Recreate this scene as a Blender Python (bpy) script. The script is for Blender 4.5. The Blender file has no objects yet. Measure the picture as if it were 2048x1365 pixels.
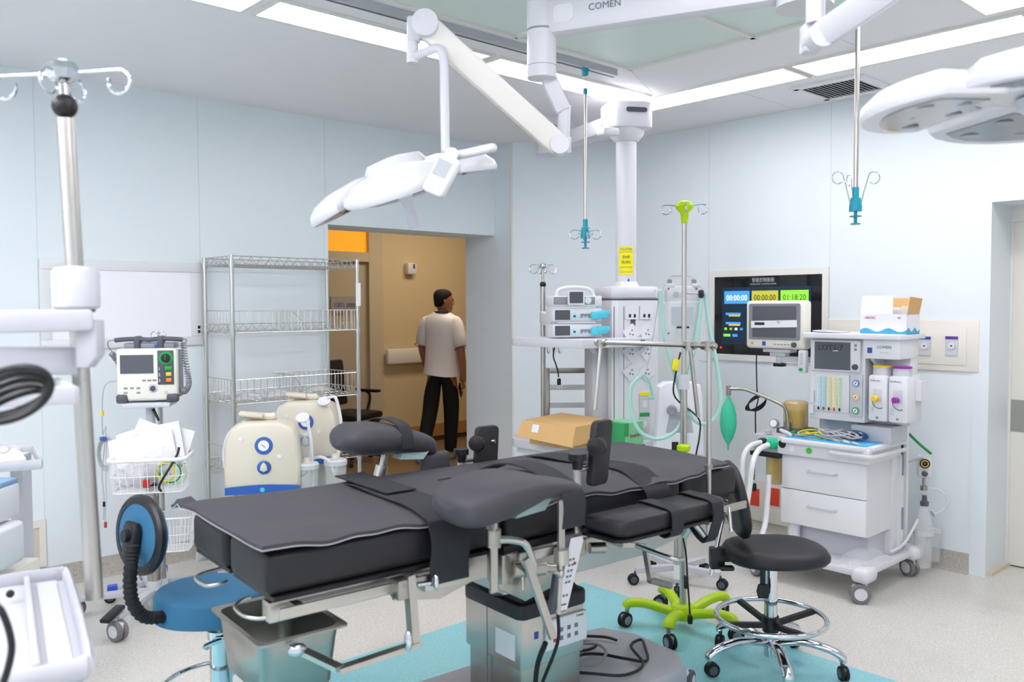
import bpy, bmesh, math, random
from mathutils import Vector, Matrix, Euler, Quaternion
from math import pi, sin, cos, radians, sqrt, atan2
random.seed(7)
S = bpy.context.scene
COL = S.collection
V = Vector

# ---------------------------------------------------------------- camera
F = 1718.0
RW = Matrix(((0.734457028771517, 0.03157756169980052, -0.6779201505230614),
             (-0.6786392836452321, 0.02733309512827923, -0.7339629586049928),
             (-0.004647104647093087, 0.9991274991250134, 0.041504757686260954)))
CAM = V((0, 0, 1.55))
def ray(x, y): return RW @ V(((x - 1024) / F, (682.5 - y) / F, -1))
def W(x, y, d): return CAM + ray(x, y) * d                     # point at a given distance from the camera plane
def WZ(x, y, z=0.0): r = ray(x, y); return CAM + r * ((z - CAM.z) / r.z)
def WX(x, y, k): r = ray(x, y); return CAM + r * (k / r.x)
def WY(x, y, k): r = ray(x, y); return CAM + r * (k / r.y)

cd = bpy.data.cameras.new('camera'); cam = bpy.data.objects.new('camera', cd); COL.objects.link(cam)
cam.matrix_world = Matrix.Translation(CAM) @ RW.to_4x4()
cd.sensor_width = 36.0; cd.lens = F / 2048 * 36.0; cd.clip_start = 0.05
S.camera = cam
cd.dof.use_dof = True; cd.dof.focus_distance = 4.6; cd.dof.aperture_fstop = 3.2

# ---------------------------------------------------------------- materials
MATS = {}
def srgb(c):
    if isinstance(c, str): c = tuple(int(c[i:i + 2], 16) / 255 for i in (0, 2, 4))
    return tuple(x / 12.92 if x <= .04045 else ((x + .055) / 1.055) ** 2.4 for x in c)
def mat(name, col, rough=.5, metal=0., spec=.5, trans=0., alpha=1., emit=0., ior=1.45, noise=0., nscale=40., bump=0., bscale=200., coat=0., sheen=0., aniso=0.):
    if name in MATS: return MATS[name]
    m = bpy.data.materials.new(name); m.use_nodes = True
    nt = m.node_tree; b = nt.nodes['Principled BSDF']; c = (*srgb(col), 1)
    b.inputs['Base Color'].default_value = c
    b.inputs['Roughness'].default_value = rough; b.inputs['Metallic'].default_value = metal
    b.inputs['Specular IOR Level'].default_value = spec; b.inputs['IOR'].default_value = ior
    b.inputs['Transmission Weight'].default_value = trans; b.inputs['Alpha'].default_value = alpha
    b.inputs['Coat Weight'].default_value = coat; b.inputs['Sheen Weight'].default_value = sheen
    b.inputs['Anisotropic'].default_value = aniso
    if emit: b.inputs['Emission Color'].default_value = c; b.inputs['Emission Strength'].default_value = emit
    if noise or bump:
        tc = nt.nodes.new('ShaderNodeTexCoord')
    if noise:
        n = nt.nodes.new('ShaderNodeTexNoise'); n.inputs['Scale'].default_value = nscale; n.inputs['Detail'].default_value = 4
        nt.links.new(tc.outputs['Object'], n.inputs['Vector'])
        mx = nt.nodes.new('ShaderNodeMix'); mx.data_type = 'RGBA'
        mx.inputs[6].default_value = tuple(min(1, x * (1 + noise)) for x in c[:3]) + (1,)
        mx.inputs[7].default_value = tuple(x * (1 - noise) for x in c[:3]) + (1,)
        nt.links.new(n.outputs['Fac'], mx.inputs[0]); nt.links.new(mx.outputs[2], b.inputs['Base Color'])
    if bump:
        n2 = nt.nodes.new('ShaderNodeTexNoise'); n2.inputs['Scale'].default_value = bscale; n2.inputs['Detail'].default_value = 3
        nt.links.new(tc.outputs['Object'], n2.inputs['Vector'])
        bp = nt.nodes.new('ShaderNodeBump'); bp.inputs['Strength'].default_value = bump; bp.inputs['Distance'].default_value = .004
        nt.links.new(n2.outputs['Fac'], bp.inputs['Height']); nt.links.new(bp.outputs['Normal'], b.inputs['Normal'])
    MATS[name] = m; return m

def speckle(name, base, dark, light, sc=420., seam=True):
    m = bpy.data.materials.new(name); m.use_nodes = True; nt = m.node_tree; b = nt.nodes['Principled BSDF']
    tc = nt.nodes.new('ShaderNodeTexCoord'); cur = None
    def mixin(prev, colr, src, lo, hi):
        r = nt.nodes.new('ShaderNodeMapRange'); r.inputs[1].default_value = lo; r.inputs[2].default_value = hi
        nt.links.new(src, r.inputs[0])
        mx = nt.nodes.new('ShaderNodeMix'); mx.data_type = 'RGBA'; mx.inputs[7].default_value = (*srgb(colr), 1)
        if isinstance(prev, str): mx.inputs[6].default_value = (*srgb(prev), 1)
        else: nt.links.new(prev, mx.inputs[6])
        nt.links.new(r.outputs[0], mx.inputs[0]); return mx.outputs[2]
    for s_, c_, lo, hi in ((sc * .3, dark, .60, .68), (sc * .22, light, .60, .66), (3., dark, .55, 1.6)):
        n = nt.nodes.new('ShaderNodeTexNoise'); n.inputs['Scale'].default_value = s_; n.inputs['Detail'].default_value = 2
        nt.links.new(tc.outputs['Object'], n.inputs['Vector'])
        cur = mixin(cur or base, c_, n.outputs['Fac'], lo, hi)
    nt.links.new(cur, b.inputs['Base Color']); b.inputs['Roughness'].default_value = .32; b.inputs['Specular IOR Level'].default_value = .45
    MATS[name] = m; return m

wallM = mat('pale_blue_panel', 'e3ebef', .45, noise=.012, nscale=2.5)
jointM = mat('panel_joint', 'cdd8dc', .6)
ceilM = mat('ceiling_panel_white', 'eeedf0', .55)
diffM = mat('laminar_diffuser', 'd6e4df', .35)
floorM = speckle('floor_vinyl', 'd6d3cc', 'a9a59b', 'ebe9e4')
skirtM = speckle('skirting_vinyl', 'b7b2a9', '8c877c', 'c6c2b9')
cyanM = speckle('cyan_vinyl', '8fd0d8', '7dbec9', 'a6dbe1')
trimM = mat('cream_metal', 'e6e4df', .4)
creamM = mat('cream_door', 'e4e1d8', .4)
greyband = mat('grey_band', '9a9a92', .4)
lampM = mat('light_panel', 'fffbff', .5, emit=10.)
lampFill = mat('boosted_fill_panel', 'fffbff', .5, emit=20.)  # emission raised on unseen panels to brighten the left of the room
white2 = mat('pale_grey_plastic', 'c4c5cc', .4)
white = mat('white_plastic', 'e0e0e5', .38)
whiteG = mat('white_gloss_paint', 'd6d6dc', .28)
warmW = mat('warm_white_plastic', 'e9e6dc', .4)
greyP = mat('light_grey_plastic', 'c9cbd2', .4)
midG = mat('mid_grey_plastic', '8b8e96', .45)
darkG = mat('dark_grey_plastic', '50535c', .45)
black = mat('black_plastic', '1b1b1f', .4)
blackM = mat('black_rubber', '17171a', .7)
steel = mat('brushed_steel', 'c4c0ba', .32, metal=1., noise=.05, nscale=60, aniso=.3)
steelD = mat('stainless_satin', 'aaa69f', .28, metal=1., noise=.06, nscale=15)
chrome = mat('chrome', 'd8dadf', .08, metal=1.)
wireM = mat('chrome_wire', 'cfcdc8', .25, metal=1.)
fabric = mat('black_mat_fabric', '3f3d43', .55, bump=.12, bscale=900)
leather = mat('black_foam_pad', '212024', .48, bump=.05, bscale=300)
strapM = mat('black_strap_webbing', '25262c', .7, bump=.2, bscale=600)
lime = mat('lime_plastic', 'b3d400', .35)
blueF = mat('blue_upholstery', '326c90', .75, bump=.15, bscale=1200)
teal = mat('teal_plastic', '1796ad', .35)
cyanP = mat('cyan_plastic', '53c8de', .35)
mint = mat('mint_tube', 'b4e3d8', .3, alpha=.85)
greenS = mat('green_silicone', '3fc79c', .4)
glass = mat('clear_plastic', 'f2f6f8', .06, trans=.0, alpha=.22, spec=.8)
glass2 = mat('frosted_tube', 'eef0f2', .25, alpha=.72)
amber = mat('amber_plastic', 'd8b763', .12, alpha=.62, spec=.7)
screen = mat('dark_screen', '54585f', .12, spec=.6)
screenB = mat('black_glass', '0c0d12', .05, spec=.6)
paper = mat('paper_white', 'ebebf0', .7)
film = mat('plastic_film', 'f2f2f6', .15, alpha=.38, spec=.8)
bandB = mat('blue_band', '3c63b0', .35)
navy = mat('navy_rubber', '2c4577', .5)
card = mat('cardboard', 'd8b076', .8, noise=.04, nscale=8)
greenB = mat('green_carton', '3fa868', .5)
yellow = mat('yellow_label', 'f2e600', .5)
orange = mat('orange_plastic', 'f08a2c', .4)
red = mat('red_plastic', 'd63a2a', .45)
redS = mat('red_socket_plate', 'e2462c', .45)
greenP = mat('green_plastic', '12a34a', .4)
purple = mat('purple_plastic', '9a1fa8', .35)
yelP = mat('yellow_plastic', 'f5c61e', .35)
skin = mat('skin', 'a8745a', .5)
hairM = mat('black_hair', '120f0f', .8)
shirt = mat('white_shirt', 'f4f2fa', .8)
pants = mat('black_trousers', '15151b', .85)
corW = mat('corridor_wall', 'd9c6a0', .6)
inkG = mat('grey_ink', '6c7380', .6)
inkB = mat('blue_ink', '3a4fa8', .6)
inkK = mat('black_ink', '222226', .6)
inkR = mat('red_ink', 'c8302a', .6)
cableG = mat('grey_cable', 'b4b6ba', .5)
cableK = mat('black_cable', '18181b', .45)

# ---------------------------------------------------------------- mesh builder
class M:
    def __init__(s): s.b = bmesh.new(); s.i = 0
    def _tag(s, faces):
        for f in faces: f.material_index = s.i
    def mi(s, i): s.i = i; return s
    def box(s, c, d, rot=None, bev=0., seg=2, taper=None):
        g = bmesh.ops.create_cube(s.b, size=1.); vs = g['verts']
        for v in vs:
            k = V((v.co.x * d[0], v.co.y * d[1], v.co.z * d[2]))
            if taper and v.co.z > 0: k.x *= taper[0]; k.y *= taper[1]
            v.co = k
        if bev:
            es = list({e for v in vs for e in v.link_edges})
            r = bmesh.ops.bevel(s.b, geom=es, offset=min(bev, min(d) * .49), segments=seg, profile=.5, affect='EDGES')
            vs = list({v for f in r['faces'] for v in f.verts} | {v for v in vs if v.is_valid})
            # collect the whole island
            st = list(vs); seen = set(vs)
            while st:
                for e in st.pop().link_edges:
                    for w in e.verts:
                        if w not in seen: seen.add(w); st.append(w)
            vs = list(seen)
        mt = Matrix.Translation(c)
        if rot is not None: mt = mt @ (rot.to_matrix().to_4x4() if not isinstance(rot, Matrix) else rot.to_4x4())
        for v in vs: v.co = mt @ v.co
        s._tag({f for v in vs for f in v.link_faces}); return s
    def bx(s, x0, x1, y0, y1, z0, z1, bev=0., seg=2):
        return s.box(((x0 + x1) / 2, (y0 + y1) / 2, (z0 + z1) / 2), (abs(x1 - x0), abs(y1 - y0), abs(z1 - z0)), bev=bev, seg=seg)
    def rings(s, loops, caps=True, closed=False):
        vl = [[s.b.verts.new(p) for p in lp] for lp in loops]; fs = []
        n = len(vl[0]); m = len(vl)
        for i in range(m if closed else m - 1):
            a, b = vl[i], vl[(i + 1) % m]
            for j in range(n):
                fs.append(s.b.faces.new((a[j], a[(j + 1) % n], b[(j + 1) % n], b[j])))
        if caps and not closed:
            fs.append(s.b.faces.new(list(reversed(vl[0])))); fs.append(s.b.faces.new(vl[-1]))
        s._tag(fs); return s
    def cyl(s, p0, p1, r0, r1=None, seg=16, caps=True):
        p0, p1 = V(p0), V(p1); r1 = r0 if r1 is None else r1
        z = (p1 - p0).normalized(); x = z.orthogonal().normalized(); y = z.cross(x)
        lp = lambda c, r: [c + (x * cos(2 * pi * k / seg) + y * sin(2 * pi * k / seg)) * r for k in range(seg)]
        return s.rings([lp(p0, r0), lp(p1, r1)], caps)
    def tube(s, pts, r, seg=8, sm=0, closed=False, flat=None):
        pts = [V(p) for p in pts]
        if sm: pts = smooth(pts, sm, closed)
        n = len(pts); loops = []; up = None
        for i, p in enumerate(pts):
            a = pts[(i - 1) % n] if (closed or i > 0) else p; b = pts[(i + 1) % n] if (closed or i < n - 1) else p
            t = (b - a); t = t.normalized() if t.length > 1e-9 else V((0, 0, 1))
            if up is None: up = t.orthogonal().normalized() if flat is None else (V(flat) - t * V(flat).dot(t)).normalized()
            else:
                up = up - t * up.dot(t); up = up.normalized() if up.length > 1e-6 else t.orthogonal().normalized()
            sd = t.cross(up); rr = r[i * (len(r) - 1) // max(1, n - 1)] if isinstance(r, (list, tuple)) and len(r) != 2 else r
            if isinstance(r, tuple) and len(r) == 2: ru, rs = r
            else: ru = rs = rr
            loops.append([p + up * (cos(2 * pi * k / seg + pi / seg) * ru) + sd * (sin(2 * pi * k / seg + pi / seg) * rs) for k in range(seg)])
        if closed and n > 2:      # undo the twist that builds up round a loop
            best = min(range(seg), key=lambda q: (loops[-1][q] - loops[0][0]).length)
            if best:
                for i in range(n):
                    k = 0
        return s.rings(loops, not closed, closed)
    def bar(s, p0, p1, w, h, up=(0, 0, 1), bev=0.):
        p0, p1 = V(p0), V(p1); x = (p1 - p0); L = x.length; x.normalize()
        y = V(up).cross(x); y = y.normalized() if y.length > 1e-6 else x.orthogonal().normalized(); z = x.cross(y)
        mt = Matrix((x, y, z)).transposed()
        return s.box((p0 + p1) / 2, (L, w, h), rot=mt, bev=bev)
    def lathe(s, prof, o=(0, 0, 0), ax=(0, 0, 1), seg=24):
        o = V(o); z = V(ax).normalized(); x = z.orthogonal().normalized(); y = z.cross(x)
        return s.rings([[o + z * h + (x * cos(2 * pi * k / seg) + y * sin(2 * pi * k / seg)) * max(r, 1e-5) for k in range(seg)] for r, h in prof])
    def torus(s, c, R, r, ax=(0, 0, 1), seg=32, ss=8, a0=0., a1=360., x=None):
        z = V(ax).normalized(); x = (V(x) if x is not None else z.orthogonal()).normalized(); y = z.cross(x); c = V(c)
        full = abs(a1 - a0) >= 360
        n = seg if full else seg + 1
        pts = [c + (x * cos(radians(a0 + (a1 - a0) * k / seg)) + y * sin(radians(a0 + (a1 - a0) * k / seg))) * R for k in range(n)]
        loops = []
        for k, p in enumerate(pts):
            rd = (p - c).normalized()
            loops.append([p + rd * (cos(2 * pi * q / ss) * r) + z * (sin(2 * pi * q / ss) * r) for q in range(ss)])
        return s.rings(loops, not full, full)
    def ball(s, c, r, seg=16, sc=(1, 1, 1)):
        g = bmesh.ops.create_uvsphere(s.b, u_segments=seg, v_segments=max(6, seg // 2), radius=1.)
        for v in g['verts']: v.co = V(c) + V((v.co.x * r * sc[0], v.co.y * r * sc[1], v.co.z * r * sc[2]))
        s._tag({f for v in g['verts'] for f in v.link_faces}); return s
    def prism(s, poly, o, ex, ey, th, bev=0.):
        """outline poly in the plane (o, ex, ey), extruded by th along ex x ey"""
        o, ex, ey = V(o), V(ex).normalized(), V(ey).normalized(); n = ex.cross(ey)
        a = [o + ex * p[0] + ey * p[1] for p in poly]
        if bev:
            cx = sum(p[0] for p in poly) / len(poly); cy = sum(p[1] for p in poly) / len(poly)
            def ins(k, h):
                out = []
                for p in poly:
                    d = sqrt((p[0] - cx) ** 2 + (p[1] - cy) ** 2) or 1
                    out.append(o + ex * (p[0] - (p[0] - cx) / d * k) + ey * (p[1] - (p[1] - cy) / d * k) + n * h)
                return out
            return s.rings([ins(bev, 0), ins(bev * .3, bev * .3), ins(0, bev), ins(0, th - bev), ins(bev * .3, th - bev * .3), ins(bev, th)])
        return s.rings([a, [p + n * th for p in a]])
    def sheet(s, grid, th=0.):
        """open surface from a grid of points, given thickness along its normals"""
        vs = [[s.b.verts.new(p) for p in row] for row in grid]; fs = []
        for i in range(len(vs) - 1):
            for j in range(len(vs[0]) - 1):
                fs.append(s.b.faces.new((vs[i][j], vs[i + 1][j], vs[i + 1][j + 1], vs[i][j + 1])))
        s._tag(fs)
        if th: bmesh.ops.recalc_face_normals(s.b, faces=fs); bmesh.ops.solidify(s.b, geom=fs, thickness=th)
        return s
    def out(s, name, mats, parent=None, angle=40., sub=0, loc=None, flip=True):
        if flip: bmesh.ops.recalc_face_normals(s.b, faces=s.b.faces)
        me = bpy.data.meshes.new(name); s.b.to_mesh(me); s.b.free()
        for m_ in (mats if isinstance(mats, (list, tuple)) else [mats]): me.materials.append(m_)
        me.shade_smooth(); me.set_sharp_from_angle(angle=radians(angle))
        o = bpy.data.objects.new(name, me); COL.objects.link(o)
        if parent: o.parent = parent
        if loc: o.location = loc
        if sub:
            md = o.modifiers.new('sub', 'SUBSURF'); md.levels = sub; md.render_levels = sub
        return o

def smooth(pts, k, closed=False):
    n = len(pts); out = []
    rng = range(n if closed else n - 1)
    for i in rng:
        p0 = pts[(i - 1) % n] if closed or i > 0 else pts[0]; p1 = pts[i]; p2 = pts[(i + 1) % n]
        p3 = pts[(i + 2) % n] if closed or i < n - 2 else pts[-1]
        for q in range(k):
            t = q / k
            out.append(.5 * ((2 * p1) + (p2 - p0) * t + (2 * p0 - 5 * p1 + 4 * p2 - p3) * t * t + (3 * p1 - p0 - 3 * p2 + p3) * t ** 3))
    if not closed: out.append(pts[-1])
    return out

def thing(name, label, cat, loc=(0, 0, 0), rz=0., group=None):
    o = bpy.data.objects.new(name, None); COL.objects.link(o); o.empty_display_size = .1
    o.location = loc; o.rotation_euler = (0, 0, rz); o['label'] = label; o['category'] = cat
    if group: o['group'] = group
    return o
def tag(o, label, cat, group=None):
    o['label'] = label; o['category'] = cat
    if group: o['group'] = group
    return o
def struct(o): o['kind'] = 'structure'; return o
def stuff(o): o['kind'] = 'stuff'; return o
def dup(root, loc=None, rz=None, label=None, parent=None):
    r = root.copy(); COL.objects.link(r)
    if loc is not None: r.location = loc
    if rz is not None: r.rotation_euler = (0, 0, rz)
    if label: r['label'] = label
    if parent: r.parent = parent
    for ch in list(root.children):
        dup(ch, parent=r)
    return r
def text(s, size, m, parent, o, right, up, name='lettering', ext=.0006, align='CENTER', width=None, sub=None):
    """raised lettering; o = centre of the line, in the parent's frame"""
    cu = bpy.data.curves.new(name, 'FONT'); cu.body = s; cu.size = size; cu.extrude = ext; cu.align_x = align; cu.align_y = 'CENTER'; cu.resolution_u = 2
    t = bpy.data.objects.new(name, cu); COL.objects.link(t)
    dg = bpy.context.evaluated_depsgraph_get(); me = bpy.data.meshes.new_from_object(t.evaluated_get(dg))
    COL.objects.unlink(t); bpy.data.objects.remove(t)
    x, y = V(right).normalized(), V(up).normalized(); y = (y - x * y.dot(x)).normalized(); z = x.cross(y)
    k = 1.
    if width:
        xs = [v.co.x for v in me.vertices]
        if xs: k = width / max(1e-6, max(xs) - min(xs))
    mt = Matrix((x, y, z)).transposed().to_4x4(); mt.translation = V(o)
    for v in me.vertices: v.co.x *= k; v.co = mt @ v.co
    me.materials.clear(); me.materials.append(m)
    ob = bpy.data.objects.new(name, me); COL.objects.link(ob)
    if parent: ob.parent = parent
    return ob
class At:
    """a thing whose shapes are written in the coordinates of a wider frame (the room, or the table top)"""
    def __init__(s, name, label, cat, base, frame=None, group=None):
        s.off = V(base); f, a = frame or (V((0, 0, 0)), 0.)
        s.t = thing(name, label, cat, f + Matrix.Rotation(a, 3, 'Z') @ s.off, a, group)
    def p(s, m, name, mats, **k): return m.out(name, mats, s.t, loc=-s.off, **k)
def rrect(w, h, r, n=5):
    out = []
    for cx, cy, a in ((w / 2 - r, h / 2 - r, 0), (-w / 2 + r, h / 2 - r, 90), (-w / 2 + r, -h / 2 + r, 180), (w / 2 - r, -h / 2 + r, 270)):
        for k in range(n + 1):
            t = radians(a + 90 * k / n); out.append((cx + r * cos(t), cy + r * sin(t)))
    return out
def caster(parent, x, y, r=.045, rz=0., wheel=None, hub=None, zt=None, name='caster'):
    """twin wheel swivel caster, wheel on the floor"""
    e = M()
    wz = r; hx = .4 * r
    e.box((x + cos(rz) * hx, y + sin(rz) * hx, r * 1.35), (r * 1.5, r * .5, r * 1.0), rot=Euler((0, 0, rz)), bev=r * .2)
    e.cyl((x, y, r * 1.5), (x, y, zt or r * 2.5), r * .28, seg=10)
    c = e.out(name, darkG if hub is None else hub, parent)
    ax = V((-sin(rz), cos(rz), 0)); ctr = V((x + cos(rz) * hx, y + sin(rz) * hx, r))
    for sgn in (1, -1):
        a = ctr + ax * (sgn * r * .32); m_ = M()
        m_.lathe([(r * .9, -r * .24), (r, -r * .15), (r, r * .15), (r * .9, r * .24)], a, ax, 20)
        w_ = m_.out('wheel', wheel or blackM, c)
        M().lathe([(r * .62, -r * .27), (r * .66, 0), (r * .62, r * .27)], a, ax, 16).out('wheel_cover', hub or darkG, w_)
    return c
# ---------------------------------------------------------------- room shell
XR, YB, H = 5.221, 5.192, 2.825
XL, YN = -1.3, -1.3
ZD = 2.11                      # door head height
WT = .36                       # wall thickness
# floor
struct(M().bx(XL - .1, 9.2, YN - .1, 12.5, -.08, 0).out('floor', floorM))
m = M(); m.bx(-.6, 3.5, 1.35, 3.215, 0, .0025); struct(m.out('floor_inlay', cyanM))
struct(M().bx(XL - .1, XR + .6, YN - .1, YB + WT, H, H + .1).out('ceiling', ceilM))
# back wall (towards +y) with the doorway from x 3.082 to 4.604
DX0, DX1 = 3.082, 4.604
m = M(); m.bx(XL - .1, DX0, YB, YB + WT, 0, H); m.bx(DX0, DX1, YB, YB + WT, ZD, H)
struct(m.out('wall_back', wallM))
# corner block: its left side is the doorway jamb, its front the 45 degree corner wall
YP = 4.99
m = M(); m.prism([(DX1, YB + WT), (DX1, YP), (XR, YP - (XR - DX1)), (XR, YB + WT)], (0, 0, 0), (1, 0, 0), (0, 1, 0), H)
struct(m.out('wall_corner', wallM))
# right wall with doorway beginning at y 1.713
m = M(); m.bx(XR, XR + .33, 1.713, YB + WT, 0, H); m.bx(XR, XR + .33, -.1, 1.713, ZD, H); m.bx(XR, XR + .33, YN - .1, -.1, 0, H)
struct(m.out('wall_right', wallM))
struct(M().bx(XL - .1, XL, YN - .1, YB, 0, H).out('wall_left', wallM))
struct(M().bx(XL - .1, XR + .3, YN - .1, YN, 0, H).out('wall_front', wallM))
# skirting coved up the wall
m = M()
def skirt(m, a, b, n, h=.115):
    a, b, n = V(a), V(b), V(n)
    prof = [(0, 0), (.035, 0), (.014, .012), (.006, .04), (.005, h), (0, h)]
    m.rings([[p + n * q[0] + V((0, 0, q[1])) for q in prof] for p in (a, b)])
skirt(m, (XL, YB, 0), (DX0, YB, 0), (0, -1, 0)); struct(m.out('baseboard_back', skirtM))
m = M(); skirt(m, (XR, YP - XR + DX1, 0), (XR, 1.80, 0), (-1, 0, 0)); struct(m.out('baseboard_right', skirtM))
m = M(); skirt(m, (DX1, YP, 0), (XR, YP - (XR - DX1), 0), (-.7071, -.7071, 0)); struct(m.out('baseboard_corner', skirtM))
# panel joints in the walls
m = M()
for px in (72, 398, 650):
    x = WY(px, 400, YB).x; m.bx(x - .0015, x + .0015, YB - .0012, YB, .115, H)
for px in (1418, 1660):
    y = WX(px, 500, XR).y; m.bx(XR - .0012, XR, y - .0015, y + .0015, .115, H)
struct(m.out('trim_panel_joints', jointM))
# pale metal edging round the two doorways and the plinth strip by the right one
m = M(); m.bx(XR - .006, XR + .002, 1.713, 1.80, 0, ZD); m.bx(XR - .006, XR + .002, -.1, 1.80, ZD, ZD + .07)
struct(m.out('trim_door_right', wallM))
m = M(); m.bx(DX0 - .03, DX0, YB - .005, YB, 0, ZD); m.bx(DX0 - .03, DX1, YB - .005, YB, ZD, ZD + .04)
m.bx(DX1 - .001, DX1 + .0005, YB - .012, YB, ZD, H)
struct(m.out('trim_door_back', wallM))
m = M(); m.bx(DX1 - .008, DX1 + .012, YP - .012, YP + .004, 0, H); struct(m.out('trim_corner', trimM))
# right door: cream leaf with a grey protection band, recessed in the opening
DR = XR + .33
dr = struct(M().bx(DR, DR + .05, -.1, 1.713, 0.008, ZD - .09).out('door_right', creamM))
M().bx(DR - .004, DR + .002, -.1, 1.709, .80, .985).out('protection_band', greyband, dr)
m = M(); m.bx(XR + .31, DR + .07, -.1, 1.713, ZD - .09, ZD); m.bx(DR - .01, DR + .05, 1.70, 1.713, 0, ZD - .08)
struct(m.out('trim_door_frame', trimM))
struct(M().bx(XR + .03, DR + .3, 1.69, 1.713, 0, .02).out('trim_threshold', mat('sealant', 'd8cdb4', .6)))
struct(M().bx(DR + .05, DR + .12, -.2, 1.8, 0, H).out('wall_behind_door', wallM))

# ---------------------------------------------------------------- ceiling
def ring_panel(name, x0, x1, y0, y1, label, lm=None):
    t = thing(name, label, 'ceiling light', ((x0 + x1) / 2, (y0 + y1) / 2, H), group='flush ceiling light panels')
    a, b = (x1 - x0) / 2, (y1 - y0) / 2
    m = M(); w = .016
    m.bx(-a, a, -b, -b + w, -.012, 0); m.bx(-a, a, b - w, b, -.012, 0); m.bx(-a, -a + w, -b + w, b - w, -.012, 0); m.bx(a - w, a, -b + w, b - w, -.012, 0)
    m.out('frame', trimM, t)
    M().bx(-a + w, a - w, -b + w, b - w, -.006, -.001).out('diffuser', lm or lampM, t)
    return t
cl = 'ceiling_light'
ring_panel(cl, -.55, .55, 3.295, 3.545, 'flush ceiling light out of view beyond the left edge, along the back wall', lampFill)
ring_panel(cl, .58, 1.70, 3.295, 3.545, 'short end of a flush light panel at the top edge, left of the longest strip')
ring_panel(cl, 1.74, 2.93, 3.295, 3.545, 'long bright ceiling strip light running behind the left lamp arm')
ring_panel(cl, 2.975, 4.21, 3.295, 3.545, 'bright ceiling strip light above the corner pillar, ending behind the pendant head')
ring_panel(cl, 4.228, 4.525, 2.425, 3.545, 'bright ceiling strip light just right of the pendant column head')
ring_panel(cl, 4.228, 4.525, 1.275, 2.40, 'long bright ceiling strip light above the vent and the right drop pole')
ring_panel(cl, 4.22, 4.525, .1, 1.24, 'ceiling strip light out of view past the top right corner')
ring_panel(cl, 2.95, 4.14, 1.15, 1.41, 'bright ceiling light panel cut off by the top right corner of the photo')
ring_panel(cl, 1.70, 2.9, 1.15, 1.41, 'ceiling light overhead, behind the camera frame, second of the near row')
ring_panel(cl, -.62, -.34, .1, 1.7, 'unseen fill light panel added over the left side of the room, nearer one', lampFill)  # added out of view as fill for the left wall
ring_panel(cl, -.62, -.34, 1.75, 3.25, 'unseen fill light panel added over the left side of the room, farther one', lampFill)  # second added fill panel, also unseen, for the left wall
ring_panel(cl, .45, 2.2, -.3, .0, 'unseen fill light panel added overhead behind the camera', lampFill)  # unseen panel added behind the camera for more fill
ring_panel(cl, -1.15, -.87, 1.2, 3.25, 'unseen fill light panel added overhead near the far left wall', lampFill)  # one more unseen panel, added to lift the dim left side
ring_panel(cl, .45, 1.65, 1.15, 1.41, 'ceiling light overhead, behind the camera frame, first of the near row')
# laminar flow diffuser ceiling: shallow greenish panels in a raised frame
dt = thing('air_diffuser', 'pale green laminar air diffuser panels set in the ceiling above the table', 'air diffuser', (2.2, 2.2, H))
m = M(); x0, x1, y0, y1 = .3 - 2.2, 3.64 - 2.2, 1.5 - 2.2, 3.0 - 2.2
xs = [x0, x0 + .84, x0 + 1.68, x0 + 2.5, x1]; ys = [y0, y0 + .75, y1]
for x in xs: m.bx(x - .012, x + .012, y0, y1, -.018, 0)
for y in ys: m.bx(x0 - .012, x1 + .012, y - .012, y + .012, -.018, 0)
m.out('frame', trimM, dt)
M().bx(x0, x1, y0, y1, -.006, -.002).out('panel', diffM, dt)
# flat ceiling panel joints
m = M()
for y in (2.0, .6): m.bx(3.66, 4.2, y, y + .004, H - .001, H)
for a, b in (((3.66, 3.02), (4.21, 3.28)),): m.bar((a[0], a[1], H), (b[0], b[1], H), .004, .002)
m.bx(4.53, XR, 2.9, 2.904, H - .001, H)
struct(m.out('trim_ceiling_joints', jointM))
# curtain rail the left drop pole hangs from
t = thing('ceiling_rail', 'slim grey ceiling rail that the left hanging infusion pole is hooked on', 'rail', (2.2, 3.085, H))
m = M(); m.bx(-1.9, 1.42, -.018, .018, -.035, 0); m.out('track', mat('rail_aluminium', 'c4c9cf', .4, metal=.4), t)
M().bx(-1.9, 1.425, .008, .02, -.036, -.02).out('slot', darkG, t)
# ceiling vent
t = thing('ceiling_vent', 'slatted square air vent in the ceiling beside the right hanging pole', 'vent', (4.905, 2.44, H))
m = M()
for a in (-1, 1): m.bx(a * .2 - .03, a * .2 + .03, -.2, .2, -.012, 0); m.bx(-.2, .2, a * .2 - .03, a * .2 + .03, -.012, 0)
m.out('frame', ceilM, t); M().bx(-.17, .17, -.17, .17, -.002, 0).out('recess', mat('vent_dark', '5b5f63', .7), t)
m = M()
for k in range(14):
    y = -.16 + k * .0246; m.box((0, y, -.009), (.34, .017, .003), rot=Euler((radians(35), 0, 0)))
m.out('slats', mat('vent_slat', 'c0c3c6', .5), t)

# ---------------------------------------------------------------- corridor behind the doorway
CY = 7.80
struct(M().bx(5.19, 9.2, CY, CY + .1, 0, 3).out('wall_corridor', corW))
struct(M().bx(9.2, 9.3, YB, CY + .1, 0, 3).out('wall_corridor_right', corW))
struct(M().bx(2.0, 9.2, YB + WT, CY, 2.85, 2.95).out('ceiling_corridor', corW))
struct(M().bx(XR, 9.2, YB + WT - .02, YB + WT, 0, 3).out('wall_corridor_near', corW))
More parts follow.
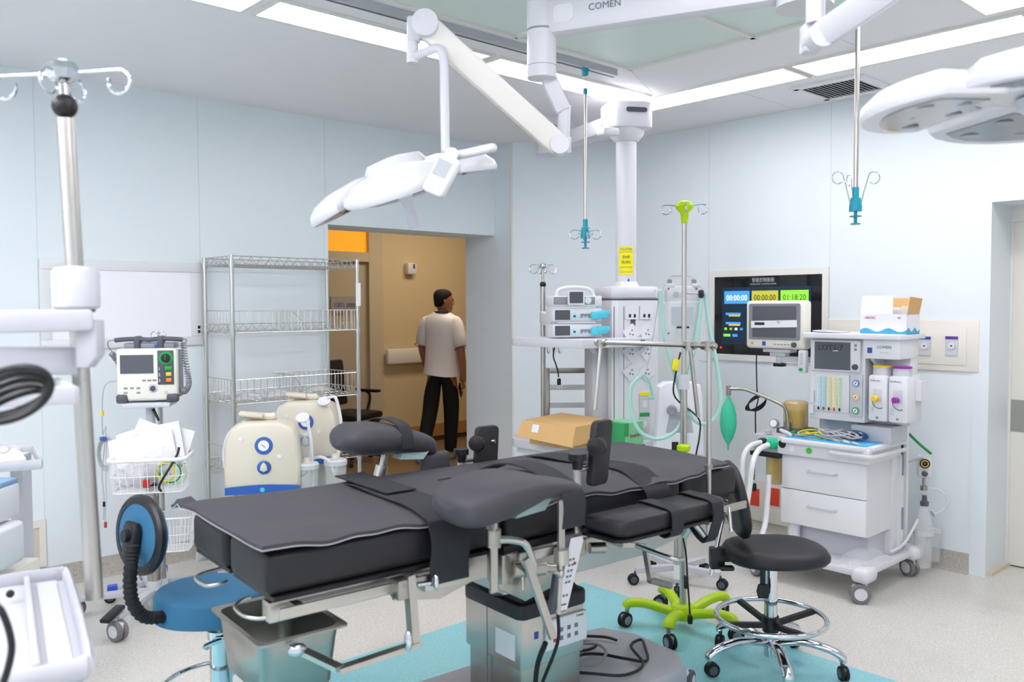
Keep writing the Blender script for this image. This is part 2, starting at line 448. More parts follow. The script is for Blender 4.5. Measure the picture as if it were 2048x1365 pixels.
# ---------------------------------------------------------------- corridor fittings
struct(M().bx(1.2, 4.28, CY + .04, CY + .14, 0, 3).out('wall_corridor_left', corW))
struct(M().bx(XL, 1.2, YB + WT, CY + .14, 0, 3).out('wall_corridor_far_left', corW))
db = struct(M().bx(4.28, 5.11, CY + .02, CY + .06, .01, 2.02).out('door_corridor', mat('corridor_door', 'c4b69c', .5)))
m = M(); m.bx(5.11, 5.19, CY - .03, CY + .05, 0, 2.9); m.bx(4.0, 5.108, CY - .03, CY + .05, 2.02, 2.12); m.bx(5.19, 5.30, CY - .01, CY + .05, 0, 2.9)
struct(m.out('trim_corridor_frame', mat('corridor_trim', 'cdbfa5', .5)))
wn = struct(M().bx(4.0, 5.11, CY + .02, CY + .03, 2.12, 2.62).out('window_transom', mat('glowing_transom', 'e09a1e', .4, emit=.75)))
m = M(); m.bx(4.66, 5.0, CY + .005, CY + .02, 1.47, 1.65)
t = tag(m.out('door_sign', mat('sign_plate', 'a9a3a0', .5)), 'small grey name plate on the corridor door behind the wire rack', 'sign')
text('1001', .07, inkB, t, (4.76, CY + .004, 1.56), (1, 0, 0), (0, 0, 1))
m = M(); m.bx(4.85, 4.97, CY + .002, CY + .004, 1.54, 1.58); m.out('printed_line', inkG, t)
t = thing('wall_handrail', 'cream crash handrail along the corridor wall behind the walking man', 'handrail', (5.3, CY, 0))
m = M(); m.bx(0, 3.5, -.09, -.03, .915, 1.08, bev=.02); m.out('rail', trimM, t)
m = M()
for x in (.2, 1.2, 2.2): m.bx(x, x + .06, -.04, 0, .95, 1.04)
m.out('bracket', greyP, t)
struct(M().bx(5.3, 9.2, CY - .02, CY, .06, .20).out('trim_corridor_bumper', mat('wood_bumper', 'b98d55', .5)))
struct(M().bx(5.3, 9.2, CY - .012, CY, 0, .06).out('baseboard_corridor', mat('dark_skirting', '4a382a', .5)))
cf = struct(M().bx(2.0, 9.2, YB + WT + .02, CY, .0, .004).out('floor_corridor', mat('corridor_floor', '8a7459', .35, noise=.05)))
t = thing('soap_dispenser', 'small white wall dispenser high on the corridor wall', 'dispenser', WY(817, 538, CY))
m = M(); m.box((0, -.04, 0), (.125, .08, .13), bev=.02); m.out('body', white, t)
m = M(); m.bx(.005, .03, -.082, -.078, 0, .05); m.out('sight_window', darkG, t)
# office chair out in the corridor
P = WZ(705, 925, 0); P = V((P.x, P.y, 0))
t = thing('office_chair', 'black mesh office chair standing in the corridor behind the wire rack', 'office chair', P, radians(20))
M().box((0, 0, .47), (.46, .44, .07), bev=.03).out('seat', leather, t)
M().box((-.02, .24, .78), (.42, .05, .46), bev=.03, rot=Euler((radians(-8), 0, 0))).out('backrest', leather, t)
for sx in (-1, 1):
    m = M(); m.tube([(sx * .2, .02, .46), (sx * .28, .02, .5), (sx * .29, 0, .66), (sx * .27, .16, .7)], .014, sm=4)
    m.box((sx * .28, .0, .69), (.07, .26, .03), bev=.012); m.out('armrest', black, t)
m = M(); m.cyl((0, 0, .1), (0, 0, .45), .025)
m.out('gas_column', black, t)
for k in range(5):
    a = 2 * pi * k / 5; m = M(); m.bar((0, 0, .11), (.29 * cos(a), .29 * sin(a), .085), .045, .03); m.out('base_leg', black, t)
    caster(t, .29 * cos(a), .29 * sin(a), .028, a)
# ---------------------------------------------------------------- man walking away
def skinned(name, verts, edges, material, parent=None, sub=2, root=0):
    me = bpy.data.meshes.new(name); me.from_pydata([v[:3] for v in verts], edges, []); o = bpy.data.objects.new(name, me); COL.objects.link(o)
    md = o.modifiers.new('skin', 'SKIN'); md.branch_smoothing = .6
    sv = me.skin_vertices[0].data
    for i, v in enumerate(verts): sv[i].radius = (v[3], v[4] if len(v) > 4 else v[3])
    sv[root].use_root = True
    s = o.modifiers.new('sub', 'SUBSURF'); s.levels = sub; s.render_levels = sub
    dg = bpy.context.evaluated_depsgraph_get(); m2 = bpy.data.meshes.new_from_object(o.evaluated_get(dg))
    o.modifiers.clear(); o.data = m2; m2.materials.clear(); m2.materials.append(material); m2.shade_smooth()
    if parent: o.parent = parent
    return o
P = WZ(885, 918, 0)
# local frame: +x to the right in the picture, +y away from us, man seen from behind and turned to his right
man = thing('person', 'man in white polo shirt and black trousers walking away down the corridor, phone in hand', 'person', (P.x, P.y, 0), radians(-42.5) + radians(-12))
body = [(0, 0, .93, .125, .10), (0, .01, 1.12, .125, .095), (.0, .015, 1.30, .145, .10), (0, .0, 1.42, .10, .08), (.005, .0, 1.48, .05, .052), (.015, .015, 1.56, .05, .055),
        (-.11, -.01, 1.41, .055, .055), (-.175, -.01, 1.36, .055, .05), (-.215, .02, 1.12, .042, .042), (-.20, .12, .93, .034, .034), (-.19, .17, .88, .028, .032),
        (.11, -.01, 1.41, .055, .055), (.175, -.02, 1.36, .055, .05), (.215, -.05, 1.10, .043, .043), (.225, -.02, .88, .034, .034), (.22, 0, .83, .026, .036), (.215, .0, .77, .02, .042),
        (-.085, 0, .88, .09, .09), (-.10, -.07, .50, .065, .065), (-.12, -.27, .14, .042, .042), (-.12, -.30, .07, .04, .035), (-.12, -.18, .035, .04, .028),
        (.085, 0, .88, .09, .09), (.09, .03, .49, .065, .065), (.085, .0, .12, .043, .043), (.085, -.01, .06, .04, .035), (.09, .13, .035, .042, .028)]
ed = [(0, 1), (1, 2), (2, 3), (3, 4), (4, 5), (3, 6), (6, 7), (7, 8), (8, 9), (9, 10), (3, 11), (11, 12), (12, 13), (13, 14), (14, 15), (15, 16),
      (0, 17), (17, 18), (18, 19), (19, 20), (20, 21), (0, 22), (22, 23), (23, 24), (24, 25), (25, 26)]
bo = skinned('body', body, ed, skin, man)
# head, turned to the right
hr = Matrix.Rotation(radians(-62), 4, 'Z'); hc = V((.02, .02, 1.60))
def hp(x, y, z): return hc + (hr @ V((x, y, z)))
m = M()
rows = []
for zz, rx, ry, oy in ((-.125, .035, .035, .035), (-.11, .048, .06, .02), (-.085, .06, .078, .01), (-.05, .069, .088, .004), (-.01, .073, .094, 0), (.03, .075, .098, -.004), (.065, .068, .09, -.008), (.092, .05, .068, -.01), (.105, .022, .03, -.01)):
    rows.append([hp(rx * cos(2 * pi * k / 20), oy + ry * sin(2 * pi * k / 20), zz) for k in range(20)])
m.rings(rows)
m.rings([[hp(.012 * cos(q), .095 + .012 * sin(q) * 0, .005 + .008 * sin(q)) for q in [2 * pi * k / 8 for k in range(8)]], [hp(.018 * cos(q), .112, -.03 + .012 * sin(q)) for q in [2 * pi * k / 8 for k in range(8)]], [hp(.012 * cos(q), .088, -.042 + .006 * sin(q)) for q in [2 * pi * k / 8 for k in range(8)]]])
for sx in (-1, 1): m.ball(hp(sx * .075, -.005, -.015), .03, 10, (.3, .6, 1.0))
m.tube([hp(-.024, .085, -.065), hp(0, .092, -.064), hp(.024, .085, -.065)], .006, 6)
m.out('head', skin, bo, sub=1)
m = M()
rows = []
for zz, rx, ry, oy in ((-.07, .064, .05, -.045), (-.03, .074, .066, -.034), (.01, .08, .08, -.024), (.045, .0815, .098, -.01), (.078, .073, .094, -.009), (.105, .052, .07, -.011), (.118, .02, .03, -.012)):
    rows.append([hp(rx * cos(2 * pi * k / 20), oy + ry * sin(2 * pi * k / 20), zz) for k in range(20)])
m.rings(rows); m.out('hair', hairM, man, sub=1)
m = M()
for sx in (-1, 1): m.ball(hp(sx * .03, .088, .008), .009, 8)
m.out('eyes', inkK, bo)
# fingers of the right hand round the phone, the left hand ahead of him
m = M()
for k in range(4):
    y = -.03 + k * .02; m.tube([(.222, y, .77), (.228, y, .735 - .004 * k), (.214, y + .004, .705 + .004 * k), (.198, y + .006, .70)], .0088, 6, sm=2)
m.tube([(.218, .035, .81), (.205, .05, .775), (.195, .045, .745)], .0095, 6, sm=2)
for k in range(4):
    y = .155 + k * .018; m.tube([(-.19, y, .87), (-.185, y + .02, .83), (-.175, y + .03, .80)], .0085, 6, sm=2)
m.tube([(-.17, .15, .89), (-.15, .17, .86), (-.145, .18, .835)], .009, 6, sm=2)
m.out('fingers', skin, bo, sub=1)
ph = M(); ph.box((.185, .03, .70), (.012, .075, .15), rot=Euler((radians(40), 0, 0)), bev=.005)
po = ph.out('phone', black); po.parent = None; po.matrix_world = man.matrix_basis
tag(po, 'dark phone held low in the right hand of the man in the corridor', 'phone')
# polo shirt
def lp(cx, cy, z, rx, ry, n=20): return [V((cx + rx * cos(2 * pi * k / n), cy + ry * sin(2 * pi * k / n), z + .012 * sin(4 * pi * k / n))) for k in range(n)]
m = M()
m.rings([lp(0, -.01, .85, .19, .155), lp(0, 0, .95, .18, .14), lp(0, .005, 1.1, .168, .128), lp(0, .01, 1.25, .182, .135), lp(0, .01, 1.36, .215, .135), lp(0, 0, 1.43, .18, .115), lp(0, 0, 1.475, .085, .075), lp(0, 0, 1.49, .07, .067)], caps=False)
for sx, el in ((-1, V((-.222, .02, 1.14))), (1, V((.222, -.05, 1.12)))):
    sh = V((sx * .145, -.005, 1.40)); m.tube([sh - V((sx * .05, 0, .0)), sh, sh.lerp(el, .25), sh.lerp(el, .6), el], [.06, .075, .08, .074, .07], 14)
so = m.out('polo_shirt', shirt, man, sub=1)
m = M(); m.torus((0, 0, 1.487), .072, .009, seg=20); m.torus((0, 0, 1.478), .08, .003, seg=20)
for sx, el in ((-1, V((-.2215, .02, 1.145))), (1, V((.2215, -.05, 1.125)))): m.torus(el, .068, .003, ax=el - V((sx * .15, -.005, 1.385)), seg=16)
m.out('shirt_trim', mat('navy_trim', '2a2f4a', .7), so)
tr = [(0, 0, .91, .135, .11), (-.085, 0, .86, .105, .105), (-.10, -.07, .50, .088, .085), (-.12, -.25, .17, .07, .068), (-.12, -.285, .09, .066, .062), (.085, 0, .86, .105, .105), (.09, .03, .49, .088, .085), (.085, .005, .14, .07, .068), (.085, -.005, .065, .07, .065), (0, 0, .96, .155, .125)]
skinned('trousers', tr, [(0, 1), (1, 2), (2, 3), (3, 4), (0, 5), (5, 6), (6, 7), (7, 8), (0, 9)], pants, man)
for x, y in ((-.12, -.24), (.088, .05)):
    m = M(); m.box((x, y, .035), (.09, .27, .07), bev=.03, seg=3); m.out('shoe', mat('grey_shoe', '8d8a86', .6), man)
# ---------------------------------------------------------------- operating table
A0 = radians(-4.5); TO = V((2.0, 2.25, 0))
tb = thing('operating_table', 'stainless operating table with thick black pads on a boxy steel column', 'operating table', TO, A0)
m = M(); m.prism([(-.22, -.24), (.60, -.26), (.74, -.24), (.83, -.12), (.84, .12), (.78, .26), (.60, .30), (-.22, .30), (-.34, .2), (-.34, -.14)], (0, 0, .03), (1, 0, 0), (0, 1, 0), .12, bev=.025)
base = m.out('base', mat('base_grey_cover', 'a6a8ae', .4), tb)
m = M(); m.prism([(-.32, -.30), (-.02, -.33), (.02, -.2), (-.36, -.15)], (0, 0, .03), (1, 0, 0), (0, 1, 0), .12, bev=.02); m.out('base_foot', MATS['base_grey_cover'], tb)
for x, y in ((.78, -.20), (.78, .22), (-.26, -.17), (-.26, .22)): caster(tb, x, y, .05, .5, hub=white, wheel=darkG, zt=.1)
m = M(); m.bx(-.012, .265, -.148, .155, .13, .395, bev=.008)
m.out('column_lower_cover', steelD, tb)
m = M(); m.bx(-.022, .275, -.158, .168, .30, .50, bev=.01); m.out('column_upper_cover', steel, tb)
m = M(); m.prism(rrect(.315, .345, .03), (.13, .005, .475), (1, 0, 0), (0, 1, 0), .055, bev=.01)
m.box((.13, .005, .575), (.27, .30, .10), taper=(.62, .55)); cp = m.out('column_gaiter', black, tb)
m = M(); m.cyl((.03, .0, .5), (.03, .0, .68), .055); m.cyl((.2, .0, .5), (.2, .0, .68), .05); m.out('lift_column', darkG, tb)
M().bx(-.0235, -.02, .03, .031, .14, .49).out('cover_seam', inkG, tb)
M().bx(-.0235, -.0225, -.13, -.02, .33, .42).out('rating_label', paper, tb)
cpn = M(); cpn.bx(.085, .275, -.172, -.158, .35, .455, bev=.003); cpl = cpn.out('control_panel', white, tb)
m = M()
for k in range(3):
    for q in range(2): m.bx(.145 + k * .035, .16 + k * .035, -.1735, -.172, .375 + q * .03, .39 + q * .03)
m.out('panel_buttons', inkG, cpl); M().bx(.115, .13, -.174, -.172, .375, .387).out('stop_button', inkR, cpl); M().bx(.108, .125, -.174, -.172, .393, .403).out('start_button', greenP, cpl)
M().bx(.04, .058, -.1595, -.158, .40, .425).out('maker_badge', inkB, tb)
text('Comen', .012, inkK, cpl, (.24, -.1725, .445), (1, 0, 0), (0, 0, 1))
# chassis
m = M(); m.prism([(-.12, .60), (.0, .60), (.02, .615), (.20, .61), (.54, .61), (.85, .66), (.90, .76), (-.18, .76), (-.18, .70)], (0, .2, 0), (1, 0, 0), (0, 0, 1), .40, bev=.006)
ch = m.out('chassis_frame', mat('frame_satin', 'c9c7c4', .5, metal=.45), tb)
m = M(); m.prism([(-.17, .64), (-.06, .575), (.06, .60), (.06, .765), (-.17, .765)], (0, -.2, 0), (1, 0, 0), (0, 0, 1), .035, bev=.004); m.out('hinge_block', steelD, tb)
for x_ in (-.15, .02): M().cyl((x_, -.234, .66), (x_, -.24, .66), .008, seg=12).out('hinge_bolt', inkG, tb)
for x0, x1 in ((-.945, -.47), (-.16, .30), (.70, .99)):
    for sy in (-1, 1):
        r_ = M().bx(x0, x1, sy * .325 - .006, sy * .325 + .006, .745, .775, bev=.003).out('side_rail', steel, tb)
        for x in (x0 + .06, x1 - .06): M().bx(x - .012, x + .012, sy * .29 - .03, sy * .29 + .03, .75, .77).out('rail_spacer', steelD, r_)
# leg hinge frame between leg plates and seat
m = M(); m.bx(-.47, -.17, -.27, -.24, .70, .775, bev=.004); m.bx(-.47, -.17, .24, .27, .70, .775, bev=.004); m.bx(-.48, -.42, -.27, .27, .74, .78); m.bx(-.95, -.42, -.27, -.22, .72, .775, bev=.004)
m.prism([(-.56, .69), (-.40, .66), (-.20, .71), (-.2, .77), (-.56, .77)], (0, -.23, 0), (1, 0, 0), (0, 0, 1), .012)
m.out('leg_plate_frame', steel, tb)
m = M(); m.cyl((-.22, -.24, .725), (-.14, -.24, .725), .035); m.box((-.2, -.26, .72), (.05, .04, .09), bev=.01); m.out('hinge_joint', steelD, tb)
for q in ((-.95, -.21, -.30, -.015, .785, .797), (-.95, -.21, .015, .30, .785, .797), (-.20, .65, -.30, .30, .775, .797), (.67, .965, -.26, .26, .775, .797)):
    M().bx(*q).out('pad_board', black, tb)
for i, (x0, x1, y0, y1) in enumerate(((-.965, -.20, -.295, -.02), (-.965, -.20, .02, .295), (-.185, .64, -.295, .295), (.655, .975, -.295, .295))):
    M().bx(x0, x1, y0, y1, .797, .912, bev=.022, seg=3).out('pad', leather, tb)
# end loops of rod under the leg plates
m = M()
for sy in (-1, 1): m = M(); m.tube([(-.78, sy * .25, .735), (-.93, sy * .25, .73), (-.985, sy * .21, .73), (-.985, sy * .12, .73), (-.96, sy * .09, .735), (-.93, sy * .09, .74)], .0055, sm=4); m.out('rod_loop', steel, tb)
# mat
def mz(x, y):
    z = .932 + .003 * sin(5 * x + 1) + .002 * sin(9 * x + 14 * y)
    z += .003 * sin(3.1 * x - 7 * y)
    if y < -.2:
        ks = ((-1., .935), (-.75, .918), (-.48, .911), (.03, .908), (.46, .895), (.75, .908), (1., .925)); xx = max(-.999, min(.999, x))
        for (a0_, b0_), (a1_, b1_) in zip(ks, ks[1:]):
            if a0_ <= xx <= a1_: ze = b0_ + (b1_ - b0_) * (xx - a0_) / (a1_ - a0_)
        f_ = min(1, (-.2 - y) / .11) ** 1.6; z = z * (1 - f_) + (ze + .004 * sin(17 * x) + .003 * sin(41 * x)) * f_
    e = max(0, y - .275); z -= min(.03, e * e * 8 + e * .12)
    ex = max(0, -.93 - x); z -= ex * ex * 2
    return z
gx, gy = 96, 36; grid = []
for i in range(gx + 1):
    x = -.985 + (1.895) * i / gx; row = []
    for j in range(gy + 1):
        y = -.312 + .652 * j / gy + .008 * sin(x * 9) * (j < 3)
        xx = x - (.03 * max(0, (y - .2) / .16) if i == 0 else 0)
        row.append(V((xx, y, mz(x, y) + (.02 if (i < 2 and j > gy - 3) else 0))))
    grid.append(row)
rim = [grid[i][0] for i in range(gx + 1)]; rim0 = [grid[0][j] for j in range(gy + 1)]
mo = M().sheet(grid, th=-.012).out('table_mat', fabric, angle=60); mo.parent = None
mo.location = TO; mo.rotation_euler = (0, 0, A0); tag(mo, 'long black gel mat draped over the pads of the operating table', 'mat')
pm = M(); pm.tube(rim, .0022, 5); pm.tube(rim0, .0022, 5); pm.out('edge_highlight', mat('edge_highlight_grey', 'a9a6b0', .3), mo)  # pale piping stands in for the highlight along the mat's edges
m = M(); m.prism([(0, 0), (.05, 0), (.05, .03), (0, .03)], (.80, .02, mz(.8, .02) + .006), (.1, 1, 0), (-1, 0, 0), .001); 
m.prism([(0, 0), (.012, 0), (.012, .06), (0, .06)], (.76, .10, mz(.75, .1) + .007), (.1, 1, 0), (-1, 0, 0), .001); m.out('printed_mark', paper, mo)
text('50', .05, paper, mo, (.80, .13, .936), (.2, -1, 0), (1, 0, 0))
# flap of the pad cover peeping out on the near side
def strap(name, label, pts, w, side, th=.004, grp='black webbing straps over the table', m_=strapM, flat=None):
    m = M(); pts = smooth([V(p) for p in pts], 6); g = []
    sd = V(side).normalized()
    for p in pts: g.append([p - sd * w / 2, p - sd * w / 6, p + sd * w / 6, p + sd * w / 2])
    m.sheet(g, th=th); o = m.out(name, m_, angle=60); o.location = TO; o.rotation_euler = (0, 0, A0); return tag(o, label, 'strap', grp)
def over(x, y): return (x, y, mz(x, y) + .021)
a = strap('table_strap', 'wide black strap hanging over the near side of the leg pads', [over(-.40, .33), over(-.40, .2), over(-.41, 0), over(-.42, -.2), (-.42, -.30, .93), (-.425, -.328, .915), (-.425, -.345, .86), (-.43, -.342, .80), (-.43, -.342, .745)], .135, (1, 0, 0))
m = M(); m.prism([(0, 0), (.11, 0), (.11, .36), (0, .36)], (-.46, -.03, mz(-.4, .1) + .028), (1, 0, 0), (0, 1, 0), .004); m.out('strap_end', strapM, a)
strap('table_strap', 'black strap with tapered end lying across the mat by the head of the table', [over(.40, .34), over(.41, .2), over(.43, 0), over(.455, -.2), (.46, -.285, .925), (.465, -.335, .895), (.47, -.345, .86)], .125, (1, 0, 0))
# ---------------------------------------------------------------- accessories clamped to the table
TF = (TO, A0); RT = Matrix.Rotation(-A0, 3, 'Z')
def TL(p): return RT @ (V(p) - TO)
def TK(px, py, k):
    o = TL(CAM); r = TL(CAM + ray(px, py)) - o; return o + r * ((k - o.y) / r.y)
def saddle(a, pts, cy, name='cushion'):
    """pts: (x, ztop, zbottom, halfwidth)"""
    rows = []
    for x, zt, zb, hw in smooth_n(pts, 4):
        c, h = (zt + zb) / 2, (zt - zb) / 2; row = []
        for k in range(22):
            t = 2 * pi * k / 22; yy = cos(t); zz = sin(t)
            row.append(V((x, cy + hw * (abs(yy) ** .7) * (1 if yy > 0 else -1), c + h * (abs(zz) ** .8) * (1 if zz > 0 else -1) - (.012 * (1 - yy * yy) if zz > 0 else 0) + .003 * sin(40 * x + 3 * t) * max(0, -zz))))
        rows.append(row)
    return a.p(M().rings(rows), name, fabric, angle=80)
def smooth_n(rows, k):
    out = []
    n = len(rows)
    for i in range(n - 1):
        p0, p1, p2, p3 = rows[max(0, i - 1)], rows[i], rows[i + 1], rows[min(n - 1, i + 2)]
        for q in range(k):
            t = q / k; out.append(tuple(.5 * (2 * b + (c - a) * t + (2 * a - 5 * b + 4 * c - d) * t * t + (3 * b - a - 3 * c + d) * t ** 3) for a, b, c, d in zip(p0, p1, p2, p3)))
    out.append(rows[-1]); return out
# near knee crutch
cy = -.44
a = At('knee_crutch', 'fabric covered knee crutch standing over the near edge of the operating table', 'leg support', (-.25, cy, .74), TF, 'knee crutches')
saddle(a, [(-.51, 1.0, .97, .02), (-.495, 1.035, .945, .09), (-.44, 1.066, .932, .125), (-.37, 1.078, .945, .135), (-.29, 1.078, .965, .135), (-.22, 1.066, .985, .13), (-.14, 1.05, .978, .125), (-.09, 1.03, .962, .11), (-.065, 1.005, .965, .06), (-.058, .985, .975, .02)], cy)
a.p(M().prism([(-.31, .942), (-.20, .95), (-.17, .985), (-.28, .985)], (0, cy - .06, 0), (1, 0, 0), (0, 0, 1), -.09), 'support_plate', mat('plate_pale', 'a9c0bf', .4))
k1 = TK(985, 1010, cy); k2 = TK(985, 1155, cy)
m = M(); m.bar((-.335, cy, .975), (-.355, cy, .90), .035, .008, up=(1, 0, 0)); m.bar((-.345, cy, .92), (-.345, cy, .72), .024, .008, up=(0, 1, 0)); a.p(m, 'support_post', steel)
a.p(M().cyl((-.345, cy, .905), (-.345, cy, .855), .023), 'clamp_sleeve', steelD)
m = M(); m.tube([(-.34, cy - .01, .875), (-.29, cy - .02, .868), (-.25, cy - .03, .85), (-.225, cy - .03, .80), (-.21, cy - .02, .765)], .011, sm=4); a.p(m, 'bent_arm', steel)
m = M(); m.cyl((-.26, cy + .02, .765), (-.16, cy - .01, .76), .026, .022); m.cyl((-.17, cy, .76), (-.12, cy - .01, .75), .013)
m.bx(-.29, -.25, cy + .03, -.33, .72, .81, bev=.005); h_ = a.p(m, 'ball_joint', steelD)
p0, p1 = TK(1052, 1118, cy - .03), TK(1106, 1276, cy - .03); a.p(M().bar(p0, p1, .014, .024), 'lever_rod', steel)
m = M(); m.tube([TK(1046, 1120, cy), TK(1046, 1145, cy), TK(1046, 1180, cy)], .006); m.ball(TK(1046, 1143, cy), .011, 10); a.p(m, 'lock_handle', steel)
m = M(); m.bar((-.085, cy, .95), (-.085, cy, .80), .024, .008, up=(0, 1, 0)); m.cyl((-.085, cy, .80), (-.085, cy, .755), .024); a.p(m, 'second_post', steel)
m = M(); m.tube([(-.085, cy, .755), (-.09, cy, .70), (-.095, cy, .60)], .007); m.ball((-.088, cy, .725), .014, 10); m.tube([(-.085, cy, .72), (-.13, cy, .745)], .008); a.p(m, 'second_handle', steel)
# its strap: over the saddle then a hanging square end
def tstrap(name, label, pts, w, side, base): 
    o = strap(name, label, pts, w, side, grp='straps on the table accessories'); return o
tstrap('retention_strap', 'dark strap over the near knee crutch with its square end hanging down', [(-.17, .05, .955), (-.175, -.12, 1.0), (-.175, -.30, 1.062), (-.17, -.44, 1.062), (-.155, -.55, 1.02), (-.15, -.575, .98), (-.15, -.57, .905)], .085, (1, 0, 0), 0)
# far knee crutch
cy = .42
a = At('knee_crutch', 'fabric covered knee crutch beyond the far edge of the operating table, below the doorway', 'leg support', (-.25, cy, .74), TF, 'knee crutches')
saddle(a, [(-.41, 1.06, 1.04, .02), (-.395, 1.10, 1.03, .08), (-.35, 1.128, 1.01, .12), (-.28, 1.13, 1.0, .135), (-.2, 1.12, 1.0, .135), (-.12, 1.095, .985, .12), (-.06, 1.075, .97, .10), (-.02, 1.05, .965, .07), (-.005, 1.02, .99, .02)], cy)
a.p(M().prism([(-.2, .985), (-.10, .975), (-.06, 1.02), (-.18, 1.03)], (0, cy - .1, 0), (1, 0, 0), (0, 0, 1), -.06), 'support_plate', MATS['plate_pale'])
m = M(); m.cyl((-.205, cy, 1.0), (-.22, cy, .945), .013); m.cyl((-.22, cy, .95), (-.245, cy, .86), .024); m.cyl((-.24, cy, .87), (-.24, cy, .75), .014); a.p(m, 'support_post', steel)
m = M(); m.bx(-.26, -.22, .33, cy, .73, .79, bev=.005); a.p(m, 'rail_clamp', steelD)
tstrap('retention_strap', 'dark strap lying folded over the far knee crutch', [(-.19, .278, 1.03), (-.19, .285, 1.075), (-.19, .32, 1.115), (-.19, .42, 1.128), (-.19, .51, 1.118), (-.19, .555, 1.08), (-.19, .562, 1.03)], .05, (1, 0, 0), 0)
# lateral supports
def lateral(label, px, y0, pad, padh, sgn):
    a = At('lateral_support', label, 'side support', (px, y0, .74), TF, 'lateral body supports')
    a.p(M().bx(px - .015, px + .015, y0 - .006, y0 + .006, .74, pad[2] + .0, bev=.002), 'flat_post', steel)
    m = M(); m.cyl((px, y0, pad[2]), (px, y0, pad[2] + .03), .016, .02); m.cyl((px, y0, pad[2] + .03), (px, y0, pad[2] + .052), .03); a.p(m, 'height_knob', black)
    m = M(); z = pad[2] + .0; m.tube([(px, y0, z), (px + .05, y0, z), (px + .085, y0, z + .002), (px + .095, y0, z + .025), (px + .095, y0, z + .06)], .009, sm=4); a.p(m, 'bent_arm', steel)
    zc = z + .075; m = M(); m.cyl((px + .06, y0 - .03, zc), (px + .125, y0 + .02, zc), .019); m.cyl((px + .10, y0, zc), (px + .13, y0 + sgn * .05, zc), .01); a.p(m, 'swivel_joint', steelD)
    m = M(); m.lathe([(.006, .035), (.030, .03), (.034, .01), (.026, -.005), (.026, -.02), (.015, -.028)], (px + .055, y0 - .035, zc), (-.75, -.6, 0), 12); a.p(m, 'clamp_knob', black)
    return a
a = lateral('upright black side support with padded plate at the near edge of the table', .057, -.36, (0, 0, 1.018), .2, 1)
m = M(); m.prism(rrect(.088, .215, .02), (.145, -.355, 1.065), (cos(.15), sin(.15), 0), (.12, 0, 1), .028, bev=.006)
a.p(m, 'support_pad', leather)
M_ = M(); M_.bx(.035, .085, -.375, -.335, .735, .79, bev=.004); M_.cyl((.10, -.37, .755), (.15, -.39, .752), .018); a.p(M_, 'rail_clamp', steelD)
a = lateral('upright black side support at the far table edge, in front of the door jamb', .10, .36, (0, 0, .935), .2, -1)
m = M(); m.prism(rrect(.10, .215, .02), (.20, .345, .965), (cos(.1), -sin(.1), 0), (.06, 0, 1), .028, bev=.006)
a.p(m, 'support_pad', leather)
M_ = M(); M_.bx(.08, .13, .335, .375, .735, .79, bev=.004); a.p(M_, 'rail_clamp', steelD)
# small upright pad between the far crutch and the far side support
a = At('shoulder_support', 'low upright black cushion on the far table rail, beside the far side support', 'side support', (-.03, .37, .75), TF)
m = M(); m.box((-.02, .365, .93), (.125, .05, .12), bev=.02, seg=3); a.p(m, 'cushion', fabric)
m = M(); m.bx(-.035, -.005, .36, .372, .74, .88); a.p(m, 'post', steel)
# arm board
a = At('arm_board', 'long black padded arm board folded along the near side of the table', 'arm board', (.4, -.44, .77), TF)
m = M(); m.prism([(.095, -.50), (.125, -.515), (.60, -.515), (.655, -.48), (.665, -.40), (.635, -.36), (.085, -.365)], (0, 0, .810), (1, 0, 0), (0, 1, 0), .057, bev=.02); a.p(m, 'pad', leather, angle=60)
m = M(); m.prism([(.085, -.50), (.12, -.522), (.605, -.522), (.66, -.485), (.67, -.40), (.64, -.355), (.075, -.36)], (0, 0, .800), (1, 0, 0), (0, 1, 0), .009); a.p(m, 'board', black)
m = M(); m.cyl((.58, -.42, .80), (.58, -.36, .71), .014); m.cyl((.52, -.44, .80), (.55, -.48, .74), .011); a.p(m, 'swivel_mount', steel)
m = M(); m.tube([(.33, -.36, .72), (.36, -.5, .70), (.40, -.51, .695)], .008, sm=3); a.p(m, 'release_lever', steel)
for i, x in enumerate((.36, .57)):
    lb = ('black strap wrapped round the middle of the arm board', 'black strap wrapped round the head end of the arm board')[i]
    m = M(); ring = []
    for yy, zz in ((-.365, .872), (-.44, .872), (-.51, .870), (-.525, .85), (-.527, .81), (-.518, .79), (-.49, .775 - .05 * i), (-.45, .78 - .05 * i), (-.38, .785), (-.35, .79), (-.348, .81), (-.353, .85)):
        ring.append(V((0, yy, zz)))
    ring = smooth(ring, 3, True); w = .055
    outer = [[p + V((x + s_ * w / 2 + (p.y + .45) * .12, 0, 0)) for p in ring] for s_ in (-1, 1)]
    cen = V((0, -.44, .82))
    loops = []
    for p in ring:
        d = (p - cen).normalized() * .004; q = V((x + (p.y + .45) * .12, 0, 0))
        loops.append([p + q + V((-w / 2, 0, 0)) + d, p + q + V((w / 2, 0, 0)) + d, p + q + V((w / 2, 0, 0)), p + q + V((-w / 2, 0, 0))])
    m.rings(loops, closed=True); o = m.out('arm_strap', strapM, angle=60); o.location = TO; o.rotation_euler = (0, 0, A0); tag(o, lb, 'strap', 'straps round the arm board')
# crank handle under the arm board
a = At('crank_handle', 'steel crank with ribbed grip hanging from the near side of the table frame', 'crank', (.35, -.27, .70), TF)
m = M(); m.cyl((.34, -.2, .705), (.34, -.29, .705), .011); m.bar((.335, -.29, .708), (.425, -.31, .69), .014, .016); m.bar((.425, -.31, .695), (.435, -.33, .57), .012, .02, up=(0, 1, 0)); a.p(m, 'crank_arm', steel)
m = M(); m.cyl((.43, -.33, .572), (.535, -.335, .53), .0125); a.p(m, 'grip', mat('ribbed_grip', '8d8983', .5, metal=.6)); 
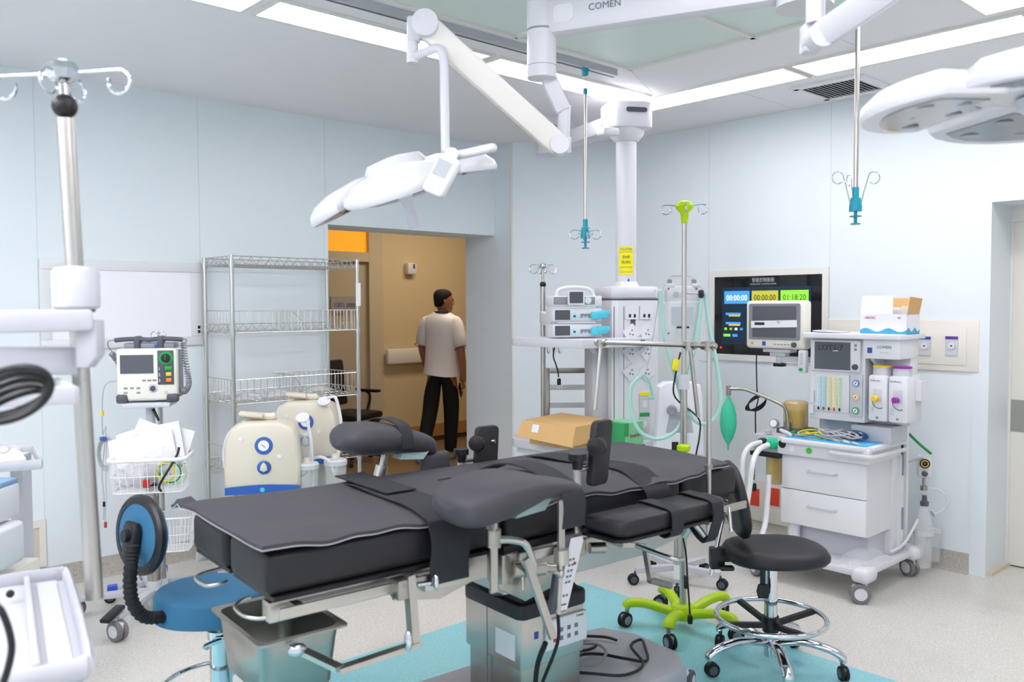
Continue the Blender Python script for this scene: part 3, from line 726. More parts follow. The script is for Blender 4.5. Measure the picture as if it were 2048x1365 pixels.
# collection pan on its jointed arm
a = At('drain_pan', 'deep stainless drain pan hung from the rail below the foot end of the table', 'pan', (-.79, .0, .46), TF)
m = M(); cx, cy2 = -.80, .035
def rr(w, h, r, z): return [V((cx + p[0], cy2 + p[1], z)) for p in rrect(w, h, r)]
m.rings([rr(.275, .395, .02, .622), rr(.275, .395, .02, .616), rr(.245, .355, .035, .614), rr(.238, .348, .04, .58), rr(.215, .325, .045, .45), rr(.18, .29, .05, .432)][::1] + [rr(.175, .285, .05, .436), rr(.21, .32, .045, .452), rr(.234, .344, .04, .58), rr(.241, .351, .04, .620)], closed=True)
a.p(m, 'basin', steelD, flip=True)
m = M(); m.bar((-.58, -.36, .80), (-.565, -.36, .595), .024, .03, up=(0, 1, 0)); a.p(m, 'drop_bar', steel)
m = M(); m.bar((-.555, -.365, .60), (-.80, -.36, .588), .014, .028, up=(0, 1, 0)); m.bar((-.795, -.36, .59), (-.84, -.16, .60), .014, .028, up=(1, 0, 0)); a.p(m, 'arm_bar', steel)
m = M(); m.bx(-.62, -.57, -.37, -.32, .735, .79, bev=.004); a.p(m, 'rail_clamp', steelD)
m = M(); m.cyl((-.56, -.37, .77), (-.52, -.375, .768), .007); m.ball((-.505, -.38, .768), .024, 12, (.35, .5, 1.)); a.p(m, 'wing_nut', chrome)
m = M(); m.ball((-.60, -.385, .625), .028, 12, (.4, .5, 1.1)); a.p(m, 'elbow_nut', chrome)
m = M(); m.ball((-.86, -.24, .62), .03, 12, (.9, .5, .6)); m.cyl((-.855, -.235, .61), (-.84, -.19, .59), .008); a.p(m, 'pan_nut', chrome)
# hand control hanging on the rail
a = At('hand_control', 'dark table hand control with a white key panel hanging from the near rail', 'remote control', (.0, -.36, .57), TF)
ex, ey = V((1, -.05, .02)), V((.26, 0, 1)); oo = V((.0, -.35, .69))
a.p(M().prism([(-.036, -.125), (.026, -.125), (.044, .11), (.036, .122), (-.036, .125), (-.044, .0)], oo, ex, ey, .022, bev=.004), 'body', darkG)
o2 = oo + V((.004, -.024, .0))
fp = a.p(M().prism([(-.022, -.118), (.022, -.118), (.038, .10), (.030, .116), (-.018, .116), (-.022, .0)], o2 + V((0, .0, 0)), ex, ey, .001), 'key_panel', white)
m = M()
ux, uy = ex.normalized(), ey.normalized(); nn = ux.cross(uy)
for r_ in range(6):
    for c_ in range(2):
        p = o2 - nn * (-.0015) + ux * (-.004 + c_ * .013) + uy * (.045 - r_ * .018 + (0 if r_ < 5 else -.025)); m.box(p, (.008, .002, .007), rot=Matrix((ux, -nn, uy)).transposed())
m.out('key', inkG, fp)
M().box(o2 + nn * .002 + ux * .018 + uy * .03, (.009, .003, .009)).out('red_key', inkR, fp)
text('Comen', .009, inkK, fp, o2 + nn * .002 - uy * .098, ux, uy)
m = M(); m.tube([V((-.03, -.36, .57)), V((-.03, -.365, .52)), V((-.028, -.36, .48)), V((-.02, -.33, .42)), V((-.02, -.25, .25)), V((-.0, -.22, .10)), V((.04, -.22, .06))], .006, sm=5); a.p(m, 'cable', blackM)
m = M(); m.tube([V((-.03, -.30, .45)), V((-.025, -.25, .35)), V((-.02, -.23, .2))], .009, sm=5); a.p(m, 'coiled_cable', blackM)
# anaesthesia screen frame on the head end rail
a = At('screen_frame', 'stainless drape frame with a long horizontal bar clamped to the head of the table', 'frame', (.755, -.33, .66), TF)
zt = 1.395; xl = .755
R1 = TK(1195, 692, -.33)
d0 = V((xl, -.33, zt)); d1 = V(TK(1196, 694, .18)); d1.z = zt
a.p(M().cyl((xl, -.33, .66), (xl, -.33, zt), .0095), 'upright_post', steel)
m = M(); m.cyl(d0 + (d0 - d1).normalized() * .03, d1, .0095); a.p(m, 'cross_bar', steel)
u = (d1 - d0)
m = M(); m.cyl(d0 + V((0, 0, -.02)), d0 + V((0, 0, .018)), .018); m.cyl(d0 - u.normalized() * .02, d0 + u.normalized() * .03, .016); a.p(m, 'corner_joint', steelD)
for f_, dx in ((.16, .05), (.97, -.035)):
    c = d0 + u * f_; m = M(); m.cyl(c + V((0, 0, -.02)), c + V((0, 0, .012)), .018); m.cyl(c - u.normalized() * .025, c + u.normalized() * .025, .015); j = a.p(m, 'sliding_joint', steelD)
    e = c + V((dx, .0, -.28)); m = M(); m.cyl(c, e, .0085); m.out('folding_leg', steel, j)
m = M(); m.bx(.735, .775, -.35, -.31, .72, .79, bev=.003); m.cyl((.755, -.33, .93), (.755, -.33, .945), .015); m.cyl((.78, -.34, .76), (.84, -.36, .755), .007); a.p(m, 'rail_clamp', steelD)
m = M(); m.cyl((.84, -.36, .775), (.80, -.40, .70), .006); m.ball((.80, -.40, .70), .009, 8); a.p(m, 'tightening_lever', chrome)
# ---------------------------------------------------------------- ceiling pendant with its shelves
PA = radians(-30)
pc = W(1252, 600, 5.22); PC = V((pc.x, pc.y, 0)); PF = (PC, PA)
a = At('medical_pendant', 'white ceiling pendant column with socket console and two shelves, near the corner', 'medical pendant', (0, 0, .70), PF)
pl = lambda p: Matrix.Rotation(-PA, 3, 'Z') @ (V(p) - PC)
m = M(); m.cyl((0, 0, 1.60), (0, 0, 2.56), .062, seg=28); a.p(m, 'column', whiteG)
m = M(); m.prism(rrect(.27, .24, .05), (0, 0, 2.60), (1, 0, 0), (0, 1, 0), .155, bev=.015); m.box((0, 0, 2.585), (.18, .17, .09), rot=Euler((pi, 0, 0)), taper=(.7, .7)); 
m.rings([[V((r_ * cos(t), r_ * sin(t), z)) for t in [2 * pi * k / 24 for k in range(24)]] for r_, z in ((.07, 2.53), (.105, 2.57), (.115, 2.62))])
hd = a.p(m, 'bearing_head', whiteG)
M().prism(rrect(.13, .028, .013), (.02, -.123, 2.70), (1, 0, 0), (0, 0, 1), .004).out('dark_vent_strip', darkG, hd)
mt = pl(W(1100, 235, 6.0)); m = M(); hdp = V((-.06, .03, 2.64)); e = V((mt.x, mt.y, 2.66)); m.bar(hdp, e, .13, .10, bev=.02); a.p(m, 'ceiling_arm', whiteG)
m = M(); m.cyl((e.x, e.y, 2.60), (e.x, e.y, H), .10, seg=28); m.cyl((e.x, e.y, H - .05), (e.x, e.y, H), .19, .20, seg=28); a.p(m, 'ceiling_mount', whiteG)
m = M(); m.bar(V((-.10, -.1, 2.565)), V((-.22, -.16, 2.555)), .07, .045, bev=.012); a.p(m, 'brake_cover', whiteG)
m = M(); m.bx(-.155, .155, -.16, .16, 1.585, 1.66, bev=.025); m.cyl((0, 0, 1.65), (0, 0, 1.69), .09, .065, seg=24); cp_ = a.p(m, 'console_cap', whiteG)
m = M(); m.bx(-.145, .145, -.15, .15, .70, 1.59, bev=.006); cs = a.p(m, 'console', white)
m = M(); m.bx(-.1465, .1465, -.1515, .1515, 1.577, 1.587); m.out('dark_joint', darkG, cs, loc=None)
m = M()
m = M(); m.bx(-.10, .145, -.152, -.149, .72, 1.57); m.out('front_panel', mat('console_grey', 'dcdde2', .4), cs)
def sock(u, z, ang, kind):
    o = V((u, -.153, z)); ex = V((cos(ang), 0, sin(ang))); ez = V((-sin(ang), 0, cos(ang)))
    m = M(); m.prism(rrect(.082, .082, .006), o, ex, ez, .008); s_ = m.out('socket_plate', white, cs); m = M()
    if kind == 0:
        for q in (-1, 1): m.box(o + ex * q * .015 - ez * .02 + V((0, -.009, 0)), (.012, .003, .02))
    else:
        for dx, dz in ((-.012, .0), (.012, .01), (0, -.014)): m.cyl(o + ex * dx + ez * dz + V((0, -.0075, 0)), o + ex * dx + ez * dz + V((0, -.0105, 0)), .004, seg=8)
    m.out('socket_holes', inkK, s_)
for q in (-1, 1): sock(.005 + q * .045 + .02, 1.505, 0, 0)
for z in (1.385, 1.27, 1.15):
    for q in (-1, 1): sock(.025 + q * .05, z, radians(38), 1)
for z, c_ in ((.97, yellow), (.845, greenP)):
    g = M().bx(.03, .09, -.158, -.15, z - .06, z + .04).out('gas_outlet', greyP, cs); M().bx(.03, .09, -.160, -.15, z + .04, z + .06).out('outlet_colour_tab', c_, g)
    M().bx(.045, .075, -.161, -.15, z - .03, z + .012).out('outlet_face', white, g)
m = M()
for u in (-.07, -.13): m.bx(u - .002, u + .002, -.1525, -.15, .72, 1.54)
m.out('rail_slot', inkG, cs)
M().bx(-.028, .002, -.153, -.1515, 1.30, 1.50).out('cable_slot', darkG, cs)
# warning label wrapped on the column
m = M(); g = [[V((.0635 * sin(t), -.0635 * cos(t), z)) for z in (1.73, 1.90)] for t in [radians(-62 + 84 * k / 8) for k in range(9)]]
m.sheet(g); lb = a.p(m, 'warning_label', yellow)
for s_, z, w_ in (('SOLUTION', 1.883, .075), ('请勿倚靠', 1.835, .045), ('禁止悬挂', 1.805, .055)):
    t_ = text(s_, .02, inkG, lb, (0, 0, 0), (1, 0, 0), (0, 1, 0), width=w_)
    for v in t_.data.vertices:
        an = v.co.x / .0645 - radians(20); v.co = V((.0645 * sin(an), -.0645 * cos(an), z + v.co.y))
for z in (1.865, 1.775, 1.745):
    m = M(); m.sheet([[V((.0642 * sin(t), -.0642 * cos(t), zz)) for zz in (z, z + .003)] for t in [radians(-58 + 74 * k / 8) for k in range(9)]]); m.out('label_line', inkG, lb)
m = M(); m.bx(-.012, -.003, -.066, -.062, 1.69, 1.705); a.p(m, 'arrow_mark', inkB)
# shelves
def shelf(zt, drawer):
    pts = [pl(W(x, 600, d)) for x, d in ((1022, 5.22), (1028, 5.15), (1150, 4.79), (1165, 4.76), (1180, 4.78), (1296, 5.0), (1302, 5.05), (1270, 5.3), (1034, 5.345))]
    m = M(); m.prism([(p.x, p.y) for p in pts], (0, 0, zt - .05), (1, 0, 0), (0, 1, 0), .05, bev=.004); s_ = a.p(m, 'shelf', whiteG)
    c = pl(W(1284, 600, 4.985)); m = M(); m.box((c.x, c.y - .012, zt - .025), (.035, .004, .03), rot=Euler((0, 0, -PA)))
    m.out('shelf_socket', inkG, s_)
    if drawer:
        ps = [pl(W(x, 600, d)) for x, d in ((1032, 5.2), (1160, 4.80), (1290, 5.03), (1262, 5.28), (1040, 5.33))]
        M().prism([(p.x, p.y) for p in ps], (0, 0, zt - .30), (1, 0, 0), (0, 1, 0), .25, bev=.004).out('drawer_box', white, s_)
        u0, u1 = ps[0], ps[1]; m = M(); d_ = (u1 - u0).normalized(); n_ = V((d_.y, -d_.x, 0)); 
        m.prism([(0.01, .0), ((u1 - u0).length - .01, 0), ((u1 - u0).length - .01, .2), (.01, .2)], V((u0.x, u0.y, zt - .28)) + n_ * .006, d_, (0, 0, 1), .008); m.out('drawer_front', white, s_)
shelf(1.357, False); shelf(.745, True)
m = M(); c = pl(W(1165, 600, 5.0)); m.tube([V((c.x + .05, c.y + .02, 1.31)), V((c.x + .12, c.y + .1, 1.25)), V((c.x + .18, c.y + .16, 1.10))], .018, sm=4); a.p(m, 'shelf_bracket', white)
m = M(); m.bx(-.24, -.145, -.08, .08, .55, 1.31, bev=.006); a.p(m, 'shelf_upright', greyP)
# syringe pump stack: each pump is a thing
RC = radians(-42.5)
def pump_frame(px, d, ang): p = W(px, 600, d); return (V((p.x, p.y, 0)), RC + ang)
SF = pump_frame(1147, 4.98, radians(14))
base_z = 1.358
def infusion(zb, label):
    b = At('infusion_pump', label, 'infusion pump', (0, 0, zb), SF, 'stacked infusion pumps')
    b.p(M().bx(-.135, .165, -.03, .12, zb + .006, zb + .083, bev=.008), 'housing', white)
    f = b.p(M().bx(-.125, .135, -.034, -.028, zb + .012, zb + .078, bev=.002), 'face', white)
    M().prism(rrect(.09, .056, .004), (-.078, -.034, zb + .045), (1, 0, 0), (0, 0, 1), .002).out('display', screen, f)
    m = M(); m.lathe([(.021, 0), (.021, .006), (.01, .007)], (-.008, -.034, zb + .038), (0, -1, 0), 20); m.out('dial', mat('dial_ring', 'bfe3ea', .4), f)
    M().lathe([(.0075, 0), (.0075, .003)], (-.008, -.0405, zb + .038), (0, -1, 0), 10).out('dial_centre', darkG, f)
    M().bx(.03, .09, -.036, -.033, zb + .028, zb + .052).out('key_panel', midG, f)
    for k in range(3): M().lathe([(.006, 0), (.006, .003)], (.032 + k * .018, -.0355, zb + .031), (0, -1, 0), 10).out('key', (cyanP, white, white)[k], f)
    m = M(); m.box((.115, -.045, zb + .04), (.045, .035, .05), bev=.012); m.box((.158, -.038, zb + .047), (.07, .045, .045), bev=.01); m.box((.19, -.04, zb + .055), (.02, .05, .03), bev=.006); b.p(m, 'syringe_clamp', cyanP)
infusion(base_z, 'lowest pump of the white pump stack on the pendant shelf')
infusion(base_z + .09, 'middle pump of the white pump stack on the pendant shelf')
zb = base_z + .183
b = At('infusion_pump', 'topmost unit of the pump stack, white with carry handle and square screen', 'infusion pump', (0, 0, zb), SF, 'stacked infusion pumps')
b.p(M().bx(-.135, .165, -.03, .12, zb, zb + .062, bev=.008), 'housing', white)
f = b.p(M().bx(-.13, .12, -.034, -.028, zb + .012, zb + .056, bev=.002), 'face', midG)
m = M(); m.prism(rrect(.10, .085, .008), (.0, -.04, zb + .052), (1, 0, 0), (0, 0, 1), .012); hs = b.p(m, 'screen_bezel', white)
M().prism(rrect(.082, .065, .003), (.0, -.052, zb + .052), (1, 0, 0), (0, 0, 1), .001).out('display', screen, hs)
m = M(); m.lathe([(.02, 0), (.02, .008), (.01, .009)], (.075, -.034, zb + .035), (0, -1, 0), 20); m.out('dial', white, f)
M().bx(.088, .105, -.036, -.033, zb + .04, zb + .052).out('teal_key', cyanP, f)
m = M(); m.tube([V((-.10, 0, zb + .055)), V((-.095, 0, zb + .09)), V((-.05, 0, zb + .108)), V((.03, 0, zb + .11)), V((.10, 0, zb + .098)), V((.125, 0, zb + .055))], .0115, sm=5); b.p(m, 'carry_handle', white)
# infusion stack mounting rail to the pole
a = At('infusion_pole', 'stainless infusion pole with four hooks standing beside the pump stack', 'infusion pole', (W(1086, 600, 5.42).x, W(1086, 600, 5.42).y, 0.0))
q = W(1086, 600, 5.42)
m = M(); m.cyl((q.x, q.y, .06), (q.x, q.y, 1.675), .0155); m.cyl((q.x, q.y, 1.675), (q.x, q.y, 1.785), .008); a.p(m, 'pole', steel)
a.p(M().ball((q.x, q.y, 1.68), .0205, 14), 'lock_knob', black)
def hooks(a, c, R, r, ang0, n=4, drop=.0, mt_=chrome, curl=.028, name='hook', rise=.01):
    for k in range(n):
        t = ang0 + 2 * pi * k / n; d = V((cos(t), sin(t), 0)); u = V((0, 0, 1))
        pts = [c, c + d * R * .55 + u * rise * .6, c + d * R + u * rise]
        for w_ in range(1, 8):
            an = pi / 2 - w_ * radians(42); pts.append(c + d * (R + curl * cos(an)) + u * (rise - curl + curl * sin(an)))
        a.p(M().tube(pts, r, 6, sm=2), name, mt_)
hooks(a, V((q.x, q.y, 1.795)), .06, .0032, RC + .25)
m = M(); m.lathe([(.006, -.02), (.02, -.012), (.024, 0), (.018, .014), (.006, .02)], (q.x, q.y, 1.795), (0, 0, 1), 14); a.p(m, 'hook_hub', chrome)
m = M(); cx_ = RT.inverted() if False else None
dx = V((cos(RC), sin(RC), 0)); c = V((q.x, q.y, 1.475)); m.bar(c, W(1108, 645, 5.16), .05, .075, bev=.008); a.p(m, 'pump_clamp', white)
m = M()
for k in range(5):
    t = RC + 2 * pi * k / 5; m = M(); m.bar((q.x, q.y, .08), (q.x + .26 * cos(t), q.y + .26 * sin(t), .075), .05, .03); a.p(m, 'base_leg', greyP); caster(a.t, .26 * cos(t), .26 * sin(t), .03, t, zt=.07)
for k in range(3):
    c = q * V((1, 1, 0)) + dx * (.025 + .036 * k) + V((0, 0, 1.29)); m = M(); m.tube([c + V((0, 0, .03)), c + V((0, 0, -.02)), c + dx * .009 + V((0, 0, -.045)), c + dx * .018 + V((0, 0, -.03)), c + dx * .018 + V((0, 0, -.01))], .0038, 6, sm=3); a.p(m, 's_hook', chrome)
# hanging black power cord
c0 = W(1115, 686, 5.02); pts = [W(x, y, 5.02) for x, y in ((1115, 684), (1108, 700), (1107, 715), (1112, 730), (1116, 745), (1117, 755))]
m = M(); m.tube(pts, .0042, 6, sm=4); m.box(W(1118, 764, 5.02), (.022, .018, .04), bev=.006); o = m.out('power_cord', cableK); tag(o, 'short black power cord with plug dangling under the pendant shelf', 'power cord')
m = M()
for k in (-4, 0, 4): m.cyl(W(1119 + k, 769, 5.02), W(1120 + k, 778, 5.02), .0022, seg=6)
m.out('plug_pin', chrome, o)
# open stainless frame standing behind the pendant
FR = (V((W(1142, 800, 5.75).x, W(1142, 800, 5.75).y, 0)), RC)
a = At('rack_trolley', 'open stainless frame trolley with flat cross bars behind the pendant shelf', 'trolley', (0, 0, 0), FR)
for x in (-.16, .24): a.p(M().bx(x - .018, x + .018, -.015, .015, .0, 1.13, bev=.003), 'upright', steelD)
a.p(M().bx(-.14, .24, -.012, .012, 1.095, 1.13, bev=.003), 'top_bar', steelD)
for z in (1.0, .88, .765, .45): a.p(M().bx(-.145, .24, -.004, .004, z - .018, z + .018), 'cross_bar', mat('satin_bar', 'c9cccd', .45, metal=.5))
# cardboard and green cartons on the lower shelf
c = W(1140, 880, 4.98); CB = (V((c.x, c.y, 0)), radians(4))
a = At('cardboard_box', 'flat brown cardboard box with overhanging lid on the lower pendant shelf', 'box', (0, 0, .747), CB)
a.p(M().bx(-.16, .24, -.17, .17, .747, .835), 'tray', card)
m = M(); z0, z1 = .80, .888
A_ = [V((-.20, -.20, z1 - .005)), V((.15, -.20, z1)), V((.15, .19, z1 + .01)), V((-.17, .19, z1))]
m.rings([A_, [p - V((0, 0, .004)) for p in A_]])
m.rings([[V((-.20, -.20, z1 - .005)), V((-.20, .19, z1)), V((-.245, .20, z0 - .0)), V((-.235, -.21, z0 - .025))], [V((-.196, -.20, z1 - .005)), V((-.196, .19, z1)), V((-.24, .20, z0)), V((-.23, -.21, z0 - .025))]])
fl = [(-.20, 0), (.02, .0), (.035, -.03), (.02, -.075), (-.06, -.10), (-.235, -.105)]
m.prism([(x, z1 + z - .004) for x, z in fl], (0, -.200, 0), (1, 0, 0), (0, 0, 1), .004)
ld = a.p(m, 'lid', card); M().prism([(0, 0), (.05, 0), (.05, .045), (0, .045)], (-.2235, .10, .83), (.0, -1, 0), (.32, 0, 1), .001).out('paper_label', paper, ld)
c = W(1238, 880, 4.98); GB = (V((c.x, c.y, 0)), radians(4))
a = At('green_carton', 'small green and mint carton beside the cardboard box on the lower shelf', 'box', (0, 0, .747), GB)
g = a.p(M().bx(-.075, .115, -.09, .10, .747, .875), 'carton', mat('carton_mint', '8fdca4', .5))
m = M(); m.bx(-.076, -.03, -.091, .101, .80, .876); m.bx(-.0765, -.07, -.091, .101, .747, .80); m.out('dark_green_print', greenB, g)
text('RossLord', .028, inkR, g, (.035, -.0915, .80), (1, 0, 0), (0, 0, 1))
# yellow/white patient warmer on a stand behind the green pole
# grey backed device on the lime pole
# ---------------------------------------------------------------- anaesthesia machine
a = At('anaesthesia_machine', 'white anaesthesia workstation with two drawers, flow tubes and two vaporisers', 'anaesthesia machine', (4.6, 2.25, 0))
X0 = 4.42
a.p(M().bx(X0, 4.70, 2.032, 2.515, .31, .705), 'cabinet', white)
for z0, z1, dx in ((.512, .702, 0), (.317, .508, .008)):
    d_ = a.p(M().bx(X0 - .014 - dx, X0, 2.03, 2.518, z0, z1, bev=.003), 'drawer', mat('drawer_front', 'ecebef', .35))
    zc = z1 - .075; m = M(); m.tube([(X0 - .015, 2.19, zc), (X0 - .045, 2.195, zc), (X0 - .048, 2.21, zc), (X0 - .048, 2.33, zc), (X0 - .045, 2.345, zc), (X0 - .015, 2.35, zc)], .0055, sm=2, seg=8); m.out('drawer_handle', greyP, d_)
m = M(); m.bx(4.37, 4.80, 2.0, 2.53, .705, .79, bev=.012); a.p(m, 'worktop_skirt', white)
m = M(); m.prism([(4.35, 2.05), (4.40, 1.985), (4.80, 1.985), (4.80, 2.54), (4.40, 2.54), (4.35, 2.49)], (0, 0, .775), (1, 0, 0), (0, 1, 0), .025, bev=.006); a.p(m, 'worktop', white)
m = M(); m.tube([(4.335, 2.20, .755), (4.33, 2.06, .755), (4.36, 1.975, .755), (4.50, 1.965, .755), (4.78, 1.965, .755)], (.012, .006), sm=4, seg=8, flat=(0, 0, 1)); a.p(m, 'grip_rail', mat('rail_clear_grey', 'd9dade', .25))
a.p(M().cyl((4.372, 2.335, .745), (4.366, 2.335, .745), .017, seg=20), 'green_dot', mat('green_dot', '4bbd3c', .5))
a.p(M().cyl((4.372, 2.435, .745), (4.366, 2.435, .745), .017, seg=20), 'white_dot', paper)
# blue sheet
m = M(); m.prism([(4.375, 2.02), (4.68, 2.02), (4.68, 2.50), (4.385, 2.49)], (0, 0, .8005), (1, 0, 0), (0, 1, 0), .003); o = m.out('blue_pad', mat('blue_sheet', '59b5e6', .6)); tag(o, 'light blue sheet spread on the anaesthesia machine worktop under the cables', 'sheet')
# base platform and wheels
m = M(); m.bx(4.30, 4.98, 1.98, 2.62, .13, .165, bev=.008); a.p(m, 'base_platform', white)
for x in (4.33, 4.93):
    for y in (2.0, 2.6): a.p(M().box((x, y, .145), (.13, .10, .08), bev=.03, seg=3), 'corner_bumper', white)
hub = white
for x, y, r_ in ((4.31, 1.99, 2.2), (4.93, 2.0, 1.2), (4.31, 2.6, 1.), (4.93, 2.6, 2.)):
    w_ = caster(a.t, x - 4.6, y - 2.25, .052, r_, wheel=mat('grey_tyre', '7d7b80', .6), hub=white, zt=.11)
m = M(); m.bx(4.50, 4.75, 2.06, 2.50, .165, .31); a.p(m, 'lower_housing', greyP)
m = M(); m.cyl((4.46, 2.47, .165), (4.46, 2.47, .31), .035); a.p(m, 'absorber_leg', white)
# back column
m = M(); m.bx(4.70, 4.84, 2.02, 2.45, .165, 1.36, bev=.006); m.bx(4.83, 4.86, 2.0, 2.04, .2, 1.36); m.bx(4.76, 4.80, 2.0, 2.025, .2, .8); a.p(m, 'back_column', mat('pale_grey_metal', 'dfe0e4', .35))
for z0_, z1_ in ((.60, .76), (.30, .42)): a.p(M().bx(4.775, 4.788, 1.994, 2.003, z0_, z1_), 'rail_slot', midG)
m = M(); m.bx(4.58, 4.78, 1.98, 2.20, .79, .885, bev=.004); a.p(m, 'side_housing', greyP)
# upper unit
U = 4.56
a.p(M().bx(U, 4.72, 2.115, 2.435, .90, 1.36, bev=.005), 'upper_housing', mat('pale_housing', 'e6e7ec', .35))
a.p(M().prism(rrect(.56, .33, .02), (4.66, 2.18, 1.36), (0, 1, 0), (-1, 0, 0), .028, bev=.004), 'top_shelf', white)
sc = a.p(M().bx(U - .018, U, 2.135, 2.425, 1.175, 1.35, bev=.006), 'screen_housing', white)
s2 = M().bx(U - .0205, U - .017, 2.19, 2.398, 1.185, 1.338).out('ventilator_screen', screen, sc)
text('LOT2-7', .045, inkK, s2, (U - .0215, 2.305, 1.305), (0, -1, 0), (0, 0, 1), ext=.0003)
M().bx(U - .0215, U - .02, 2.26, 2.29, 1.288, 1.292).out('pen_mark', paper, s2)
M().lathe([(.016, 0), (.015, .012), (.002, .013)], (U - .018, 2.162, 1.205), (-1, 0, 0), 18).out('rotary_knob', darkG, sc)
for z in (1.30, 1.322): M().bx(U - .021, U - .017, 2.155, 2.168, z - .007, z + .007).out('side_key', midG, sc)
m = M(); m.bx(U - .03, 4.76, 1.918, 2.115, 1.255, 1.36, bev=.004); m.prism([(4.56, 1.255), (4.76, 1.255), (4.76, .90), (4.70, .90), (4.66, 1.18)], (0, 2.09, 0), (1, 0, 0), (0, 0, 1), .02); bp_ = a.p(m, 'name_panel', mat('pale_housing2', 'e2e4e9', .35))
a.p(M().bx(4.69, 4.78, 1.925, 2.12, .89, 1.36, bev=.005), 'vaporiser_backplate', MATS['pale_grey_metal'])
text('COMEN', .022, inkG, bp_, (U - .031, 2.0, 1.318), (0, -1, 0), (0, 0, 1)); text('AX-500', .014, greyP, bp_, (U - .031, 2.0, 1.288), (0, -1, 0), (0, 0, 1))
M().bx(U - .032, U - .029, 2.065, 2.09, 1.285, 1.315).out('maker_badge', inkB, bp_)
# flow meters
fm = a.p(M().bx(U - .008, U, 2.20, 2.40, .945, 1.155, bev=.003), 'flowmeter_panel', white)
cols = ['cfe9ef', 'cfe9ef', 'b9dbe8', 'f1e7b6', 'f1e7b6', 'cfe6c4', 'd8edf0']
for k in range(5):
    y = 2.375 - k * .031
    t_ = M().bx(U - .014, U - .008, y - .010, y + .010, .965, 1.145).out('flow_tube', mat('tube_%s' % cols[k + 1], cols[k + 1], .2), fm)
    m = M()
    for q in range(14): m.bx(U - .0148, U - .014, y - .006, y - .001 + .003 * (q % 2), .975 + q * .012, .977 + q * .012)
    m.out('scale_marks', inkG, t_); M().bx(U - .017, U - .013, y - .004, y + .004, .955, .972).out('float', inkR if k % 2 else inkK, t_)
gp = a.p(M().bx(U - .010, U, 2.125, 2.195, .93, 1.165, bev=.003), 'gauge_panel', greyP)
for z, c_ in ((1.115, mat('gauge_blue', '5b8fd0', .4)), (1.04, yelP), (.965, greenP)):
    g = M().lathe([(.019, 0), (.019, .006)], (U - .010, 2.16, z), (-1, 0, 0), 20).out('gauge', c_, gp); M().lathe([(.0135, 0), (.0135, .0075)], (U - .010, 2.16, z), (-1, 0, 0), 18).out('dial_face', paper, g)
    M().box((U - .019, 2.16, z), (.002, .003, .016), rot=Euler((.6, 0, 0))).out('needle', inkK, g)
# vaporisers
for yc, c_, lb, w1 in ((2.022, yelP, 'white vaporiser with yellow dial and filler cap on the anaesthesia machine', 'Isoflurane'), (1.915, purple, 'white vaporiser with purple dial and filler cap on the anaesthesia machine', 'Sevoflurane')):
    v = At('vaporiser', lb, 'vaporiser', (4.57, yc, .915), group='vaporisers on the anaesthesia machine')
    xf = 4.505
    b_ = v.p(M().bx(xf, 4.69, yc - .051, yc + .051, .925, 1.17, bev=.012), 'body', white)
    text(w1, .013, inkG, b_, (xf - .0005, yc + .012, 1.142), (0, -1, 0), (0, 0, 1))
    d_ = v.p(M().lathe([(.046, 0), (.046, .02), (.043, .042)], (4.56, yc, 1.168), (0, 0, 1), 26), 'dial', greyP)
    M().lathe([(.047, 0), (.047, .010), (.03, .012)], (4.56, yc, 1.210), (0, 0, 1), 26).out('colour_ring', c_, d_)
    M().bx(xf - .004, xf, yc - .025, yc + .022, 1.03, 1.10, bev=.002).out('filler_recess', greyP, b_)
    v.p(M().lathe([(.016, 0), (.016, .03), (.012, .034)], (xf - .002, yc + .004, 1.045), (-1, 0, .1), 14), 'filler_cap', c_)
    m = M(); m.tube([(xf - .02, yc + .02, 1.04), (xf - .015, yc + .012, 1.01), (xf - .01, yc - .015, .995), (xf - .008, yc - .03, 1.0)], .0018, 5, sm=4); v.p(m, 'tether', blackM)
    M().bx(xf - .003, xf, yc + .022, yc + .038, .965, 1.0).out('level_window', greyP, b_)
    M().lathe([(.007, 0), (.007, .003)], (xf, yc, .945), (-1, 0, 0), 10).out('drain_screw', midG, b_)
m = M(); m.bx(4.60, 4.68, 1.835, 1.863, 1.04, 1.14); a.p(m, 'hinge_bracket', white)
# left fittings
m = M(); p = WX(1606, 720, U + .02); m.bx(U + .0, U + .04, p.y - .025, p.y + .022, p.z - .075, p.z + .055, bev=.008); au = a.p(m, 'auxiliary_flowmeter', white)
M().bx(U - .002, U + .001, p.y - .010, p.y + .008, p.z - .03, p.z + .04).out('flow_window', greyP, au); M().lathe([(.009, 0), (.009, .012)], (U, p.y, p.z - .055), (-1, 0, 0), 12).out('green_knob', greenP, au)
m = M(); m.bx(U - .01, U, 2.405, 2.43, .99, 1.06); m.bx(U - .016, U, 2.405, 2.43, .93, .975); a.p(m, 'port_block', white)
# bellows canister
p = WX(1595, 820, 4.62); yb = p.y
b_ = a.p(M().lathe([(.066, .83), (.07, .84), (.07, .975), (.06, .985), (.02, .985)], (4.60, yb, 0), (0, 0, 1), 28), 'bellows_dome', amber)
a.p(M().lathe([(.052, .83), (.05, .85), (.052, .87), (.05, .89), (.052, .91), (.05, .93)], (4.60, yb, 0), (0, 0, 1), 24), 'bellows', mat('bellows_tan', 'c9b070', .6))
a.p(M().bx(4.52, 4.68, yb - .08, yb + .08, .79, .83, bev=.008), 'bellows_base', darkG)
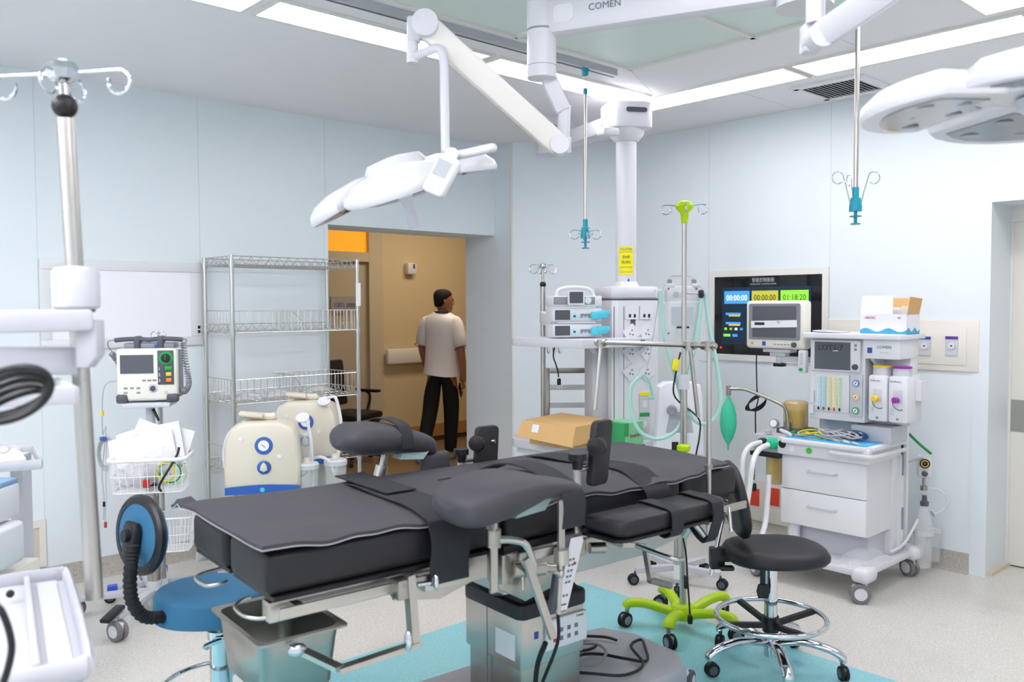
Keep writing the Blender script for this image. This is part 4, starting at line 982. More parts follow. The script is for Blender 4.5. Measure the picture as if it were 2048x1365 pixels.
# breathing block left of the cabinet
yb2 = 2.60
m = M(); m.bx(4.40, 4.56, 2.53, 2.70, .70, .80, bev=.008); bb = a.p(m, 'breathing_block', greyP)
m = M(); m.bx(4.38, 4.58, 2.52, 2.71, .675, .70, bev=.004); a.p(m, 'black_plate', black)
for p_, c_ in ((WX(1524, 885, 4.38), black), (WX(1566, 888, 4.38), black)):
    a.p(M().lathe([(.02, .0), (.024, .01), (.024, .04), (.019, .045)], (4.41, p_.y, p_.z), (-1, 0, 0), 18), 'hose_port', c_)
p_ = WX(1545, 888, 4.38); a.p(M().lathe([(.03, 0), (.034, .01), (.034, .03), (.024, .045), (.02, .06)], (4.40, p_.y, p_.z), (-1, 0, .1), 20), 'green_hose_cuff', mat('green_cuff', '2bc795', .35))
g = a.p(M().lathe([(.026, 0), (.028, .012), (.026, .024)], WX(1551, 848, 4.42), (-1, 0, .2), 20), 'pressure_gauge', midG)
M().lathe([(.021, .02), (.021, .0255)], WX(1551, 848, 4.42), (-1, 0, .2), 18).out('gauge_face', paper, g)
m = M(); q0 = WX(1560, 860, 4.42); m.cyl(q0, WX(1585, 872, 4.42), .010, .014); a.p(m, 'valve_tube', greyP); a.p(M().lathe([(.02, 0), (.022, .01)], WX(1537, 866, 4.42), (0, 0, 1), 14), 'valve_cap', greyP)
pc_ = WX(1556, 935, 4.46); cn = a.p(M().lathe([(.045, -.08), (.055, -.07), (.055, .075), (.045, .08)], (4.48, 2.60, .59), (0, 0, 1), 26), 'absorber_canister', amber)
a.p(M().cyl((4.48, 2.60, .53), (4.48, 2.60, .675), .016), 'canister_tube', mat('brown_tube', '8a7a55', .4))
# white corrugated hoses hanging from the ports in a loop to the floor side
def hose(name, label, pts, r, m_, cat='hose', ribs=False, sm=8, par=None, grp=None):
    P_ = smooth([V(p) for p in pts], sm); m = M()
    if ribs:
        L = 0; out = [P_[0]]
        for i in range(1, len(P_)):
            seg = (P_[i] - P_[i - 1]).length; n = max(1, int(seg / .006))
            for k in range(1, n + 1): out.append(P_[i - 1].lerp(P_[i], k / n))
        loops = []; up = None; n = len(out)
        for i, p in enumerate(out):
            t = (out[min(n - 1, i + 1)] - out[max(0, i - 1)]).normalized()
            up = t.orthogonal().normalized() if up is None else (up - t * up.dot(t)).normalized()
            sd = t.cross(up); rr_ = r * (1 + .09 * (i % 2)); loops.append([p + up * cos(2 * pi * k / 10) * rr_ + sd * sin(2 * pi * k / 10) * rr_ for k in range(10)])
        m.rings(loops)
    else: m.tube(P_, r, 8)
    o = m.out(name, m_)
    return tag(o, label, cat, grp) if par is None else o
hw = mat('white_hose', 'f0f0f4', .3, alpha=.9)
hose('breathing_hose', 'white corrugated breathing hose from the left port down behind the black stool', [WX(1522, 885, 4.36), WX(1500, 893, 4.28), WX(1487, 915, 4.22), WX(1484, 960, 4.2), WX(1483, 1010, 4.2), WX(1490, 1060, 4.2), WX(1515, 1085, 4.22), WX(1530, 1050, 4.3), WX(1535, 1000, 4.34), WX(1538, 950, 4.36)], .0145, hw, ribs=True, grp='white breathing hoses')
hose('breathing_hose', 'white corrugated breathing hose fixed to the green cuff of the anaesthesia machine', [WX(1537, 890, 4.33), WX(1518, 900, 4.26), WX(1506, 925, 4.16), WX(1500, 970, 4.14), WX(1493, 1020, 4.12), WX(1490, 1065, 4.1), WX(1500, 1085, 4.1)], .0145, hw, ribs=True, grp='white breathing hoses')
# reservoir bag on its bent arm
m = M(); m.tube([WX(x, y, k) for x, y, k in ((1575, 845, 4.50), (1572, 822, 4.50), (1558, 807, 4.48), (1500, 783, 4.42), (1485, 779, 4.40), (1460, 778, 4.38))], .010, 10, sm=4); m.cyl(WX(1457, 772, 4.38), WX(1457, 792, 4.38), .014); m.cyl(WX(1575, 845, 4.5), WX(1575, 865, 4.5), .02); a.p(m, 'bag_arm', steelD)
bt = WX(1457, 793, 4.38)
m = M(); prof = [(.0, .010), (.025, .022), (.06, .045), (.11, .058), (.16, .062), (.21, .053), (.25, .035), (.28, .014), (.295, .006), (.32, .006)]
ax = V((cos(RC), sin(RC), 0)); ay = V((-sin(RC), cos(RC), 0))
m.rings([[bt + ax * (w_ * cos(t)) * .82 + ay * (max(.006, w_ * .45) * sin(t)) - V((0, 0, h_)) for t in [2 * pi * k / 20 for k in range(20)]] for h_, w_ in prof])
o = m.out('reservoir_bag', greenS); tag(o, 'green rubber breathing bag hanging from the bent arm left of the anaesthesia machine', 'breathing bag')
# patient monitor
mc = WX(1551, 650, 4.60)
a2 = At('patient_monitor', 'white patient monitor with dark screen and taped paper note, left of the machine top', 'monitor', (4.6, mc.y, 1.27))
b_ = a2.p(M().box((4.63, mc.y, mc.z), (.09, .385, .285), bev=.02, seg=3), 'housing', warmW)
bz = M().prism(rrect(.335, .215, .012), (4.585, mc.y, mc.z + .018), (0, -1, 0), (0, 0, 1), .004).out('bezel', mat('bezel_grey', '84868c', .4), b_)
M().prism(rrect(.285, .185, .004), (4.5805, mc.y, mc.z + .018), (0, -1, 0), (0, 0, 1), .001).out('display', screen, bz)
nt = M().box((4.578, mc.y - .0, mc.z + .005), (.002, .30, .042), rot=Euler((radians(-1.5), 0, 0))).out('paper_note', paper, bz)
M().bx(4.5755, 4.577, mc.y + .06, mc.y + .125, mc.z - .002, mc.z + .014).out('black_print', inkK, nt); text('T2', .018, inkK, nt, (4.5765, mc.y - .03, mc.z + .015), (0, -1, 0), (0, 0, 1))
M().lathe([(.016, 0), (.015, .012), (.003, .013)], (4.585, mc.y - .13, mc.z - .115), (-1, 0, 0), 18).out('knob', darkG, b_)
for k in range(5): M().bx(4.583, 4.586, mc.y - .005 - k * .022 - .007, mc.y - .005 - k * .022 + .007, mc.z - .118, mc.z - .112).out('key', midG, b_)
M().bx(4.583, 4.586, mc.y + .055, mc.y + .078, mc.z - .125, mc.z - .10).out('maker_badge', inkB, b_); M().lathe([(.008, 0), (.008, .003)], (4.585, mc.y + .145, mc.z - .112), (-1, 0, 0), 12).out('power_key', orange, b_)
m = M(); m.box((4.65, mc.y, mc.z - .155), (.08, .18, .02), bev=.004); m.box((4.65, mc.y, mc.z - .175), (.06, .10, .025), bev=.004); m.cyl((4.65, mc.y, mc.z - .19), (4.65, mc.y, mc.z - .235), .02); a2.p(m, 'mount_plate', greyP)
m = M(); m.box((4.65, mc.y + .0, mc.z - .24), (.05, .06, .02), bev=.003); a2.p(m, 'mount_knob', black)
m = M(); m.bar((4.65, mc.y, mc.z - .205), (4.68, 2.45, mc.z - .205), .03, .035); a.p(m, 'monitor_arm', greyP)
# monitor power cord with coil
pts = [WX(x, y, 4.70) for x, y in ((1513, 700), (1513, 740), (1514, 780), (1516, 800), (1511, 825), (1511, 870), (1509, 930), (1508, 960))]
m = M(); m.tube(pts, .004, 6, sm=4); o = m.out('power_cord', cableK); tag(o, 'long black cord with a tied coil hanging below the patient monitor', 'power cord')
for k in range(4):
    cc = WX(1512, 807, 4.69); dv = V((0, cos(radians(150)), -sin(radians(150)) * -1)); m = M()
    pts = [cc + V((.004 * k, (.085 - .006 * k) * cos(t) * cos(.55) - .025 * sin(t) * sin(.55) * (1 + .2 * k), -(.085 - .006 * k) * cos(t) * sin(.55) - (.022 + .005 * k) * sin(t))) for t in [2 * pi * q / 20 for q in range(20)]]
    m.tube(pts, .004, 6, closed=True); m.out('cord_coil', cableK, o)
m = M(); m.box(WX(1508, 975, 4.70), (.025, .025, .05), bev=.006); m.out('plug', black, o)
# opened white carton on the top shelf
yc = 2.02; z0 = 1.389
a3 = At('glove_carton', 'opened white carton with blue wave print on top of the anaesthesia machine', 'box', (4.64, yc, z0))
m = M(); t_ = .003
x0, x1, y0, y1, z1 = 4.57, 4.73, 1.90, 2.15, z0 + .105
m.bx(x0, x0 + t_, y0, y1, z0, z1); m.bx(x1 - t_, x1, y0, y1, z0, z1); m.bx(x0, x1, y0, y0 + t_, z0, z1); m.bx(x0, x1, y1 - t_, y1, z0, z1); m.bx(x0, x1, y0, y1, z0, z0 + t_)
cb = a3.p(m, 'carton', paper)
m = M(); m.prism([(0, 0), (.17, 0), (.165, .10), (0, .10)], (x0 + .004, y1, z1), (.04, -1, 0), (.2, 0, 1), .003); m.out('open_flap', paper, cb)
m = M(); m.prism([(0, 0), (.15, 0), (.14, .085), (-.02, .095)], (x0, y0 + .001, z1), (1, 0, 0), (0, -.25, 1), .003); m.prism([(0, 0), (.16, 0), (.15, .09), (0, .09)], (x1, y0 + .02, z1), (0, 1, 0), (.3, 0, 1), .003); m.out('brown_flap', card, cb)
m = M(); wv = [(0, .0)] + [(.25 * k / 16, .020 + .010 * sin(k * .8)) for k in range(17)] + [(.25, 0)]
m.prism(wv, (x0 - .0008, y1, z0), (0, -1, 0), (0, 0, 1), -.0008); m.prism([(q[0] * .64, q[1] * 1.1) for q in wv], (x0, y0 - .0008, z0), (1, 0, 0), (0, 0, 1), -.0008); m.out('blue_wave_print', mat('wave_blue', '49a9cf', .5), cb)
text('GINTEC', .017, inkR, cb, (x0 - .001, y1 - .055, z1 - .02), (0, -1, 0), (0, 0, 1)); text('BFS', .012, inkG, cb, (x0 - .001, y0 + .04, z1 - .02), (0, -1, 0), (0, 0, 1))
m = M()
random.seed(3)
for k in range(7):
    m.box((x0 + .03 + .1 * random.random(), y0 + .02 + .10 * random.random(), z1 + .0 + .02 * random.random()), (.05, .03, .04), rot=Euler((random.random() * 2, random.random() * 2, random.random() * 3)), bev=.008)
stuff(m.out('crumpled_packets', film, cb))
# thin board lying behind the carton with a strap of tape
m = M(); m.box((4.60, 2.33, 1.395), (.14, .17, .006), rot=Euler((.05, 0, .2)), bev=.002); o = m.out('paper_folder', greyP); tag(o, 'grey folder lying on the machine top shelf, left of the carton', 'folder')
# tangled monitor leads on the blue sheet
random.seed(11)
root = thing('monitor_leads', 'tangle of grey and yellow patient monitor leads heaped on the blue sheet', 'cables', (4.5, 2.3, .803))
def rel(p): return V(p) - V((4.5, 2.3, .803))
for k in range(13):
    cx_, cy_ = 4.50 + random.uniform(-.03, .06), 2.27 + random.uniform(-.10, .11); rx_, ry_ = random.uniform(.03, .07), random.uniform(.05, .11); ph = random.random() * 6; pts = []
    for q in range(14):
        t = ph + q * .62; pts.append(rel((cx_ + rx_ * cos(t) * (1 - .03 * q), cy_ + ry_ * sin(t) * (1 - .02 * q), .811 + .006 * (k % 7) + .010 * sin(t * 1.7 + k))))
    M().tube(pts, .0042, 6, sm=3).out('lead', mat('yellow_cable', 'd9d020', .4) if k in (3, 8) else cableG, root)
for k, (ya, yb_) in enumerate(((2.10, 2.28), (2.16, 2.33), (2.22, 2.38), (2.44, 2.34), (2.49, 2.36))):
    pts = [rel((4.40 + .012 * k, ya, .812)), rel((4.43, ya + (yb_ - ya) * .4, .818)), rel((4.47, yb_, .83))]; M().tube(pts, .004, 6, sm=4).out('lead', cableG, root)
    M().cyl(pts[0], pts[0] + (pts[0] - pts[1]).normalized() * .04, .008, .006).out('connector', greyP, root)
for x, y, c_ in ((4.42, 2.37, yelP), (4.45, 2.39, yelP), (4.42, 2.46, greenP)): M().box(rel((x, y, .83)), (.02, .02, .012), bev=.003).out('coloured_clip', c_, root)
m = M(); m.tube([rel((4.50, 2.22, .83)), rel((4.54, 2.17, .845)), rel((4.53, 2.11, .84)), rel((4.50, 2.08, .835))], .016, 8, sm=4); o = m.out('blood_pressure_cuff', navy, root); o.parent = None; o.location = (4.5, 2.3, .803); tag(o, 'rolled navy blue blood pressure cuff lying on the leads', 'cuff')
# control panel set in the right wall
y0, y1, z0, z1 = 2.705, 3.517, 1.20, 1.743
a = At('control_panel', 'large black wall control screen with three coloured clocks in a cream frame', 'control panel', (XR, 3.1, 1.15))
fr = M(); w_ = .042
fr.bx(XR - .012, XR, y0 - w_, y1 + w_, z1, z1 + w_); fr.bx(XR - .012, XR, y0 - w_, y1 + w_, z0 - w_, z0); fr.bx(XR - .012, XR, y0 - w_, y0, z0, z1); fr.bx(XR - .012, XR, y1, y1 + w_, z0, z1)
a.p(fr, 'frame', trimM); gl = a.p(M().bx(XR - .008, XR - .001, y0, y1, z0, z1), 'glass', screenB)
yl, yr = y1 - .065, y0 + .075
dsp = M().bx(XR - .010, XR - .008, yr, yl, z0 + .07, z1 - .075).out('display', mat('display_navy', '122a40', .2, emit=.35), gl)
def pr(y, z, w, h, c, nm='display_tile', th=.0008): return M().bx(XR - .0105 - th, XR - .010, y - w / 2, y + w / 2, z - h / 2, z + h / 2).out(nm, c, dsp)
eb, ey_, eg = mat('tile_blue', '3f8df0', .3, emit=.8), mat('tile_olive', 'b5b23c', .3, emit=.55), mat('tile_green', '7fd838', .3, emit=.8)
ew = mat('glow_white', 'e8f0ff', .3, emit=1.0)
for k, (c_, s_, tc_) in enumerate(((eb, '00:00:00', ew), (ey_, '00:00:00', inkK), (eg, '01:18:20', inkK))):
    y = yl - .118 - k * .218; t_ = pr(y, z1 - .145, .20, .088, c_, 'clock_tile'); text(s_, .055, tc_, t_, (XR - .0118, y, z1 - .15), (0, -1, 0), (0, 0, 1), width=.165, ext=.0002)
text('智能控制面板', .032, mat('print_silver', 'b9bcc2', .4), gl, (XR - .0085, (y0 + y1) / 2 + .02, z1 - .030), (0, -1, 0), (0, 0, 1), width=.17)
text('INTELLIGENT CONTROL PANEL', .015, MATS['print_silver'], gl, (XR - .0085, (y0 + y1) / 2 + .02, z1 - .056), (0, -1, 0), (0, 0, 1), width=.20)
for r_ in range(2):
    pr(yl - .09, z1 - .26 - r_ * .065, .12, .016, eb, 'slider', .001); pr(yl - .10, z1 - .272 - r_ * .065, .09, .012, mat('tile_yellow', 'd9c23a', .3, emit=.5), 'slider', .0014)
for k in range(4): pr(yl - .03 - k * .042, z1 - .365, .02, .016, (eg, ey_, dsp.data.materials[0], eb)[k] if k != 2 else ew, 'round_key')
pr(yl - .04, z1 - .41, .055, .018, eg, 'status_tile'); pr(yl - .105, z1 - .41, .04, .018, eb, 'status_tile'); pr(yr + .055, z1 - .27, .045, .03, eb, 'status_tile'); pr(yr + .055, z1 - .31, .045, .022, eb, 'status_tile')
M().lathe([(.008, 0), (.008, .003)], (XR - .008, y1 - .055, z0 + .045), (-1, 0, 0), 12).out('red_light', mat('red_glow', 'ff2818', .3, emit=1.5), gl)
# gas outlet panel on the right wall
a = At('gas_outlet_panel', 'cream medical gas outlet panel in the right wall with two grey outlets', 'gas panel', (XR, 2.2, 1.16))
pn = a.p(M().bx(XR - .012, XR, 1.766, 2.662, 1.16, 1.452, bev=.003), 'frame', mat('cream_panel', 'e4e0d6', .45))
M().bx(XR - .016, XR - .012, 1.83, 2.60, 1.195, 1.415, bev=.002).out('inner_plate', MATS['cream_panel'], pn)
for px, c_ in ((1852, inkB), (1906, mat('purple_print', '5c3f96', .5))):
    p = WX(px, 692, XR); g = M().bx(XR - .022, XR - .016, p.y - .034, p.y + .034, p.z - .055, p.z + .055).out('gas_outlet', greyP, pn)
    M().bx(XR - .0235, XR - .021, p.y - .034, p.y + .034, p.z + .038, p.z + .055).out('coloured_tab', c_, g); M().lathe([(.02, 0), (.02, .006)], (XR - .022, p.y, p.z), (-1, 0, 0), 8).out('outlet_face', white, g)
    M().lathe([(.005, 0), (.005, .008)], (XR - .022, p.y, p.z), (-1, 0, 0), 8).out('outlet_hole', inkK, g)
# low socket strip with red plates
a = At('socket_strip', 'low cream wall socket panel with orange red plates behind the breathing hoses', 'socket panel', (XR, 3.0, .2))
p0, p1 = WX(1462, 960, XR), WX(1562, 1030, XR)
pn = a.p(M().bx(XR - .015, XR, p1.y - .3, p0.y + .05, p1.z - .07, p0.z + .03, bev=.003), 'panel', MATS['cream_panel'])
for px in (1465, 1512, 1552):
    p = WX(px, 994, XR); M().bx(XR - .021, XR - .015, p.y - .035, p.y + .035, p.z - .06, p.z + .06, bev=.002).out('red_socket', redS, pn)
# suction regulator and bottles on the right of the machine
a = At('suction_regulator', 'white suction regulator with round yellow gauge on the right of the anaesthesia machine', 'suction regulator', (4.92, 1.93, .55))
rc = W(1848, 933, 4.98); rb = Matrix.Rotation(RC - .35, 4, 'Z')
b_ = a.p(M().box(rc, (.075, .07, .13), rot=rb.to_euler(), bev=.018, seg=3), 'body', white)
nd = V(rb @ V((0, -1, 0))); m = M(); m.lathe([(.026, 0), (.028, .012)], rc + nd * .034 + V((0, 0, .022)), nd, 22); g = a.p(m, 'gauge', black)
M().torus(rc + nd * .047 + V((0, 0, .022)), .018, .0025, ax=nd).out('gauge_ring', yelP, g); M().bar(rc + nd * .047 + V((0, 0, .022)), rc + nd * .047 + V((.005, 0, .036)), .002, .002).out('needle', white, g)
a.p(M().lathe([(.016, 0), (.016, .014), (.011, .018)], rc + nd * .034 + V((0, 0, -.037)), nd, 18), 'control_knob', purple if False else darkG)
m = M(); m.cyl(rc + V((0, 0, -.065)), rc + V((0, 0, -.13)), .008); m.cyl(rc + V((0, 0, -.115)), rc + V((0, 0, -.14)), .02); a.p(m, 'outlet_stem', steelD)
m = M(); m.tube([rc + V((.04, 0, .05)), V((4.86, 2.0, rc.z + .06)), V((4.83, 2.02, rc.z + .065))], .006); a.p(m, 'bracket_arm', steel)
hose('oxygen_hose', 'dark green hose running down to the suction regulator', [W(1818, 868, 4.95), W(1835, 885, 4.95), W(1850, 898, 4.93), W(1862, 908, 4.93)], .008, mat('hose_green', '1f8a4a', .4))
def jar(px, py, d, h, r, label):
    c = W(px, py, d); t = At('suction_jar', label, 'jar', c, group='clear suction jars beside the anaesthesia machine')
    t.p(M().lathe([(r * .8, 0), (r * .86, .004), (r, h), (r * .98, h), (r * .84, .008), (r * .78, .005)], c, (0, 0, 1), 26), 'jar_body', glass)
    t.p(M().lathe([(r * 1.08, h), (r * 1.08, h + .02), (r * .5, h + .024)], c, (0, 0, 1), 26), 'lid', mat('clear_lid', 'dfe3e6', .2, alpha=.7)); return c
c1 = jar(1846, 1134, 4.85, .185, .05, 'front clear suction jar hanging beside the rear wheel of the machine'); jar(1866, 1122, 4.98, .17, .042, 'smaller clear suction jar half hidden behind the front one')
cf = W(1848, 1058, 4.86); t = At('suction_flask', 'clear conical safety flask with dark stopper above the suction jars', 'flask', cf)
t.p(M().lathe([(.048, -.0), (.05, .01), (.024, .115), (.022, .135)], cf, (0, 0, 1), 24), 'flask', glass); t.p(M().lathe([(.022, .13), (.024, .155), (.014, .16), (.012, .19)], cf, (0, 0, 1), 18), 'stopper', darkG)
hose('suction_tube', 'thin clear tube looping from the regulator to the white disc filter', [W(1856, 975, 4.95), W(1880, 982, 4.95), W(1895, 1000, 4.95), W(1885, 1020, 4.95), W(1868, 1028, 4.93)], .0035, glass2, sm=6)
o = M().lathe([(.018, -.004), (.02, 0), (.018, .004)], W(1866, 1028, 4.92), (.8, -.4, .3), 20).out('disc_filter', white); tag(o, 'small white disc filter on the thin suction tube', 'filter')
hose('suction_tube', 'clear tube slanting from the suction flask into the plastic bag', [W(1836, 1040, 4.83), W(1824, 1062, 4.8), W(1806, 1090, 4.75), W(1780, 1105, 4.7)], .008, glass2, sm=6)
# clear plastic bag lying on the base platform
random.seed(5); m = M(); c = V((4.42, 2.08, .168)); g = []
for i in range(15):
    row = []
    for j in range(11):
        u, v = i / 14, j / 10; h_ = .085 * sin(pi * u) ** .7 * sin(pi * v) ** .7; row.append(V((c.x - .12 + .34 * u + .01 * random.uniform(-1, 1), c.y - .11 + .20 * v + .01 * random.uniform(-1, 1), c.z + h_ * random.uniform(.8, 1.0) + .002)))
    g.append(row)
m.sheet(g); o = m.out('plastic_bag', mat('thin_film', 'f4f6fa', .12, alpha=.28, spec=.9)); tag(o, 'crumpled clear plastic bag lying on the base of the anaesthesia machine', 'plastic bag')
# ---------------------------------------------------------------- surgical lamps
def basis(x, up):
    x = V(x).normalized(); z = (V(up) - x * V(up).dot(x)).normalized(); y = z.cross(x); return Matrix((x, y, z)).transposed()
sR = V((cos(RC), sin(RC), 0)); sU = V((0, 0, 1)); sF = V((-sin(RC), cos(RC), 0))   # picture right, up, away
def lamp_head(root, C_, B, R, off, npet=4, rot0=.35, kd=.2):
    """domed lamp body of separate petals round a hub"""
    def tf(p): return C_ + B @ V(p) - off
    def dome(p, k=kd): r2 = p.x * p.x + p.y * p.y; return V((p.x, p.y, p.z - k * r2 / R * .34 / .34 - 0))
    ga = 2 * pi / npet
    for q in range(npet):
        a0 = rot0 + q * ga; hw = ga * .46; out = []
        N = 10
        for k in range(N + 1):                                     # outer edge, slightly pointed
            t = -1 + 2 * k / N; r = R * (1 - .17 * abs(t) ** 2.4); out.append((r, hw * t))
        for k in range(N + 1):
            t = 1 - 2 * k / N; out.append((R * .27, hw * t * .85))
        def lp(ins, z):
            cr = R * .64; o = []
            for r, t in out:
                p = V((r * cos(a0 + t), r * sin(a0 + t), 0)); c = V((cr * cos(a0), cr * sin(a0), 0)); d = (p - c); L = d.length; p = p - d * (ins / L); p.z = z; o.append(tf(dome(p)))
            return o
        m = M(); m.rings([lp(.028, .0), lp(.006, .003), lp(0, .016), lp(.004, .036), lp(.03, .055), lp(.075, .062)])
        pt = m.out('lamp_petal', whiteG, root, angle=50)
        m = M(); m.rings([lp(.045, -.004), lp(.045, .002)]); gl = m.out('lens_glass', mat('lamp_glass', '8e959f', .1, spec=.8), pt)
        for rr_, tt in ((.5, -.35), (.5, .35), (.75, -.5), (.75, 0), (.75, .5)):
            p = V((R * rr_ * cos(a0 + tt * hw * 1.1), R * rr_ * sin(a0 + tt * hw * 1.1), 0)); p = tf(dome(p)); n = B @ V((0, 0, -1))
            M().lathe([(.021, 0), (.021, .003), (.012, .004)], p + n * .004, n, 14).out('led_lens', mat('led_lens', '6f767f', .15), gl)
    m = M(); prof = [(R * .30, .0), (R * .33, .02), (R * .33, .05), (R * .28, .075), (.03, .085)]
    m.rings([[tf((r * cos(t), r * sin(t), z)) for t in [2 * pi * k / 28 for k in range(28)]] for r, z in prof]); m.out('lamp_hub', whiteG, root)
    m = M(); prof = [(.07, -.005), (.065, -.025), (.035, -.045), (.024, -.06), (.020, -.10), (.022, -.165), (.018, -.172)]
    m.rings([[tf((r * cos(t), r * sin(t), z)) for t in [2 * pi * k / 24 for k in range(24)]] for r, z in prof]); m.out('sterile_handle', mat('handle_grey_white', 'd6d8e0', .35), root)
# left lamp
spd = W(1085, 600, 3.2); hub = V((spd.x, spd.y, 0))
arm_dir = (W(1512, 600, 2.9) - W(1112, 600, 3.2)); arm_dir.z = 0; arm_dir.normalize()
SP = hub + arm_dir * .92
Lc = W(800, 362, 2.95)
a = At('surgical_lamp', 'white ceiling surgical lamp on a long sloping arm, hanging tilted in front of the doorway', 'surgical lamp', (SP.x, SP.y, H), group='twin surgical lamps')
a.p(M().cyl((SP.x, SP.y, 2.55), (SP.x, SP.y, H), .075, seg=28), 'spindle', whiteG)
m = M(); m.cyl((SP.x, SP.y, H - .06), (SP.x, SP.y, H), .22, .25, seg=32); a.p(m, 'ceiling_cover', whiteG)
za = 2.598
m = M(); p0 = hub + V((0, 0, za)); p1 = SP + V((0, 0, za)); m.bar(p0 + arm_dir * .02, p1, .075, .135, bev=.03); m.cyl(p1 - V((0, 0, .09)), p1 + V((0, 0, .09)), .09, seg=28); ar = a.p(m, 'horizontal_arm', whiteG)
fn = V((arm_dir.y, -arm_dir.x, 0))
t1 = WZ(1225, 15, za) ; tp = hub + arm_dir * ((t1 - hub).dot(arm_dir)) ; 
dd = .255
text('COMEN', .034, inkG, a.t, hub + arm_dir * dd + fn * .0385 + V((0, 0, za + .005)) - a.off, arm_dir, (0, 0, 1))
m = M(); m.prism(rrect(.075, .065, .02), hub + arm_dir * .10 + fn * .0375 + V((0, 0, za - .0)), arm_dir, (0, 0, 1), .0015); a.p(m, 'cover_plate', white)
a.p(M().cyl(hub + V((0, 0, 2.56)), hub + V((0, 0, 2.78)), .054, seg=32), 'arm_hub', whiteG)
a.p(M().cyl(hub + V((0, 0, 2.385)), hub + V((0, 0, 2.557)), .054, seg=32), 'lower_hub', whiteG)
m = M(); m.cyl(hub + V((0, 0, 2.555)), hub + V((0, 0, 2.562)), .0548, seg=32); m.cyl(hub + V((0, 0, 2.428)), hub + V((0, 0, 2.430)), .0545, seg=32); a.p(m, 'joint_ring', midG)
f0 = W(1090, 140, 3.2); f1 = W(1128, 225, 3.2); m = M(); m.bar(f0, f1, .065, .06, bev=.015); a.p(m, 'link_arm', whiteG)
v0, v1 = W(1129, 212, 3.2), W(1127, 275, 3.2); a.p(M().cyl(v0, v1, .024, seg=22), 'vertical_link', whiteG)
jt = W(1118, 292, 3.17); m = M(); m.box(W(1127, 292, 3.2), (.055, .055, .062), rot=Matrix((sR, sF, sU)).transposed(), bev=.006); m.cyl(jt - sF * .045, jt + sF * .03, .035, seg=26); a.p(m, 'elbow_joint', whiteG)
et = W(852, 52, 2.95); m = M(); m.bar(jt, et, .055, .085, up=(jt - et).cross(sF), bev=.015); sa = a.p(m, 'spring_arm', mat('arm_cream_white', 'ebe8e2', .3))
m = M(); m.cyl(et - sF * .045, et + sF * .035, .045, seg=26); m.box(W(828, 60, 2.97), (.045, .05, .085), rot=Matrix((sR, sF, sU)).transposed(), bev=.008); a.p(m, 'upper_joint', whiteG)
m = M(); m.cyl(W(825, 75, 2.97), W(825, 127, 2.97), .0205, seg=22); a.p(m, 'swivel_tube', whiteG)
m = M(); m.tube([W(828, 112, 2.96), W(850, 105, 2.96), W(872, 97, 2.95), W(883, 105, 2.95), W(888, 130, 2.95), W(889, 200, 2.95), W(891, 308, 2.95)], .0155, 12, sm=5); a.p(m, 'drop_tube', whiteG)
lx = (W(985, 305, 2.95) - W(615, 425, 2.95)).normalized(); B = basis(lx, sU * .94 - sF * .10)
B = Matrix((lx, (sF * .97 + sU * .14 - lx * (sF * .97 + sU * .14).dot(lx)).normalized(), V((0, 0, 0)))).transposed(); zz_ = B.col[0].cross(B.col[1]); B = Matrix((B.col[0], B.col[1], zz_)).transposed()
lamp_head(a.t, Lc, B, .335, a.off, 4, pi / 4 * 0 + .0)
q = W(905, 312, 2.60); m = M(); m.cyl(q - sF * .035, q + sF * .03, .020, seg=20); m.tube([W(891, 305, 2.95), W(896, 308, 2.8), q], .013, 10, sm=3); m.tube([q, W(930, 308, 2.58), W(965, 300, 2.56), W(984, 296, 2.58), W(986, 297, 2.8)], .0135, 10, sm=4); a.p(m, 'yoke_handle', whiteG)
q = W(884, 352, 2.56); rb = Matrix((sR, sF, sU)).transposed().to_4x4() @ Matrix.Rotation(radians(28), 4, 'Y') @ Matrix.Rotation(radians(-25), 4, 'Z')
cbx = M().box(q, (.075, .035, .125), rot=rb.to_3x3(), bev=.012, seg=3); cb_ = a.p(cbx, 'control_box', white)
dq = rb.to_3x3() @ V((0, -.018, .018)); M().box(q + dq, (.05, .002, .052), rot=rb.to_3x3()).out('control_screen', mat('lcd_grey', 'a9afb3', .2), cb_)
# right lamp
t2 = W(1625, 600, 2.42); T2 = V((t2.x, t2.y, 0))
a = At('surgical_lamp', 'white surgical lamp cut off by the right edge of the photo, underside lenses visible', 'surgical lamp', (SP.x, SP.y, 2.78), group='twin surgical lamps')
m = M(); m.bar(SP + V((0, 0, 2.79)), T2 + V((0, 0, 2.79)), .075, .06, bev=.01); a.p(m, 'horizontal_arm', whiteG)
a.p(M().cyl(T2 + V((0, 0, 2.33)), T2 + V((0, 0, 2.80)), .0255, seg=24), 'drop_tube', whiteG)
jt = W(1637, 75, 2.38); m = M(); m.box(W(1622, 78, 2.42), (.05, .055, .08), rot=Matrix((sR, sF, sU)).transposed(), bev=.006); m.cyl(jt - sF * .04, jt + sF * .04, .036, seg=26); a.p(m, 'elbow_joint', whiteG)
et = W(1950, -140, 2.0); m = M(); m.bar(jt, et, .055, .075, up=(jt - et).cross(sF), bev=.015); a.p(m, 'spring_arm', whiteG)
Rc = W(2105, 192, 1.84); e2 = V((Rc.x, Rc.y, et.z)) + sR * .0
m = M(); m.cyl(et - sF * .04, et + sF * .04, .042, seg=24); a.p(m, 'upper_joint', whiteG)
m = M(); m.tube([et, et + (e2 - et) * .5 + V((0, 0, -.03)), V((e2.x, e2.y, et.z - .08)), Rc + V((0, 0, .10))], .018, 12, sm=5); a.p(m, 'yoke_tube', whiteG)
B = Matrix(((1, 0, 0), (0, 1, 0), (0, 0, 1)))
